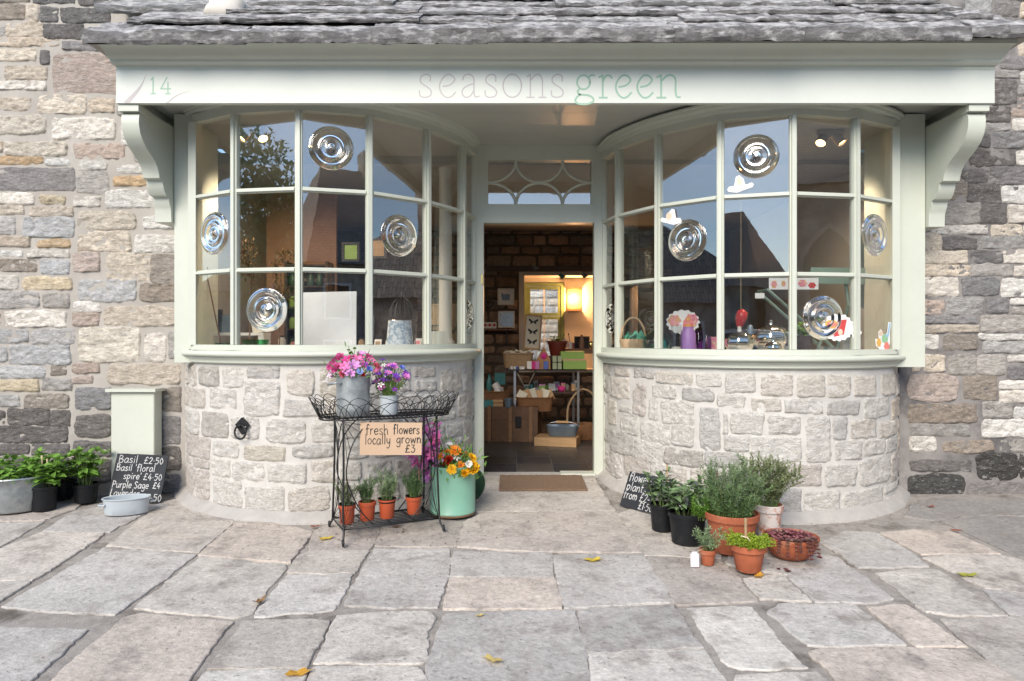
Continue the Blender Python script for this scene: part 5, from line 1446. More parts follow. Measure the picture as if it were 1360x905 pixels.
mb = MB(); mb.tube(smoothpath([(-.052, -.045, .185), (-.03, -.046, .178), (-.016, -.046, .170), (.02, -.06, .125), (.032, -.066, .118)], 5), .0035, 5); mb.tube([(-.026+.011*math.cos(2*PI*i/12), -.032+.011*math.sin(2*PI*i/12), .176) for i in range(12)], .003, 5, closed=True); mb.build('raffia_tie', M['raffia'], t, smooth=180)
c = at(940, 3.555); t = thing('potted_rosemary', 'grey green rosemary sprigs in a tiny terracotta pot with a white tag', 'potted plant', onground(c))
pot(t, .044, .032, .078, M['terracotta'], rim=.004, rimh=.022)
needles(t, .066, .02, .13, .11, 12, 'lavender', .028, .0055, 58, per=18, branch=1)
mb = MB(); mb.prism([(-.022, 0), (.022, 0), (.022, .062), (.010, .076), (-.010, .076), (-.022, .062)], lambda a, b, s_: (a-.078, -.045-(.0015 if s_ else 0)+.1*b, b)); mb.build('price_tag', M['whiteplastic'], t)
mb = MB(); mb.tube([(-.078, -.040, .07), (-.03, -.02, .085), (-.01, 0, .075)], .0009, 4); mb.build('tag_string', M['raffia'], t)
c = at(1050, 3.66); t = thing('sedum_bowl', 'wide terracotta bowl spilling plum coloured sedum', 'potted plant', onground(c))
mb = MB(); mb.lathe([(0.0001, 0), (.075, 0), (.085, .004), (.112, .03), (.131, .065), (.138, .095), (.142, .10), (.143, .112), (.136, .114), (.128, .10), (.12, .088), (0.0001, .084)], n=48, cap0=False, cap1=False); mb.build('bowl', M['terracotta'], t, smooth=40)
mb = MB(); mb.lathe([(.126, .089), (.0001, .095)], n=32, cap0=False, cap1=False); mb.build('soil', M['soil'], t, smooth=180)
r = random.Random(61); sm, lf = MB(), MB()
def rosette(p, r_, n=9):
    for q in range(n):
        a = q*2.4; el = .15 + .9*q/n
        d_ = Vector((math.cos(a)*math.cos(el), math.sin(a)*math.cos(el), math.sin(el)))
        addleaf(lf, p, d_, r_*r.uniform(.8, 1.1), r_*.85, r.uniform(-.3, .3))
for q in range(150):
    a = r.uniform(0, 2*PI); rad = .118*math.sqrt(r.random())
    p = Vector((rad*math.cos(a), rad*math.sin(a), .098+r.uniform(0, .035)*(1-rad/.16)))
    rosette(p, r.uniform(.016, .025), 7)
for q in range(9):        # trailing strands over the front rim
    a = -PI/2 + r.uniform(-.75, .95); e = Vector((.13*math.cos(a), .13*math.sin(a), .112))
    tip = e + Vector((math.cos(a)*.035, math.sin(a)*.035, -r.uniform(.03, .095)))
    pth = smoothpath([e - Vector((math.cos(a), math.sin(a), 0))*.04, e + Vector((math.cos(a)*.012, math.sin(a)*.012, .008)), tip], 5)
    sm.tube(pth, .0012, 4)
    for p in pth[3:]: rosette(p, r.uniform(.012, .019), 6)
sm.build('stem', M['twig'], t); stuff(lf.build('foliage', M['sedum'], t))
# fallen bit of sedum
lf = MB(); p = G(1040, 762)
for q in range(7): rosette(Vector((p.x+r.uniform(-.03, .03), p.y+r.uniform(-.02, .02), gz(p.y)+.016)), r.uniform(.010, .015), 6)
tag(lf.build('sedum_sprig', M['sedum']), 'fallen plum sedum sprig on the flagstones below the bowl', 'sprig')

# ------------------------------------------------------------------ fallen leaves
def fallen(x, y, L, rz, col, label, seed, lobes=True, curl=.25):
    r = random.Random(seed); p = G(x, y)
    mb = MB(); n_ = 28; rim = []
    for q in range(n_):
        a = 2*PI*q/n_
        rr_ = L*.5*(.55 + .45*abs(math.cos(a)))*(1 + (.16*math.sin(a*5+seed) if lobes else .03*math.sin(a*3)))
        x_, y_ = rr_*math.cos(a), rr_*math.sin(a)*.75
        rim.append(Vector((x_, y_, curl*L*(.35*(x_/L)**2*4 + .25*abs(y_/L)*2 + .12*math.sin(a*4+seed)))))
    mid = [v*.5 for v in rim]; 
    for v in mid: v.z = v.z*.4
    mb.grid([[Vector((0, 0, 0))]*n_, mid, rim], wrap=True)
    mb.tube([(L*.42, 0, L*.06), (L*.70, .06*L, L*.05)], .0012, 4)
    mb2 = MB(); mb2.v, mb2.f, mb2.m = mb.v, mb.f, mb.m
    zmin = min(v[2] for v in mb2.v); mb2.v = [(a, b, c_-zmin) for a, b, c_ in mb2.v]
    return tag(mb2.build('fallen_leaf', M['fallen'], None, smooth=180, loc=(p.x, p.y, gz(p.y)+.015), rot=(math.radians(2), 0, rz), color=col), label, 'leaf', 'fallen leaves')
YEL, ORA, BRN, PAL, GRN, RED_ = (.62, .46, .05), (.62, .33, .04), (.25, .14, .06), (.56, .44, .16), (.36, .36, .05), (.26, .07, .04)
fallen(432, 719, .075, .4, YEL, 'yellow leaf lying in front of the wire plant stand', 1)
fallen(344, 804, .06, 1.1, BRN, 'brown curled leaf caught in a paving joint', 2, curl=.6)
fallen(396, 900, .085, .3, ORA, 'large ragged orange and yellow leaf lying across a paving joint', 3)
fallen(655, 882, .075, 2.6, PAL, 'pale buff leaf flat on a dark grey flagstone', 4)
fallen(787, 748, .085, .1, YEL, 'bright yellow leaf on the flagstone before the doorway', 5)
fallen(1008, 769, .075, .9, ORA, 'orange leaf touching the golden thyme pot', 6)
fallen(1283, 768, .085, -.2, GRN, 'green yellow leaf on a pale flagstone well away from the pots', 7)
fallen(1269, 708, .06, -.4, RED_, 'thin dark red leaf near the sooty wall', 8, lobes=False)
fallen(526, 703, .05, .3, BRN, 'small brown leaf under the plant stand', 9)
fallen(637, 822, .035, .3, PAL, 'tiny buff leaf beside a mortar joint', 10)
fallen(418, 703, .055, .1, RED_, 'dark red leaf against the foot of the bay by the plant stand', 11, lobes=False)
fallen(1236, 676, .05, .1, RED_, 'reddish leaf on the dark step by the right wall', 12)
fallen(543, 874-60, .0001, 0, PAL, 'x', 13) if False else None

# crumbs of leaf, soil and twig gathered in the joints and along the foot of the bays
r = random.Random(321); mb = MB(); n_ = 0
def crumb(x, y, sz):
    a = r.uniform(0, 2*PI); c_, s_ = math.cos(a)*sz, math.sin(a)*sz; k_ = r.uniform(.25, .7); z = gz(y)+.0135
    mb.add([(x-c_, y-s_, z), (x+s_*k_, y-c_*k_, z+sz*.25), (x+c_, y+s_, z+sz*.1), (x-s_*k_, y+c_*k_, z+sz*.3)], [(0, 1, 2), (0, 2, 3)])
for sg in (-1, 1):
    ln = CURVE[sg][1][-1]
    for q in range(170):
        p = cpt(sg, r.uniform(.25, ln-.1), .09 + abs(r.gauss(0, .05))); crumb(p.x, p.y, r.uniform(.003, .009))
for q in range(120): crumb(-.95+r.gauss(0, .28), 4.0+r.gauss(0, .12), r.uniform(.003, .010))
for q in range(110): crumb(-.3+r.gauss(0, .28), 4.55+r.gauss(0, .25), r.uniform(.003, .009))
for q in range(90): crumb(.95+r.gauss(0, .3), 3.65+r.gauss(0, .2), r.uniform(.003, .008))
for q in range(220): crumb(r.uniform(-3, 3), r.uniform(2.3, 4.2), r.uniform(.002, .006))
lit = mb.build('leaf_litter', mk('leaf crumbs', (.12, .075, .045), .9, var=(30, .5))); stuff(lit)
tag(lit, 'brown crumbs of leaf and soil scattered over the flagstones', 'litter')
# ------------------------------------------------------------------ the room behind
BY = 9.0                                   # back wall
fl = MB(); fl.box(-2.7, 5.53, -.08, 2.7, BY+.2, -.006)
floor = struct(fl.build('shop_floor', M['grout']))
r = random.Random(4)
TW, TD = .30, .335
j = 0; y = 5.56 - TD*.0
while y < BY:
    x = -2.7 + (.0 if True else 0)
    while x < 2.7:
        k = r.uniform(.6, 1.4)
        mb = MB(); mb.box(x+.129+.003, y+.003, -.03, x+.129+TW-.003, min(y+TD-.003, BY), r.uniform(-.001, .001))
        if x+.129+TW < 2.69: mb.build('floor_tile', M['floor'], floor, color=r.choice([(.040*k, .042*k, .047*k), (.050*k, .044*k, .041*k), (.034*k, .036*k, .042*k)]))
        x += TW
    y += TD
mb = MB(); mb.box(-2.7, 5.53, 2.459, 2.7, BY+.2, 2.55)
struct(mb.build('shop_ceiling', M['ceil']))
mb = MB(); mb.box(-2.85, 4.95, -.1, -2.61, BY+.2, 2.60); mb.box(2.61, 4.95, -.1, 2.85, BY+.2, 2.60)
mb.box(-2.61, 5.56, -.1, -.535, 5.62, .86); mb.box(.535, 5.56, -.1, 2.61, 5.62, .86)
struct(mb.build('shop_side_walls', M['shopwall']))
# back wall with a window niche: x -.12..1.06, z .55..1.93
bwall = MB()
bwall.box(-2.7, BY, -.1, -.12, BY+.45, 2.6); bwall.box(1.06, BY, -.1, 2.7, BY+.45, 2.6); bwall.box(-.12, BY, 1.93, 1.06, BY+.45, 2.6); bwall.box(-.12, BY, -.1, 1.06, BY+.45, .62)
mdark = mk('earth mortar', (.085, .065, .05), .95, var=(8, .4), bump=(40, .6, .01))
bw = struct(bwall.build('back_wall', mdark))
k2 = 5000
def bws(u, v, h): return (u, BY-h, v)
z = .02
while z < 2.45:
    hh = r.uniform(.085, .15); x = -1.5
    while x < 1.6:
        w = r.uniform(.16, .40)
        xa, xb = x+.012, x+w-.012
        inn = (z+hh > .60 and z < 1.98)
        if inn and xa < -.12 < xb: xb = -.135
        elif inn and xa < 1.06 < xb: xa = 1.075
        if not (inn and xa >= -.14 and xb <= 1.08) and xb-xa > .07:
            k2 += 1; t = r.uniform(.7, 1.25)
            rock(xa, z+.01, xb, min(z+hh, 2.455), bws, k2, proud=.02, rough=.016, step=.028).build('stone', M['stone'], bw, smooth=180, color=r.choice([(.30*t, .19*t, .13*t), (.26*t, .18*t, .125*t), (.34*t, .24*t, .175*t), (.23*t, .19*t, .165*t)]))
        x += w
    z += hh+.018
# plastered niche
mb = MB(); nb = BY+.36
mb.box(-.119, BY+.002, .62, -.05, nb, 1.929); mb.box(1.0, BY+.002, .62, 1.059, nb, 1.929); mb.box(-.05, BY+.002, 1.88, 1.0, nb, 1.929); mb.box(-.05, BY+.002, .62, 1.0, nb+.05, .66)
mb.box(.50, nb, .66, 1.0, nb+.05, 1.88); mb.box(-.05, nb, 1.82, .50, nb+.05, 1.88)
struct(mb.build('window_niche', M['plaster']))
mb = MB(); mb.box(-.55, BY-.04, 1.932, 1.2, BY+.02, 2.0); tag(mb.build('timber_lintel', M['darkwood']), 'dark oak lintel over the back window', 'beam')
# back window
bwn = thing('back_window', 'olive green framed window in the back wall of the shop', 'window', (.225, nb+.02, .70))
def fr(mb, x0, x1, z0, z1, w, y0, y1):
    mb.box(x0, y0, z0, x0+w, y1, z1); mb.box(x1-w, y0, z0, x1, y1, z1); mb.box(x0+w, y0, z0, x1-w, y1, z0+w); mb.box(x0+w, y0, z1-w, x1-w, y1, z1)
mb = MB(); fr(mb, -.272, .272, -.03, 1.115, .045, -.03, .03); mb.build('frame', M['windowgreen'], bwn)
for z0, z1 in ((.03, .66), (.665, 1.065)):
    mb = MB(); fr(mb, -.226, .226, z0, z1, .04, -.02, .015); mb.build('sash', M['windowgreen'], bwn)
    mb = MB(); mb.box(-.185, .0, z0+.04, .185, .004, z1-.04); mb.build('pane', M['clearthin'], bwn)
    mb = MB(); mb.box(-.008, -.015, z0+.04, .008, -.001, z1-.04); mb.build('glazing_bar', M['whitepaint'], bwn)
    if z0 < .1: mb = MB(); mb.box(-.185, -.016, .34, .185, -.002, .353); mb.build('glazing_bar', M['whitepaint'], bwn)
# yard wall seen through the back window
yw = thing('yard_wall', 'pale stone yard wall seen through the back window', 'wall', (0, 12.2, -.16))
mb = MB(); mb.box(-3, 0, 0, 3.5, .3, 3.2); mb.build('wall_core', M['mortar_l'], yw)
z = .3
while z < 3.1:
    hh = r.uniform(.09, .15); x = -.7
    while x < 1.3:
        w = r.uniform(.2, .4); k2 += 1
        rock(x, z, x+w-.02, z+hh, lambda u, v, h: (u, -h, v), k2, step=.03).build('stone', M['stone'], yw, smooth=180, color=SC[r.choice('wwcbt')]); x += w
    z += hh+.02

# lamp on the niche wall
lp = P(762, 397, nb-.02)
lamp = thing('wall_lamp', 'lit lantern style wall lamp glowing orange beside the back window', 'lamp', (lp.x, nb-.001, lp.z))
mb = MB(); mb.box(-.10, -.012, -.155, .10, -.002, .135); mb.build('back_plate', M['midwood'], lamp)
mb = MB(); fr(mb, -.105, .105, -.15, .13, .014, -.11, -.094); mb.box(-.105, -.11, .13, .105, -.012, .145); mb.box(-.105, -.11, -.165, .105, -.012, -.15); mb.build('lantern_frame', M['midwood'], lamp)
mb = MB(); mb.lathe([(.0001, -.05), (.022, -.035), (.034, 0), (.026, .035), (.014, .055), (.0001, .06)], (0, -.055, 0), 14, cap0=False, cap1=False); mb.build('bulb', M['bulb'], lamp, smooth=180)
ld = bpy.data.lights.new('lamp_glow', 'POINT'); ld.energy = 9; ld.color = (1, .48, .18); ld.shadow_soft_size = .04
lo = bpy.data.objects.new('lamp_light', ld); lo.parent = lamp; lo.location = (0, -.15, 0); COL.objects.link(lo)

def pbox(px0, py0, px1, py1, d, dep, mat, mb=None):
    "box whose front face fills a pixel rectangle at depth d"
    a, b = P(px0, py1, d), P(px1, py0, d); m_ = mb or MB(); m_.box(a.x, d, a.z, b.x, d+dep, b.z); return m_
def single(name, mb, mat, label, cat, group=None, smooth=None): return tag(mb.build(name, mat, None, smooth=smooth), label, cat, group)
def solid(name, label, cat, px, py_base, d, parts, group=None, rz=0):
    "a thing with a base point; parts = [(part name, MB, material, smooth)]"
    p = P(px, py_base, d); t = thing(name, label, cat, p, rz, group)
    for nm, mb, mat, sm in parts: mb.build(nm, mat, t, smooth=sm)
    return t
ZLB, ZRB = 0.985 + DZ[-1] - .009, 0.985 + DZ[1] - .009
def L(prof, n=24, **kw): mb = MB(); mb.lathe(prof, n=n, cap0=kw.pop('cap0', True), cap1=kw.pop('cap1', True), **kw); return mb
def B(*a): mb = MB(); mb.box(*a); return mb

# trunk
td = 7.15
a, b = P(634, 587, td), P(699, 545, td)
t = thing('travel_trunk', 'old brown travelling trunk with wooden ribs on the slate floor', 'trunk', ((a.x+b.x)/2, td+.24, 0.001), rz=math.radians(-7))
hw, hh = .40, .36
mb = MB(); mb.box(-hw, -.24, 0, hw, .24, hh*.62); mb.build('trunk_body', M['leather'], t)
mb = MB(); mb.box(-hw, -.24, hh*.625, hw, .24, hh); mb.build('lid', M['leather'], t)
for x in (-.30, -.10, .12, .33):
    mb = MB(); mb.box(x-.018, -.252, .0, x+.018, -.2405, hh+.008); mb.box(x-.018, -.252, hh+.0005, x+.018, .24, hh+.010); mb.build('rib', M['midwood'], t)
for x in (-.2, .2): mb = MB(); mb.box(x-.03, -.256, .15, x+.03, -.2415, .26); mb.build('clasp', M['black_iron'], t)
def basket(name, label, px0, px1, py0, py1, d, dep, mat='wicker', fill=None, rz=0, tapered=.9):
    a, b = P(px0, py1, d), P(px1, py0, d); w, h = (b.x-a.x)/2, b.z-a.z
    t = thing(name, label, 'basket', ((a.x+b.x)/2, d+dep/2, a.z), rz)
    mb = MB(); rows = []
    nlay = max(4, int(h/.014))
    for q in range(nlay+1):
        k = tapered + (1-tapered)*q/nlay; row = []
        nn = 44
        for i in range(nn):
            an = 2*PI*i/nn; cx_, sy_ = math.cos(an), math.sin(an)
            m_ = (abs(cx_)**6+abs(sy_)**6)**(1/6); bul = .004*(1 if (i+q) % 2 else -1)
            row.append((cx_/m_*(w*k+bul), sy_/m_*(dep/2*k+bul), h*q/nlay))
        rows.append(row)
    mb.grid(rows, wrap=True)
    mb.add([rows[1][i] for i in range(44)], [tuple(range(44))])
    mb.build('basket_body', M[mat], t, smooth=50)
    mb = MB(); top = rows[-1]; mb.tube(top, .009, 6, closed=True); mb.build('rim', M[mat], t, smooth=180)
    return t, w, h
tz = .36+.012
t, w, h = basket('wicker_basket', 'square brown wicker basket of small wooden signs on the trunk', 686, 735, 529, 547, 7.18, .30)
r = random.Random(8)
for q in range(6):
    mb = MB(); mb.obox((0, 0, .06), (.10, .012, .12+.02*q % .05), (r.uniform(-.5, .1), r.uniform(-.5, .5), r.uniform(-.4, .4)))
    p = P(692+q*7.5, 528, 7.30)
    tag(mb.build('wooden_plaque', [M['cream'], M['wood']][q % 2], None, loc=(p.x, 7.28+.02*q, p.z-.05)), 'small wooden plaque standing in the wicker basket', 'plaque', 'plaques in the wicker basket')
basket('wicker_basket', 'low orange brown basket with mugs on the trunk end', 636, 678, 521, 533, 7.22, .26)
for q, (px, py, rx, ry) in enumerate(((658, 524, .3, .9), (666, 526, .2, -.8), (663, 519, -.4, .5))):
    p = P(px, py, 7.33)
    t = thing('mug', 'white mug lying in the low basket on the trunk', 'mug', p, rot=(rx, ry, q), group='mugs in the low basket')
    mb = MB(); mb.lathe([(.0001, 0), (.036, 0), (.039, .006), (.041, .085), (.038, .087), (.035, .01), (.0001, .008)], n=20, cap0=False, cap1=False); mb.build('mug_body', M['paperwhite'], t, smooth=40)
    mb = MB(); mb.tube(smoothpath([(.039, 0, .07), (.062, 0, .066), (.064, 0, .03), (.039, 0, .022)], 5), .005, 6); mb.build('handle', M['paperwhite'], t, smooth=180)
for q, (px0, px1, py0, py1, m_, lab) in enumerate(((640, 655, 532, 541, 'teal', 'teal covered book lying on the trunk'), (655, 668, 536, 540, 'wood', 'thin pale wooden box on the trunk'), (655, 668, 531, 535, 'wood', 'pale wooden box stacked uppermost on the trunk'))):
    single('small_box', pbox(px0, py0, px1, py1, 7.16, .12, None), M[m_], lab, 'box')
solid('pail', 'small blue grey metal pail on the front of the trunk', 'pail', 675.5, 541, 7.15, [('pail_body', L([(.0001, 0), (.036, 0), (.046, .09), (.044, .09), (.034, .008), (.0001, .008)], cap0=False, cap1=False), M['tinblue'], 40)])
solid('bottle', 'slim teal bottle standing behind the low basket', 'bottle', 650, 524, 7.5, [('bottle_body', L([(.0001, 0), (.032, 0), (.034, .01), (.034, .13), (.028, .16), (.014, .18), (.013, .21), (.016, .215), (.0001, .22)], cap0=False, cap1=False), M['teal'], 40)])
single('teal_box', pbox(657, 496, 671, 511, 7.55, .15, None), M['teal'], 'dull teal lidded box behind the mugs', 'box')
# glass topped table
tp = P(725, 491, 7.25)
tz = tp.z
t = thing('glass_table', 'dark glass display table with thin metal legs inside the shop', 'table', (.16, 7.6, .001))
mb = MB(); mb.box(-.43, -.35, tz-.012, .42, .35, tz-.002); mb.build('table_top', mk('smoked glass', (.02, .025, .025), .05, spec=.7), t)
for x in (-.34, .33):
    for y in (-.28, .28): mb = MB(); mb.box(x-.012, y-.012, 0, x+.012, y+.012, tz-.013); mb.build('leg', M['steel'], t)
mb = MB(); mb.tube([(-.33, -.28, tz-.02), (-.22, -.28, tz-.22), (-.12, -.28, tz-.02)], .01, 6); mb.build('brace', M['steel'], t)
d0 = 7.27
def onT(px): return 491
single('green_gift_box', pbox(748, 479, 779, 490.5, d0, .2, None), M['boxgreen'], 'lower of two lime green boxes on the glass table', 'box')
single('green_gift_box', pbox(745, 467, 776, 477.5, d0+.02, .2, None), M['boxgreen'], 'upper of two lime green boxes on the glass table', 'box')
single('box_band', pbox(747, 477.6, 777, 478.9, d0+.01, .2, None), M['pinkcard'], 'pink card layer between the two lime green boxes', 'card')
for q, (y0, y1) in enumerate(((482, 490.5), (473, 481))):
    t = solid('ribbon_box', ['small pale green box tied with black ribbon, lower of the pair', 'small pale green box tied with black ribbon, upper of the pair'][q], 'box', 740, y1, d0, [])
    w = 6*d0/F; h = (y1-y0)*d0/F
    B(-w, 0, 0, w, .09, h).build('box_body', mk('pale green card %d' % q, (.36, .42, .27), .7), t); B(-.006, -.002, 0, .006, -.0005, h+.002).build('ribbon', M['dblack'], t)
t, w, h = basket('egg_tray', 'grey wicker tray heaped with pale soaps on the glass table', 668, 708, 470, 489, 7.32, .28, 'wicker_pale')
for q in range(14):
    p = P(672+q*2.4, 469-r.uniform(0, 3), 7.40+r.uniform(0, .12))
    mb = MB(); mb.lathe([(.0001, -.014), (.022, -.01), (.026, 0), (.022, .01), (.0001, .014)], n=10, cap0=False, cap1=False); tag(mb.build('soap', M['cream'], None, smooth=180, loc=p, rot=(r.uniform(-.5, .5), r.uniform(-.5, .5), 0)), 'pale round soap in the grey wicker tray', 'soap', 'soaps in the tray')
for q, (px, m_) in enumerate(((680, 'paperwhite'), (686, 'p_blue'), (692, 'paperwhite'), (684, 'paperwhite'), (695, 'paperwhite'))):
    solid('tea_light', ['white tea light pot before the wicker tray', 'dark blue tea light pot before the wicker tray'][m_ == 'p_blue'], 'candle', px, 490.7, d0-.02+.02*(q % 2), [('cup', L([(.0001, 0), (.017, 0), (.02, .03), (.017, .03), (.0001, .02)], 14, cap0=False, cap1=False), M[m_], 40)], group='tea lights on the table')
# house shaped ornament
p = P(722, 490.5, d0+.05); w = 9*d0/F
t = thing('house_ornament', 'orange fabric house ornament with a pink heart', 'ornament', p)
mb = MB(); mb.prism([(-w, 0), (w, 0), (w*.95, .11), (0, .235), (-w*.95, .11)], lambda a, b, s_: (a, -.03 if s_ else .03, b)); mb.build('house_body', mk('orange felt', (.40, .22, .10), .8, col2=(.15, .2, .05), mixs=30, edge=(.58, .62)), t)
mb = MB(); mb.lathe([(.0001, .008), (.03, .004), (.036, 0)], (0, -.032, .14), 16, axis=(0, -1, 0)); mb.build('heart_badge', M['p_hotpink'], t, smooth=60)
for q, (px, m_) in enumerate(((703, 'paperwhite'), (708, 'p_hotpink'), (713, 'p_lilac'), (725, 'p_blue'))):
    single('gift_tag', pbox(px-3, 480, px+3, 490.3, d0+.012*q-.03, .01, None), M[m_], ['white', 'hot pink', 'lilac', 'blue'][q] + ' gift card propped on the glass table', 'card')
# crowded small stock on and under the table, on the trunk and the sideboard
r = random.Random(91)
STK = [('paperwhite', 'white'), ('pinkcard', 'pink'), ('boxgreen', 'green'), ('teal', 'teal'), ('wood', 'pale wood'), ('cream', 'cream'), ('wicker_pale', 'straw'), ('tinblue', 'grey blue'), ('p_orange', 'orange'), ('p_lilac', 'lilac')]
def stock(zone, where, x0, x1, y0, y1, z, n):
    for q in range(n):
        m_, cn_ = STK[r.randrange(len(STK))]
        p = (x0+(x1-x0)*(q+.5)/n, r.uniform(y0, y1), z)
        kind = r.randrange(3); h = r.uniform(.05, .12); w = r.uniform(.018, .032)
        if kind == 0:
            t = thing('boxed_gift', 'little %s box %s' % (cn_, where), 'box', p, r.uniform(-.4, .4), group=zone); B(-w, -w, 0, w, w, h*.7).build('box_body', M[m_], t); B(-w-.002, -w-.002, h*.7, w+.002, w+.002, h*.7+.012).build('lid', M[STK[(q*3) % 10][0]], t)
        elif kind == 1:
            t = thing('gift_jar', 'little %s jar %s' % (cn_, where), 'jar', p, group=zone); L([(.0001, 0), (w*.9, 0), (w, .006), (w, h*.6), (w*.7, h*.72), (w*.7, h*.78), (.0001, h*.78)], 14, cap0=False, cap1=False).build('jar_body', M[m_], t, smooth=40); L([(w*.78, h*.785), (w*.78, h*.9), (.0001, h*.91)], 14, cap1=False).build('lid', M['dblack'], t, smooth=40)
        else:
            t = thing('greeting_card', '%s greeting card %s' % (cn_, where), 'card', p, group=zone, rot=(-.25, 0, r.uniform(-.5, .5))); B(-w*1.2, 0, 0, w*1.2, .003, h).build('card_sheet', M['paperwhite'], t); B(-w*.8, -.0015, h*.25, w*.8, -.0003, h*.75).build('printed_panel', M[m_], t)
stock('stock on the glass table', 'among the stock on the glass table', -.25, .56, 7.5, 7.85, tz+.0, 15)
stock('stock under the glass table', 'on the low shelf under the glass table', P(696, 0, 7.5).x, P(772, 0, 7.5).x, 7.48, 7.72, P(0, 521, 7.4).z+.001, 11)
stock('stock on the sideboard', 'on the brown sideboard at the back', P(748, 0, 8.2).x, P(792, 0, 8.2).x, 8.25, 8.45, P(0, 463.1, 8.1).z, 7)
stock('stock on the counter', 'on the dark counter deep in the shop', -2.1, -.8, 8.25, 8.6, .851, 12)
stock('stock on the display board', 'at the back of the bay by the plant stand display', -2.1, -.8, 5.35, 5.65, ZLB, 12)
stock('stock on the right display board', 'at the back of the bay by the herb pots display', .75, 2.1, 5.3, 5.65, ZRB, 13)
# terracotta planter with a small plant
p = P(740, 473, 7.62)
single('planter_riser', pbox(728, 473.2, 755, 490.5, 7.5, .2, None), M['darkwood'], 'dark block under the red planter', 'block')
t = thing('red_planter', 'glazed red brown planter with a small green plant on the table', 'potted plant', p)
pot(t, .115, .075, .165, mk('oxblood glaze', (.16, .03, .02), .3), rim=.008, rimh=.02)
leafy(t, .14, .05, .09, .07, 7, ['basil'], .05, 71, nodes=3)
# butterfly frame
p = P(706, 463, 7.75)
t = thing('butterfly_frame', 'tall narrow box frame with three mounted butterflies', 'picture', p, rot=(math.radians(-6), math.radians(4), 0))
w, h = .085, .37
mb = MB(); mb.box(-w, 0, 0, w, .03, h); mb.build('backing', M['cream'], t)
mb = MB(); fr(mb, -w-.012, w+.012, -.012, h+.012, .018, -.012, .03); mb.build('frame', M['wood'], t)
for q in range(3):
    zc = .075+.115*q
    for s_ in (-1, 1):
        mb = MB(); mb.prism([(0, .0), (s_*.05, .035), (s_*.055, .01), (s_*.03, -.008), (s_*.038, -.032), (s_*.008, -.02)], lambda a, b, s2: (a, -.004 if s2 else -.001, zc+b)); mb.build('butterfly_wing', M['dblack'], t)
# back wall pictures and shelf
p = P(672, 394.5, BY-.03); hs = 11*BY/F
t = thing('framed_picture', 'square white framed print of a blue grey animal on the rubble wall', 'picture', p)
mb = MB(); fr(mb, -hs, hs, -hs, hs, .014, -.03, .01); mb.build('frame', M['cream'], t); B(-hs+.013, -.012, -hs+.013, hs-.013, 0, hs-.013).build('print', M['paperwhite'], t)
mb = MB(); mb.prism([(-.05, -.045), (.05, -.045), (.055, .03), (.02, .04), (-.03, .03), (-.055, .055), (-.06, .01)], lambda a, b, s_: (a, -.0135 if s_ else -.0125, b)); mb.build('animal_print', M['tinblue'], t)
p = P(672.5, 424.5, BY-.05)
t = thing('framed_mirror', 'square white framed mirror standing on the wall shelf', 'mirror', p)
mb = MB(); fr(mb, -hs, hs, -hs, hs, .02, -.03, .0); mb.build('frame', M['whitepaint'], t); B(-hs+.019, -.012, -hs+.019, hs-.019, -.004, hs-.019).build('glass', M['chrome'], t)
p = P(662, 437, BY-.12)
t = thing('wall_shelf', 'narrow brown wooden shelf on the rubble wall', 'shelf', (p.x, BY-.10, p.z))
B(-.26, -.08, -.02, .22, .08, 0).build('shelf_board', M['midwood'], t); B(.10, -.01, -.22, .115, .08, -.02).build('bracket', M['black_iron'], t)
for q in range(3): 
    t = solid('gift_box', 'small white box with a red spot on the wall shelf', 'box', 644.5+6*q, 436.3, BY-.16, [], group='boxes on the wall shelf')
    B(-.027, 0, 0, .027, .06, .08).build('box_body', M['paperwhite'], t); L([(.0001, .003), (.016, .001), (.018, 0)], 14, c=(0, -.0005, .042), axis=(0, -1, 0)).build('spot', M['p_red'], t)
p = P(649, 405, BY-.04)
mb = MB(); mb.tube([(.055*1.0*math.sin(a)**3, 0, .055*(.8*math.cos(a)-.32*math.cos(2*a)-.13*math.cos(3*a))) for a in [2*PI*i/30 for i in range(30)]], .006, 5, closed=True); tag(mb.build('wire_heart', M['wire'], None, loc=p), 'dark wire heart hanging on the rubble wall', 'heart')
for q, (px, py, m_, lab) in enumerate(((710.5, 356, 'tinblue', 'grey folded fabric bird hanging above the lintel'), (746, 367, 'teal', 'teal folded fabric bird on the hanging string'), (776, 366, 'tinblue', 'grey blue folded fabric bird by the wall lamp'))):
    p = P(px, py, BY-.25); s_ = .055
    mb = MB(); mb.add([(-s_, 0, .02), (0, -.02, .03), (s_, 0, -.0), (0, .02, -.04), (-.02, -.05, .05), (-.015, .05, .055)], [(0, 1, 3), (1, 2, 3), (0, 3, 1), (4, 1, 3), (5, 1, 3)]); tag(mb.build('fabric_bird', M[m_], None, loc=p), lab, 'bird ornament')
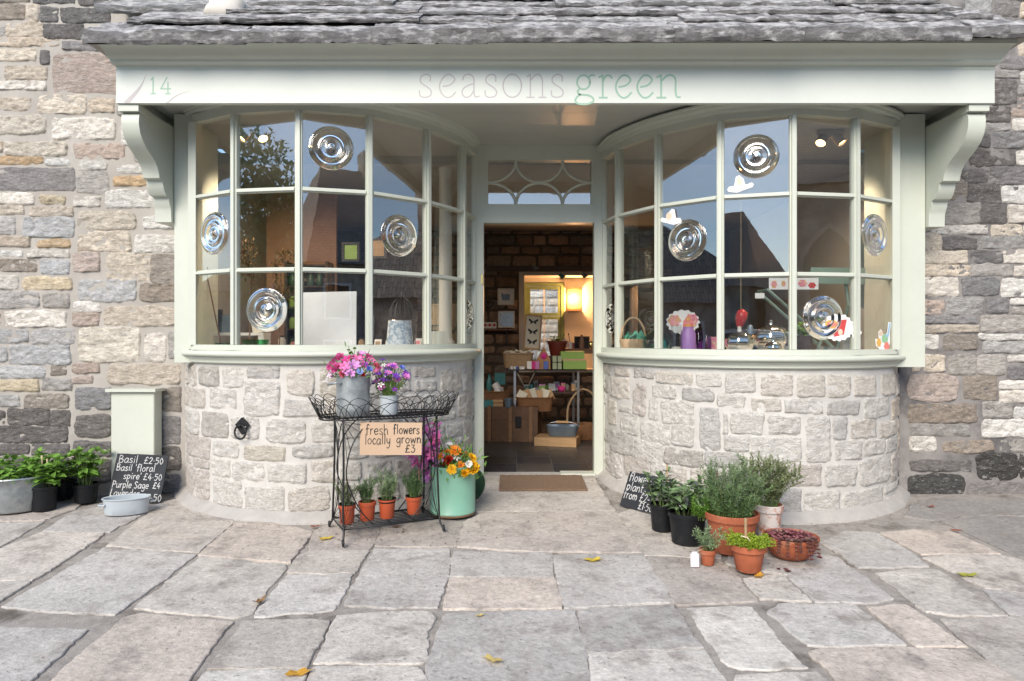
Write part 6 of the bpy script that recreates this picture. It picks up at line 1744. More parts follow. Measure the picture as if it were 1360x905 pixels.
# right rear: photo, vase, desk things
single('photo_frame', pbox(763, 447, 783, 463, 8.2, .03, None), M['dblack'], 'dark picture standing on the back table under the lamp', 'picture')
single('back_table', pbox(744, 463.2, 800, 470, 8.1, .45, None), M['midwood'], 'brown sideboard top behind the lime green boxes', 'table')
solid('bud_vase', 'slim pinkish brown vase standing before the dark picture', 'vase', 772.5, 463, 8.12, [('vase_body', L([(.0001, 0), (.03, 0), (.034, .05), (.024, .11), (.013, .14), (.016, .16), (.0001, .16)], cap0=False, cap1=False), mk('clay', (.3, .17, .12), .5), 40)])
solid('brush_pot', 'white pot of dark brushes on the back table', 'pot', 757.5, 463, 8.12, [('pot_body', L([(.0001, 0), (.02, 0), (.022, .08), (.0001, .08)], cap0=False, cap1=False), M['paperwhite'], 40), ('brush', (lambda m_: (m_.tube([(0, 0, .05), (-.02, 0, .16)], .004, 5), m_.lathe([(.0001, 0), (.012, .01), (.0001, .025)], (-.02, 0, .155), 8), m_)[-1])(MB()), M['dblack'], None)])
# floor right: wooden box, tin trug, tall basket
p = P(741, 594, 6.85)
t = thing('pine_box', 'shallow pine box on the dark slate floor', 'box', (P(741, 590, 6.9).x, 6.95, .001), rz=math.radians(-14))
mb = MB(); fr2 = (.21, .14, .085)
mb.box(-.21, -.14, 0, .21, .14, .085); mb.build('box_body', M['wood'], t)
p2 = Vector((P(747, 580, 6.95).x, 6.95, .088))
t = thing('tin_trug', 'blue grey tin trug with a wooden grip sitting on the pine box', 'trug', p2, rz=math.radians(-6))
mb = MB(); rows = []
for k_, z_ in ((.78, 0), (.82, .004), (1.0, .10), (1.03, .104), (.98, .104), (.8, .02)):
    rows.append([(.165*k_*x, .085*k_*y, z_) for x, y in [(math.copysign(abs(math.cos(a))**.4, math.cos(a)), math.copysign(abs(math.sin(a))**.4, math.sin(a))) for a in [2*PI*i/32 for i in range(32)]]])
mb.grid(rows, wrap=True); mb.add([rows[1][i] for i in range(32)], [tuple(range(32))]); mb.build('trug_body', M['tinblue'], t, smooth=40)
mb = MB(); mb.tube(smoothpath([(-.16, 0, .10), (-.09, 0, .135), (.09, 0, .135), (.16, 0, .10)], 5), .004, 6); mb.build('handle', M['steel'], t, smooth=180)
mb = MB(); mb.tube([(-.06, 0, .136), (.06, 0, .136)], .014, 10); mb.build('wooden_grip', M['wood'], t, smooth=60)
p = P(772, 570, 7.3)
t = thing('hooped_basket', 'tall hooped wicker garden basket beside the door', 'basket', (P(775, 570, 7.3).x, 7.35, .001))
mb = MB(); mb.lathe([(.0001, 0), (.14, 0), (.17, .08), (.185, .16), (.175, .16), (.15, .03), (.0001, .02)], n=30, sy=.75, cap0=False, cap1=False); mb.build('basket_body', M['wicker'], t, smooth=40)
mb = MB(); mb.tube(smoothpath([(-.17, 0, .14), (-.15, 0, .36), (-.02, 0, .52), (.12, 0, .44), (.17, 0, .15)], 8), .013, 7); mb.build('hoop_handle', M['wicker_pale'], t, smooth=180)
solid('yarn_ball', 'bright pink ball on the lower shelf under the glass table', 'ball', 746, 521, 7.5, [('ball_body', L([(.0001, 0), (.03, .006), (.045, .03), (.045, .045), (.03, .068), (.0001, .075)], 18, cap0=False, cap1=False), M['p_hotpink'], 180)])
single('lower_shelf', pbox(690, 521.2, 775, 523, 7.4, .4, None), M['darkwood'], 'dark lower shelf beneath the glass table', 'shelf')
mb = MB(); mb.box(-2.2, 8.2, 0, -.75, 8.9, .85); tag(mb.build('shop_counter', M['darkwood']), 'dark wooden counter deep inside the shop', 'counter')
mb = MB(); mb.box(1.3, 8.3, 0, 2.4, 8.95, 1.7); tag(mb.build('shop_dresser', M['darkwood']), 'dark wooden dresser against the shop back wall', 'dresser')

# ------------------------------------------------------------------ window display, left bay
ZL = 0.985 + DZ[-1] - .010 + .001
ZRr = 0.985 + DZ[1] - .010 + .001
def onL(px, d): return Vector((P(px, 0, d).x, d, ZL))
def onR(px, d): return Vector((P(px, 0, d).x, d, ZRr))
p = onL(437, 4.72); w, h = 36.5*4.72/F, .40
t = thing('white_canvas', 'blank white canvas propped in the bay by the plant stand', 'canvas', p, rot=(math.radians(-5), math.radians(-1), math.radians(-4)))
B(-w, -.004, 0, w, .012, h).build('canvas_face', M['canvas'], t); mb = MB(); fr(mb, -w+.01, w-.01, .01, h-.01, .03, .0125, .03); mb.build('stretcher', M['wood'], t)
p = onL(531, 4.95)
t = thing('lampshade', 'blue patterned fabric lampshade in the bay by the plant stand', 'lampshade', p)
mb = MB(); mb.lathe([(.098, 0), (.082, .205), (.080, .205), (.096, .001)], n=36, cap0=False, cap1=False); mb.build('shade', M['blueprint'], t, smooth=60)
mb = MB(); mb.tube([(.0805*math.cos(2*PI*i/30), .0805*math.sin(2*PI*i/30), .206) for i in range(30)], .003, 5, closed=True); mb.build('rim', M['steel'], t)
p = onL(534, 5.2)
t = thing('wire_cloche', 'black wire cloche with a finial behind the lampshade', 'cloche', p)
mb = MB()
for q in range(8):
    a = PI*q/8
    mb.tube([(.10*math.cos(a)*math.cos(b), .10*math.sin(a)*math.cos(b), .22+.17*math.sin(b)) for b in [PI*i/14 for i in range(15)]], .0026, 4)
for zz, rr_ in ((.22, .10), (.04, .10)): mb.tube([(rr_*math.cos(2*PI*i/28), rr_*math.sin(2*PI*i/28), zz) for i in range(28)], .003, 4, closed=True)
for q in range(8): a = 2*PI*q/8; mb.tube([(.10*math.cos(a), .10*math.sin(a), .0), (.10*math.cos(a), .10*math.sin(a), .22)], .0026, 4)
mb.build('wire_cage', M['wire'], t); L([(.0001, 0), (.011, .01), (.008, .02), (.014, .03), (.0001, .045)], 10, c=(0, 0, .388)).build('finial', M['wire'], t, smooth=180)
# column
cc = P(591, 300, 5.62)
t = thing('white_column', 'slim white round column inside the bay by the plant stand', 'column', (cc.x, 5.66, ZL))
mb = MB(); mb.lathe([(.075, 0), (.075, .05), (.058, .07), (.055, .09), (.050, 1.44), (.058, 1.45), (.060, 1.475), (.072, 1.49), (.075, 1.53)], n=28); mb.build('shaft', M['whitepaint'], t, smooth=40)
# hamper
t, w, h = basket('wicker_hamper', 'pale wicker hamper with black F and M letters behind the column', 569, 608, 405, 466, 5.80, .3, 'wicker_pale', tapered=.97)
mb = MB()
def fh(a, b, l): return (a, -.162-l, b)
for st_ in ([(-.10, .12), (-.10, .21)], [(-.10, .21), (-.04, .21)], [(-.10, .168), (-.055, .168)], [(.05, .12), (.05, .21)], [(.05, .21), (.085, .15)], [(.085, .15), (.12, .21)], [(.12, .21), (.12, .12)], [(.02, .12), (-.015, .18), (.0, .20), (.012, .18), (-.02, .14), (.0, .12), (.025, .15)]):
    ribbon(mb, [Vector((*q, 0)) for q in st_] if len(st_) == 2 else smoothpath([(*q, 0) for q in st_], 4), .014, fh, .001+.0004*len(mb.v)/50)
mb.build('lettering', M['ink'], t)
p = onL(583, 5.0); t = thing('cream_card', 'plain cream card leaning in the bay by the plant stand beside the column', 'card', p, rot=(math.radians(-14), 0, math.radians(10)))
B(-.068, 0, 0, .068, .004, .135).build('card_sheet', M['cream'], t)
for q, (px, d, ht, tl, lab) in enumerate(((295, 4.83, .57, -.20, 'rusty ball topped garden stake leaning in the bay by the plant stand'), (331, 4.80, .53, .03, 'rusty ball topped stake standing upright in the bay by the plant stand'), (371, 4.86, .56, .02, 'rusty ball topped garden stake next to the white canvas'))):
    p = onL(px, d); t = thing('garden_stake', lab, 'garden stake', p, rot=(0, tl, 0), group='garden stakes')
    mb = MB(); mb.tube([(0, 0, 0), (0, 0, ht)], .0045, 6); mb.build('rod', M['rust'], t); L([(.0001, -.018), (.014, -.012), (.018, 0), (.014, .012), (.0001, .018)], 14, c=(0, 0, ht+.012)).build('ball', M['rust'], t, smooth=180)
for q, (px, d, rr_, m_, lab) in enumerate(((296, 4.72, .055, 'greengl', 'small green glass bowl at the post end of the bay by the plant stand'), (340, 4.62, .085, 'greengl', 'wide green glass bowl in the bay by the plant stand'), (378, 4.62, .03, 'tealgl', 'tiny blue green glass dish beside the white canvas'))):
    solid('glass_bowl', lab, 'bowl', 0, 0, d, []) if False else None
    p = onL(px, d); t = thing('glass_bowl', lab, 'bowl', p)
    L([(.0001, 0), (rr_*.6, 0), (rr_*.95, rr_*.5), (rr_, rr_*.85), (rr_*.95, rr_*.85), (rr_*.88, rr_*.5), (rr_*.55, .006), (.0001, .006)], 28, cap0=False, cap1=False).build('bowl_body', M[m_], t, smooth=60)
p = onL(318, 5.0); t = thing('white_bench', 'little white display bench in the bay by the plant stand', 'bench', p)
B(-.22, -.08, .10, .20, .08, .12).build('bench_top', M['whitepaint'], t)
for x in (-.20, .18): B(x-.02, -.07, 0, x+.02, .07, .0995).build('leg', M['whitepaint'], t)
for q, (px, w_, h_, m_, lab) in enumerate(((283, .05, .17, 'dblack', 'dark upright picture on the white bench'), (298, .06, .13, 'tinblue', 'grey print on the white bench'), (341, .035, .16, 'cream', 'cream tag board leaning on the white bench'))):
    p = onL(px, 5.0); t = thing('small_picture', lab, 'picture', (p.x, 5.02, ZL+.121), rot=(math.radians(-8), [0, 0, -.25][q], 0)); B(-w_, 0, 0, w_, .01, h_).build('picture_panel', M[m_], t)
p = onL(380, 5.2); t = thing('dried_wreath', 'dried flower and moss wreath hanging in the bay by the plant stand', 'wreath', (p.x, 5.25, 1.55))
lf = MB(); r = random.Random(17)
for q in range(420):
    a = r.uniform(0, 2*PI); pt_ = Vector((.10*math.cos(a)+r.gauss(0, .02), r.gauss(0, .02), .16*math.sin(a)+r.gauss(0, .02))); addleaf(lf, pt_, rdir(r, 1.5), r.uniform(.02, .045), .012, 0)
stuff(lf.build('foliage', M['dryleaf'], t))
p = onL(333, 5.15); t = thing('dried_bunch', 'bunch of brown dried seed heads hanging in the bay by the plant stand', 'dried flowers', (p.x, 5.05, 1.52))
lf = MB()
for q in range(300):
    pt_ = Vector((r.gauss(0, .04), r.gauss(0, .03), r.uniform(-.02, .26))); addleaf(lf, pt_, rdir(r, .9), r.uniform(.02, .05), .014, 0)
stuff(lf.build('foliage', M['dryleaf'], t))
for q, (px, py, d, sz, lab) in enumerate(((466, 335, 5.9, .075, 'framed picture with green print on the inner shop wall'), (501, 330, 5.9, .08, 'framed brown picture hanging inside the bay by the plant stand'))):
    p = P(px, py, d); t = thing('framed_picture', lab, 'picture', p); mb = MB(); fr(mb, -sz, sz, -sz*1.1, sz*1.1, .02, -.015, .01); mb.build('frame', M['dblack'], t); B(-sz+.019, -.004, -sz*1.1+.019, sz-.019, 0, sz*1.1-.019).build('print', [M['boxgreen'], M['wood']][q], t)
# wall of jars behind the left bay
t = thing('jar_shelf', 'dark shelves of green jars inside the bay by the plant stand', 'shelves', (P(384, 300, 6.0).x-.02, 6.25, .001))
B(-.30, .10, 0, .34, .14, 2.4).build('back_board', mk('orange-lit wall colour', (.38, .22, .14), .9, var=(4, .15)), t)  # warm orange light on the wall is put into this board's colour
for x in (-.06, .30): B(x-.012, -.10, 0, x+.012, .10, 1.75).build('upright', M['darkwood'], t)
for z in (.95, 1.14, 1.33, 1.52, 1.71): B(-.048, -.10, z, .288, .10, z+.014).build('shelf_board', M['darkwood'], t)
r = random.Random(44)
for z in (.965, 1.155, 1.345, 1.535):
    for q in range(4):
        p_ = (t.location.x-.01+.08*q, 6.20, z+.001)
        j_ = thing('green_jar', 'small green jar on the dark shelves of the bay by the plant stand', 'jar', p_, group='jars on the dark shelves')
        L([(.0001, 0), (.030, 0), (.033, .01), (.033, .075), (.024, .09), (.024, .10), (.0001, .10)], 14, cap0=False, cap1=False).build('jar_body', r.choice([M['boxgreen'], M['darkgreen']]), j_, smooth=40)
        L([(.026, .101), (.027, .118), (.0001, .12)], 14, cap1=False).build('lid', M['dblack'], j_, smooth=40)
def spotlamp(pbase, lab, seed):
    t = thing('spot_lamp', lab, 'lamp', pbase)
    B(-.085, -.025, -.03, .085, .025, 0).build('mounting_bar', M['steel'], t)
    for s_ in (-1, 1):
        c_ = Vector((s_*.055, 0, -.055)); ax = Vector((s_*.45, -.35, -.8)).normalized()
        mb = MB(); mb.lathe([(.012, -.045), (.030, -.04), (.034, .03), (.036, .045), (.031, .045), (.028, .03)], c_, 18, axis=ax, cap1=False); mb.build('lamp_head', M['steel'], t, smooth=40)
        mb = MB(); mb.lathe([(.029, .031), (.0001, .033)], c_, 18, axis=ax, cap0=False, cap1=False); mb.build('lit_bulb', M['lampwarm'], t)
    ld = bpy.data.lights.new('spot_glow', 'SPOT'); ld.energy = 24; ld.color = (1, .76, .52); ld.shadow_soft_size = .04; ld.spot_size = math.radians(120); ld.spot_blend = .6
    lo = bpy.data.objects.new('lamp_light', ld); lo.parent = t; lo.location = (0, .02, -.12); lo.rotation_euler = (math.radians(28), 0, 0); COL.objects.link(lo)
p = P(336, 160, 4.75); spotlamp((p.x, 4.75, 2.483+DZ[-1]+.029), 'twin spot lamp on the ceiling of the bay by the plant stand', 1)
p = P(1103, 160, 4.75); spotlamp((p.x, 4.75, 2.483+DZ[1]+.029), 'twin spot lamp on the ceiling of the bay by the herb pots', 2)

# ------------------------------------------------------------------ window display, right bay
p = onR(841, 5.05)
t = thing('gift_basket', 'loop handled basket with green tissue in the bay by the herb pots', 'basket', p)
mb = MB(); mb.lathe([(.0001, 0), (.075, 0), (.092, .05), (.10, .10), (.096, .105), (.085, .05), (.0001, .03)], n=30, sy=.7, cap0=False, cap1=False); mb.build('basket_body', M['wicker_pale'], t, smooth=40)
mb = MB(); mb.tube([(.09*math.cos(a), 0, .09+.17*math.sin(a)) for a in [PI*i/18 for i in range(19)]], .008, 7); mb.build('handle', M['wicker_pale'], t, smooth=180)
mb = MB(); r = random.Random(5)
for q in range(26): 
    pt_ = Vector((r.uniform(-.06, .08), r.uniform(-.04, .04), .08)); addleaf(mb, pt_, rdir(r, .8), .09, .06, r.uniform(-1, 1))
mb.build('tissue_paper', mk('jade tissue', (.10, .42, .30), .5), t)
p = onR(872, 4.98); t = thing('teal_vase', 'round teal glass vase with a short neck in the bay by the herb pots', 'vase', p)
L([(.0001, 0), (.05, 0), (.085, .03), (.10, .075), (.088, .12), (.05, .155), (.045, .17), (.055, .215), (.062, .222), (.056, .222), (.040, .17), (.045, .155), (.082, .12), (.094, .075), (.08, .033), (.0001, .006)], 32, cap0=False, cap1=False).build('vase_body', M['tealgl'], t, smooth=60)
p = onR(898, 4.80); t = thing('candle_jar', 'clear glass cylinder with a short candle in the bay by the herb pots', 'candle', p)
L([(.0001, 0), (.036, 0), (.036, .20), (.034, .20), (.034, .004), (.0001, .004)], 24, cap0=False, cap1=False).build('glass_cylinder', M['clearthin'], t, smooth=60); L([(.0001, .005), (.031, .005), (.031, .05), (.0001, .052)], 20, cap0=False, cap1=False).build('candle', M['cream'], t, smooth=40)
for q, (px, d, rr_, hh, m_, lab) in enumerate(((914, 4.83, .052, .19, 'purplecer', 'lilac pillar vase in the bay by the herb pots'), (928, 4.92, .042, .16, 'purplegl', 'dark purple glass vase in the bay by the herb pots'), (938, 4.74, .034, .14, 'purplegl', 'small purple glass bottle in the bay by the herb pots'))):
    p = onR(px, d); t = thing('purple_vase', lab, 'vase', p); L([(.0001, 0), (rr_*.9, 0), (rr_, hh*.15), (rr_, hh*.75), (rr_*.7, hh*.92), (rr_*.72, hh), (rr_*.6, hh), (.0001, hh*.97)], 24, cap0=False, cap1=False).build('vase_body', M[m_], t, smooth=40)
def cutout(name, lab, cat, px, py, d, pts, mats, rz=0, extra=()):
    "paper cut-out: white die-cut sheet with printed shapes"
    p = P(px, py, d); t = thing(name, lab, cat, p, rz=rz)
    mb = MB(); mb.prism(pts, lambda a, b, s_: (a, -.001 if s_ else 0, b)); mb.build('paper_sheet', M['paperwhite'], t)
    for k_, (pp, mt) in enumerate(extra):
        mb = MB(); mb.prism(pp, lambda a, b, s_: (a, (-.0026 if s_ else -.0012)-.0004*k_, b)); mb.build('printed_shape', mt, t)
    return t
def blob(cx, cy, rx, ry, n=20, sc=.0, k=6, ph=0): return [(cx+rx*math.cos(2*PI*i/n)*(1+sc*math.cos(k*2*PI*i/n+ph)), cy+ry*math.sin(2*PI*i/n)*(1+sc*math.cos(k*2*PI*i/n+ph))) for i in range(n)]
mcol = lambda n, c: mk('print ' + n, c, .6)
PR, PB, PY, PG, PO = mcol('red', (.55, .06, .06)), mcol('blue', (.30, .50, .68)), mcol('mustard', (.72, .42, .10)), mcol('green', (.30, .52, .30)), mcol('coral', (.75, .22, .18))
cutout('paper_decoration', 'scalloped paper bird house and flowers in the bay by the herb pots', 'decoration', 907, 428, 4.88, blob(0, 0, .115, .085, 60, .06, 15), None, extra=((blob(-.06, .01, .045, .04, 24, .12, 6), M['stickerpink']), (blob(.068, .012, .036, .045, 24, .12, 6), M['pinkcard']), ([(-.0, -.08), (.075, -.08), (.07, .0), (.04, .06), (.0, .0)], PO), (blob(.036, -.03, .018, .018), PY), (blob(.036, .02, .012, .012), PY)))
p = onR(947, 4.78); t = thing('gift_pouch', 'pink triangular patterned pouch in the bay by the herb pots', 'pouch', p); mb = MB(); mb.prism([(-.03, 0), (.03, 0), (.048, .12), (-.05, .12)], lambda a, b, s_: (a, -.012 if s_ else .012, b)); mb.build('pouch_body', M['pinkcard'], t)
for q, (px, d, rr_, lab) in enumerate(((982, 4.66, .098, 'silver mercury glass pumpkin jar next to the pink pouch'), (1024, 4.82, .128, 'largest silver mercury glass pumpkin in the bay by the herb pots'), (1027, 4.52, .055, 'smallest dark silver glass pumpkin in the bay by the herb pots'))):
    p = onR(px, d); t = thing('mercury_pumpkin', lab, 'ornament', p, group='mercury glass pumpkins'); mb = MB(); rows = []
    for i in range(13):
        th = PI*i/12
        rows.append([Vector((rr_*math.sin(th)*math.cos(a)*(1-.07*abs(math.cos(a*4))), rr_*math.sin(th)*math.sin(a)*(1-.07*abs(math.cos(a*4))), rr_*.82*(1-math.cos(th)))) for a in [2*PI*k_/48 for k_ in range(48)]])
    mb.grid(rows, wrap=True); mb.build('pumpkin_body', M['chrome'], t, smooth=180)
    L([(.016, 0), (.012, .02), (.014, .03), (.0001, .034)], 12, c=(0, 0, rr_*1.60)).build('stalk', M['whitepaint'] if q == 0 else M['chrome'], t, smooth=60)
p = P(984, 424, 4.95); t = thing('red_bird', 'glossy red glass bird ornament hanging in the bay by the herb pots', 'ornament', p)
mb = MB(); mb.lathe([(.0001, -.075), (.018, -.06), (.036, -.02), (.042, .02), (.034, .055), (.0001, .075)], n=20, axis=(.2, 0, 1), cap0=False, cap1=False); mb.build('bird_body', M['redgloss'], t, smooth=180); L([(.010, 0), (.0001, .022)], 8, c=(.038, 0, .04), axis=(1, 0, 0)).build('beak', M['brass'], t); mb = MB(); mb.tube([(0, 0, .07), (0, 0, 1.0)], .0012, 4); mb.build('thread', M['raffia'], t)
p = P(996, 448, 4.98); t = thing('grey_figure', 'grey blue fabric figure behind the silver pumpkins', 'figure', (p.x, 4.98, ZRr)); L([(.0001, 0), (.045, 0), (.04, .10), (.02, .15), (.026, .175), (.018, .20), (.0001, .21)], 16, cap0=False, cap1=False).build('figure_body', M['tinblue'], t, smooth=60)
# folding metal table and chair frame
t = thing('folding_table', 'blue green folding table with crossed legs in the bay by the herb pots', 'table', onR(1075, 5.0)); mb = MB()
for a_, b_ in (((-.30, 0, .46), (.22, 0, .0)), ((-.22, 0, 0), (.10, 0, .19)), ((-.30, .2, .46), (.22, .2, 0)), ((-.05, .02, .16), (-.18, .02, .0)), ((-.30, 0, .46), (-.30, .2, .46)), ((.22, 0, .01), (.22, .2, .01)), ((.05, .0, .0), (.12, .0, .19))): mb.tube([a_, b_], .011, 6)
mb.build('frame', M['greenmetal'], t)
t = thing('folding_chair', 'blue green slatted folding chair standing in the bay by the herb pots', 'chair', onR(1148, 5.05), rz=.15)
for x in (-.16, .16): mb = MB(); mb.tube([(x, .10, 0), (x, -.05, .35), (x-.02, -.02, .62)], .012, 6); mb.build('leg', M['greenmetal'], t)
for z in (.50, .57): mb = MB(); mb.box(-.46, -.06, z, .17, -.045, z+.045); mb.build('slat', M['greenmetal'], t)
p = P(1152, 360, 5.1); t = thing('dark_apron', 'dark green cloth with white letters hanging in the bay by the herb pots', 'cloth', p)
mb = MB(); rows = [[Vector((x, .02*math.sin(x*26+z*5), z)) for x in [-.14*k_+.28*k_*i/12 for i in range(13)]] for z, k_ in ((.26, .45), (.1, .95), (-.08, .95), (-.22, .6), (-.28, .3))]
mb.grid(rows); mb.grid([[q + Vector((0, .004, 0)) for q in rw] for rw in rows][::-1]); mb.build('cloth_sheet', mk('bottle green cloth', (.05, .09, .085), .85, var=(9, .2)), t, smooth=180)
mb = MB(); write(mb, 'n', -.02, .0, .05, .01, lambda a, b, l: (a, -.026-l, b)); write(mb, 'w', .03, .02, .05, .01, lambda a, b, l: (a, -.026-l, b)); mb.build('lettering', M['paperwhite'], t)
p = onR(1068, 4.85); t = thing('dark_planter', 'speckled dark planter with trailing green leaves in the bay by the herb pots', 'potted plant', p)
pot(t, .06, .045, .13, mk('speckled stoneware', (.08, .07, .08), .5, speck=(60, .8, (.4, .3, .35))), rim=.003, rimh=.01); leafy(t, .11, .03, .10, .09, 8, ['basil'], .05, 77, nodes=3)
p = onR(1100, 4.55); t = thing('printed_mug', 'white mug printed with blue and green leaves in the bay by the herb pots', 'mug', p); L([(.0001, 0), (.052, 0), (.053, .004), (.055, .055), (.052, .055), (.05, .006), (.0001, .006)], 26, cap0=False, cap1=False).build('mug_body', mk('leaf print china', (.7, .72, .70), .3, col2=(.25, .45, .5), mixs=26, edge=(.52, .58)), t, smooth=40); mb = MB(); mb.tube(smoothpath([(.053, 0, .045), (.075, 0, .04), (.073, 0, .015), (.053, 0, .010)], 5), .004, 6); mb.build('handle', M['paperwhite'], t, smooth=180)
p = onR(1122, 4.52); t = thing('pillar_candle', 'tall white pillar candle in the bay by the herb pots', 'candle', p); L([(.0001, 0), (.03, 0), (.03, .12), (.026, .124), (.0001, .12)], 22, cap0=False, cap1=False).build('wax', M['paperwhite'], t, smooth=40); mb = MB(); mb.tube([(0, 0, .118), (.002, 0, .135)], .0012, 5); mb.build('wick', M['dblack'], t)
cutout('rose_print', 'long card printed with pink roses hung across the bay by the herb pots', 'print', 1056, 378, 4.75, [(-.18, -.035), (.16, -.035), (.16, .045), (-.18, .045)], None, extra=((blob(-.145, 0, .02, .026, 20, .12), M['stickerpink']), (blob(-.08, .005, .015, .02), M['stickerpink']), (blob(-.02, .0, .022, .024, 20, .12), PO), (blob(.05, .008, .03, .024, 20, .12), M['pinkcard']), (blob(.115, -.006, .026, .02, 20, .12), PR)))
cutout('price_card', 'tiny white price card standing beneath the rose print', 'card', 1009, 393, 4.7, [(-.032, -.018), (.032, -.018), (.032, .018), (-.032, .018)], None)
# stickers on the glass
def on_pane(sg, i, u, z):
    a, b = Vector((GL[i][0]*sg, GL[i][1], 0)), Vector((GL[i+1][0]*sg, GL[i+1][1], 0)); t_ = (b-a).normalized(); nn = Vector((t_.y, -t_.x, 0)); nn = -nn if nn.y > 0 else nn
    p = a.lerp(b, u) + nn*.008; ang = math.atan2(nn.x, -nn.y)
    return Vector((p.x, p.y, z)), ang
def sticker(lab, sg, i, px, py, shape, extra, cat='sticker'):
    # find u along the pane for this pixel column
    a, b = GL[i], GL[i+1]; best = min(range(101), key=lambda k_: abs(680+F*((a[0]*sg+(b[0]-a[0])*sg*k_/100)-CX)/(a[1]+(b[1]-a[1])*k_/100)-px))
    p, ang = on_pane(sg, i, best/100, 0); p.z = P(0, py, p.y).z
    t = thing('window_sticker', lab, cat, p, rz=ang, group='paper cut outs stuck on the glass')
    mb = MB(); mb.prism(shape, lambda x, y, s_: (x, -.0008 if s_ else 0, y)); mb.build('paper_sheet', M['paperwhite'], t)
    for k_, (pp, mt) in enumerate(extra): mb = MB(); mb.prism(pp, lambda x, y, s_: (x, (-.0016 if s_ else -.001)-.0003*k_, y)); mb.build('printed_shape', mt, t)
birdshape = [(-.072, -.045), (-.02, -.052), (.03, -.035), (.072, -.022), (.080, -.005), (.066, .008), (.048, .0), (.028, -.004), (.018, .035), (-.008, .058), (-.028, .048), (-.038, -.008), (-.070, -.012), (-.080, -.03)]
PT = mcol('buff', (.70, .55, .42))
sticker('white paper dove on an upper pane of the bay by the herb pots', 1, 2, 983, 245, birdshape, (([(-.02, -.005), (.012, -.004), (.006, .03), (-.01, .045), (-.022, .035)], PT),))
sticker('white paper dove beside a bullseye of the bay by the herb pots', 1, 3, 892, 289, [(-a, b) for a, b in birdshape][::-1], ((blob(-.015, .01, .022, .026), PT),))
sticker('red paper bird overlapping the low bullseye of the bay by the herb pots', 1, 1, 1112, 435, blob(0, 0, .105, .085, 60, .06, 17), ((blob(-.045, .02, .045, .028, 24), PY), (blob(-.045, .02, .032, .018, 24), PO), ([(-.03, -.06), (.04, -.045), (.06, .05), (.0, .045), (-.02, 0)], PR), (blob(.015, -.03, .016, .02), PT)))
sticker('pink paper flower tip stuck by a mullion of the bay by the herb pots', 1, 1, 1136, 442, blob(0, 0, .035, .04, 40, .14, 6), ((blob(0, 0, .022, .026, 30, .1, 6), M['stickerpink']),))
sticker('paper blue green bird with yellow and coral flowers stuck on the end pane', 1, 0, 1171, 449, [(-.075, -.05), (-.02, -.085), (.05, -.09), (.078, -.03), (.075, .03), (.088, .10), (.06, .105), (.045, .03), (.01, .02), (-.02, .055), (-.05, .04), (-.045, -.01), (-.085, -.005)], ((blob(.02, -.005, .036, .030), PG), ([(.02, .01), (.06, .005), (.082, .095), (.066, .098), (.05, .03)], PB), (blob(-.045, -.03, .024, .028, 24, .12), PY), (blob(.038, -.055, .028, .028, 24, .12), PO), (blob(-.024, .03, .022, .018), PT)))
# twig wreaths hung at the inner end panes
for sg, lab in ((1, 'pale twig wreath hanging edge on by the right door jamb'), ):
    p = Vector((.565*sg, 5.30, 1.16)); t = thing('twig_wreath', lab, 'wreath', p, rz=PI/2)
    mb = MB(); r = random.Random(3)
    for q in range(12): mb.tube([((.12+r.uniform(-.012, .012))*math.cos(a), r.uniform(-.008, .008), (.13+r.uniform(-.012, .012))*math.sin(a)) for a in [2*PI*i/28 for i in range(28)]], .003, 4, closed=True)
    mb.build('twigs', M['wicker_pale'], t)
# ------------------------------------------------------------------ across the road, mirrored in the panes
def house(label, x0, x1, y0, y1, h, ridge, wallm, name='stone_house', cat='house'):
    t = thing(name, label, cat, ((x0+x1)/2, y0, -.72))
    cx = (x0+x1)/2; X0, X1 = x0-cx, x1-cx; D = y0-y1
    mb = MB(); mb.box(X0, -D, 0, X1, 0, h); mb.build('wall', wallm, t)
    mb = MB(); o = .25
    mb.add([(X0-o, o, h), (X1+o, o, h), (X1-1.2, -D/2, ridge), (X0+1.2, -D/2, ridge), (X1+o, -D-o, h), (X0-o, -D-o, h)], [(0, 1, 2, 3), (1, 4, 2), (4, 5, 3, 2), (5, 0, 3), (0, 5, 4, 1)]); mb.build('roof', rooftile, t)
    return t
m, nt, b, L_ = newmat('coursed roof tiles')
tc = N(nt, 'ShaderNodeTexCoord'); br = N(nt, 'ShaderNodeTexBrick'); br.inputs['Scale'].default_value = 3.0; br.inputs['Color1'].default_value = (.20, .185, .17, 1); br.inputs['Color2'].default_value = (.30, .265, .235, 1); br.inputs['Mortar'].default_value = (.07, .065, .06, 1); br.inputs['Row Height'].default_value = .3; br.inputs['Brick Width'].default_value = .6
L_.new(tc.outputs['Object'], br.inputs['Vector']); L_.new(br.outputs[0], b.inputs['Base Color']); b.inputs['Roughness'].default_value = .9
rooftile = m
hstone = mk('weathered house stone', (.46, .40, .34), .9, var=(1.5, .4), col2=(.27, .235, .21), mixs=2.5, edge=(.45, .6), bump=(6, .8, .05))
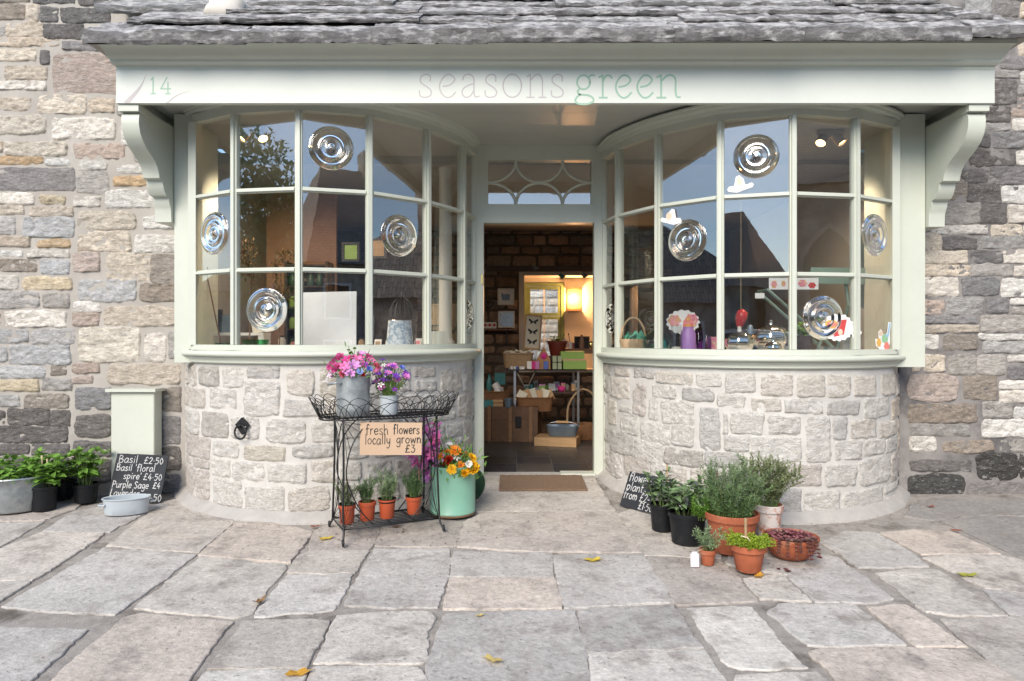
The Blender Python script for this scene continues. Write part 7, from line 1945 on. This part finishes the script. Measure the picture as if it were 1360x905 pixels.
for hx0, hx1, hy, he, hr, lab in ((-22, -14.6, -13, 3.4, 6.0, 'long stone cottage farthest along the opposite side, mirrored in the bay by the plant stand'), (-14.2, -8.3, -13.6, 3.0, 5.5, 'low stone cottage set back across the road, mirrored in the bay by the plant stand'), (-8, -2.5, -13, 3.4, 6.3, 'stone cottage with a steep tiled roof across the road, mirrored in both bays'),
                             (-2.2, 2.6, -14, 3.0, 5.3, 'small stone cottage straight across the road from the shop door'), (3.0, 9.2, -13, 4.2, 7.9, 'tall stone house with a hipped slate roof across the road')):
    t = house(lab, hx0, hx1, hy, hy-6.5, he, hr, hstone)
    n_ = int((hx1-hx0)/1.9)
    for q in range(n_):
        x = (q-(n_-1)/2)*1.9
        for z in ([.9] if he < 4 else [.8, 2.6]):
            mb = MB(); mb.box(x-.45, -.05, z, x+.45, .03, z+1.15); w_ = mb.build('window', M['whitepaint'], t); mb = MB(); mb.box(x-.38, .031, z+.07, x+.38, .04, z+1.08); mb.build('pane', M['carglass'], w_)
    mb = MB(); mb.box(-.4, -3.6, hr-.9, .4, -2.9, hr+.7); mb.build('chimney', hstone, t)
palestone = mk('pale dressed stone', (.45, .39, .33), .9, var=(2, .3))
# church wall with a pointed window
t = thing('stone_church', 'stone church with pointed windows across the road', 'church', (14.5, -9.0, -.72), rz=math.radians(42))
mb = MB(); mb.box(-5.2, -7, 0, 6, 0, 6.4); mb.build('wall', hstone, t)
mb = MB(); mb.add([(-5.5, .3, 6.4), (6.3, .3, 6.4), (6.3, -7.3, 6.4), (-5.5, -7.3, 6.4), (6.3, -3.5, 10.4), (-5.5, -3.5, 10.4)], [(0, 1, 4, 5), (2, 3, 5, 4), (1, 2, 4), (3, 0, 5), (0, 3, 2, 1)]); mb.build('roof', rooftile, t)
mb = MB(); mb.box(-2.4, .001, 0, -1.9, .55, 5.2); mb.build('buttress', palestone, t); mb = MB(); mb.box(2.2, .001, 0, 2.7, .55, 5.2); mb.build('buttress', palestone, t)
for cx in (-3.6, 0.1, 3.9):
    pts = [(-.75, 0), (.75, 0), (.75, 2.0)] + [(.75-1.5*(1-math.cos(a)), 2.0+1.5*math.sin(a)) for a in [PI/3*i/6 for i in range(1, 7)]] + [(-.75+1.5*(1-math.cos(a)), 2.0+1.5*math.sin(a)) for a in [PI/3*(6-i)/6 for i in range(1, 7)]]
    mb = MB(); mb.prism([(cx+x*1.22, 1.5+z*1.1) for x, z in pts], lambda a, b_, s_: (a, .10 if s_ else -.02, b_)); w_ = mb.build('window_surround', palestone, t)
    mb = MB(); mb.prism([(cx+x, 1.65+z) for x, z in pts], lambda a, b_, s_: (a, .13 if s_ else .101, b_)); mb.build('leaded_pane', M['carglass'], t)
# parked car
t = thing('parked_car', 'silver car parked across the road, mirrored in the bay by the herb pots', 'car', (-1.3, -4.3, gz(-4.6)+.02), rz=math.radians(4))
t.scale = (1.15, 1.15, 1.2)
sec = [(-2.1, .35), (-2.15, .62), (-2.0, .84), (-1.2, .95), (-.55, 1.42), (.65, 1.46), (1.35, 1.40), (1.95, .98), (2.1, .9), (2.12, .40)]
mb = MB(); rows = []
for y, k in ((-.84, .94), (-.86, 1), (-.62, 1), (.62, 1), (.86, 1), (.84, .94)):
    rows.append([Vector((x, y*(1 if z < 1 else .86), .35+(z-.35)*(1 if abs(y) < .8 else (.98 if z < 1 else .93)))) for x, z in smoothpath_2 ] if False else [Vector((x, y*(1 if z < 1 else .84), z)) for x, z in sec])
mb.grid(rows); 
for rw in (rows[0], rows[-1]): mb.add(rw + [Vector((2.1, rw[0].y, .22)), Vector((-2.1, rw[0].y, .22))], [tuple(range(len(rw)+2))])
mb.build('body', M['carpaint'], t, smooth=50)
for s_ in (-1, 1):
    mb = MB(); mb.prism([(-1.05, 1.0), (-.52, 1.36), (.6, 1.40), (1.2, 1.36), (1.55, 1.02)], lambda a, b_, s2: (a, s_*(.855-.10*(b_-1.0)/.4 if True else 0)+s_*(.012 if s2 else -.02), b_)); mb.build('side_window', M['carglass'], t)
    for x in (-1.35, 1.3):
        mb = MB(); mb.lathe([(.0001, .10), (.20, .10), (.22, .11)], (x, s_*.77, .31), 24, axis=(0, s_, 0), cap0=False); w_ = None
        mb2 = MB(); mb2.lathe([(.20, .0), (.30, .0), (.31, .03), (.31, .09), (.28, .115), (.2, .11)], (x, s_*.77, .31), 24, axis=(0, s_, 0)); w_ = mb2.build('wheel', M['rubber'], t, smooth=40); mb.build('rim', M['steel'], w_, smooth=40)
# tree on the far left
t = thing('street_tree', 'leafy street tree mirrored in the bay by the plant stand', 'tree', (-11.0, -7.0, -.65)); r = random.Random(2)
mb = MB(); mb.tube(smoothpath([(0, 0, 0), (.1, 0, 1.6), (0, .1, 3.2), (.3, 0, 5.0)], 5), .26, 10, r2=.10)
for q in range(9): a = 2*PI*q/9; mb.tube(smoothpath([(0, 0, 2.2+.3*q), (math.cos(a)*1.0, math.sin(a)*1.0, 3.2+.3*q), (math.cos(a)*2.0, math.sin(a)*2.0, 3.9+.3*q)], 4), .08, 6, r2=.02)
mb.build('trunk', M['twig'], t, smooth=180)
lf = MB()
for q in range(9000):
    c_ = r.randrange(16); rr2 = random.Random(c_); cc_ = Vector((rr2.uniform(-2, 2), rr2.uniform(-2, 2), rr2.uniform(3.0, 6.6))); d_ = Vector((r.gauss(0, 1), r.gauss(0, 1), r.gauss(0, 1))).normalized()
    addleaf(lf, cc_ + d_*r.uniform(.5, 1.1), rdir(r, 1.6), .17, .11, 0)
stuff(lf.build('crown', M['rosemary'], t))

# the next house along, a step to the right of the shop
t = thing('neighbour_house', 'rubble stone house standing next along the street, mirrored in the end pane', 'house', (9.6, 4.0, -.3))
mb = MB(); mb.box(-3.2, -1.2, 0, 4, 4, 5.2); mb.build('wall', hstone, t)
mb = MB(); mb.add([(-3.5, -1.5, 5.2), (4.3, -1.5, 5.2), (4.3, 4.3, 5.2), (-3.5, 4.3, 5.2), (-3.5, 1.4, 7.6), (4.3, 1.4, 7.6)], [(0, 1, 5, 4), (2, 3, 4, 5), (0, 4, 3), (1, 2, 5), (0, 3, 2, 1)]); mb.build('roof', rooftile, t)

# gable ends closing the street either way
for gx, gy, he, hr, lab in ((16.5, .6, 2.7, 5.2, 'stone house closing the street beyond the neighbouring house'), (-16.5, .3, 2.7, 5.4, 'stone house closing the street end beyond the leafy tree')):
    t = house(lab, gx-3.4, gx+3.4, gy+3.2, gy-4.2, he, hr, hstone)
    for y_ in (-1.6, -4.4):
        s_ = -1 if gx > 0 else 1
        mb = MB(); mb.box(s_*3.40, y_-.45, 1.0, s_*3.43, y_+.45, 2.2); w_ = mb.build('window', M['whitepaint'], t); mb = MB(); mb.box(s_*3.431, y_-.38, 1.07, s_*3.44, y_+.38, 2.13); mb.build('pane', M['carglass'], w_)
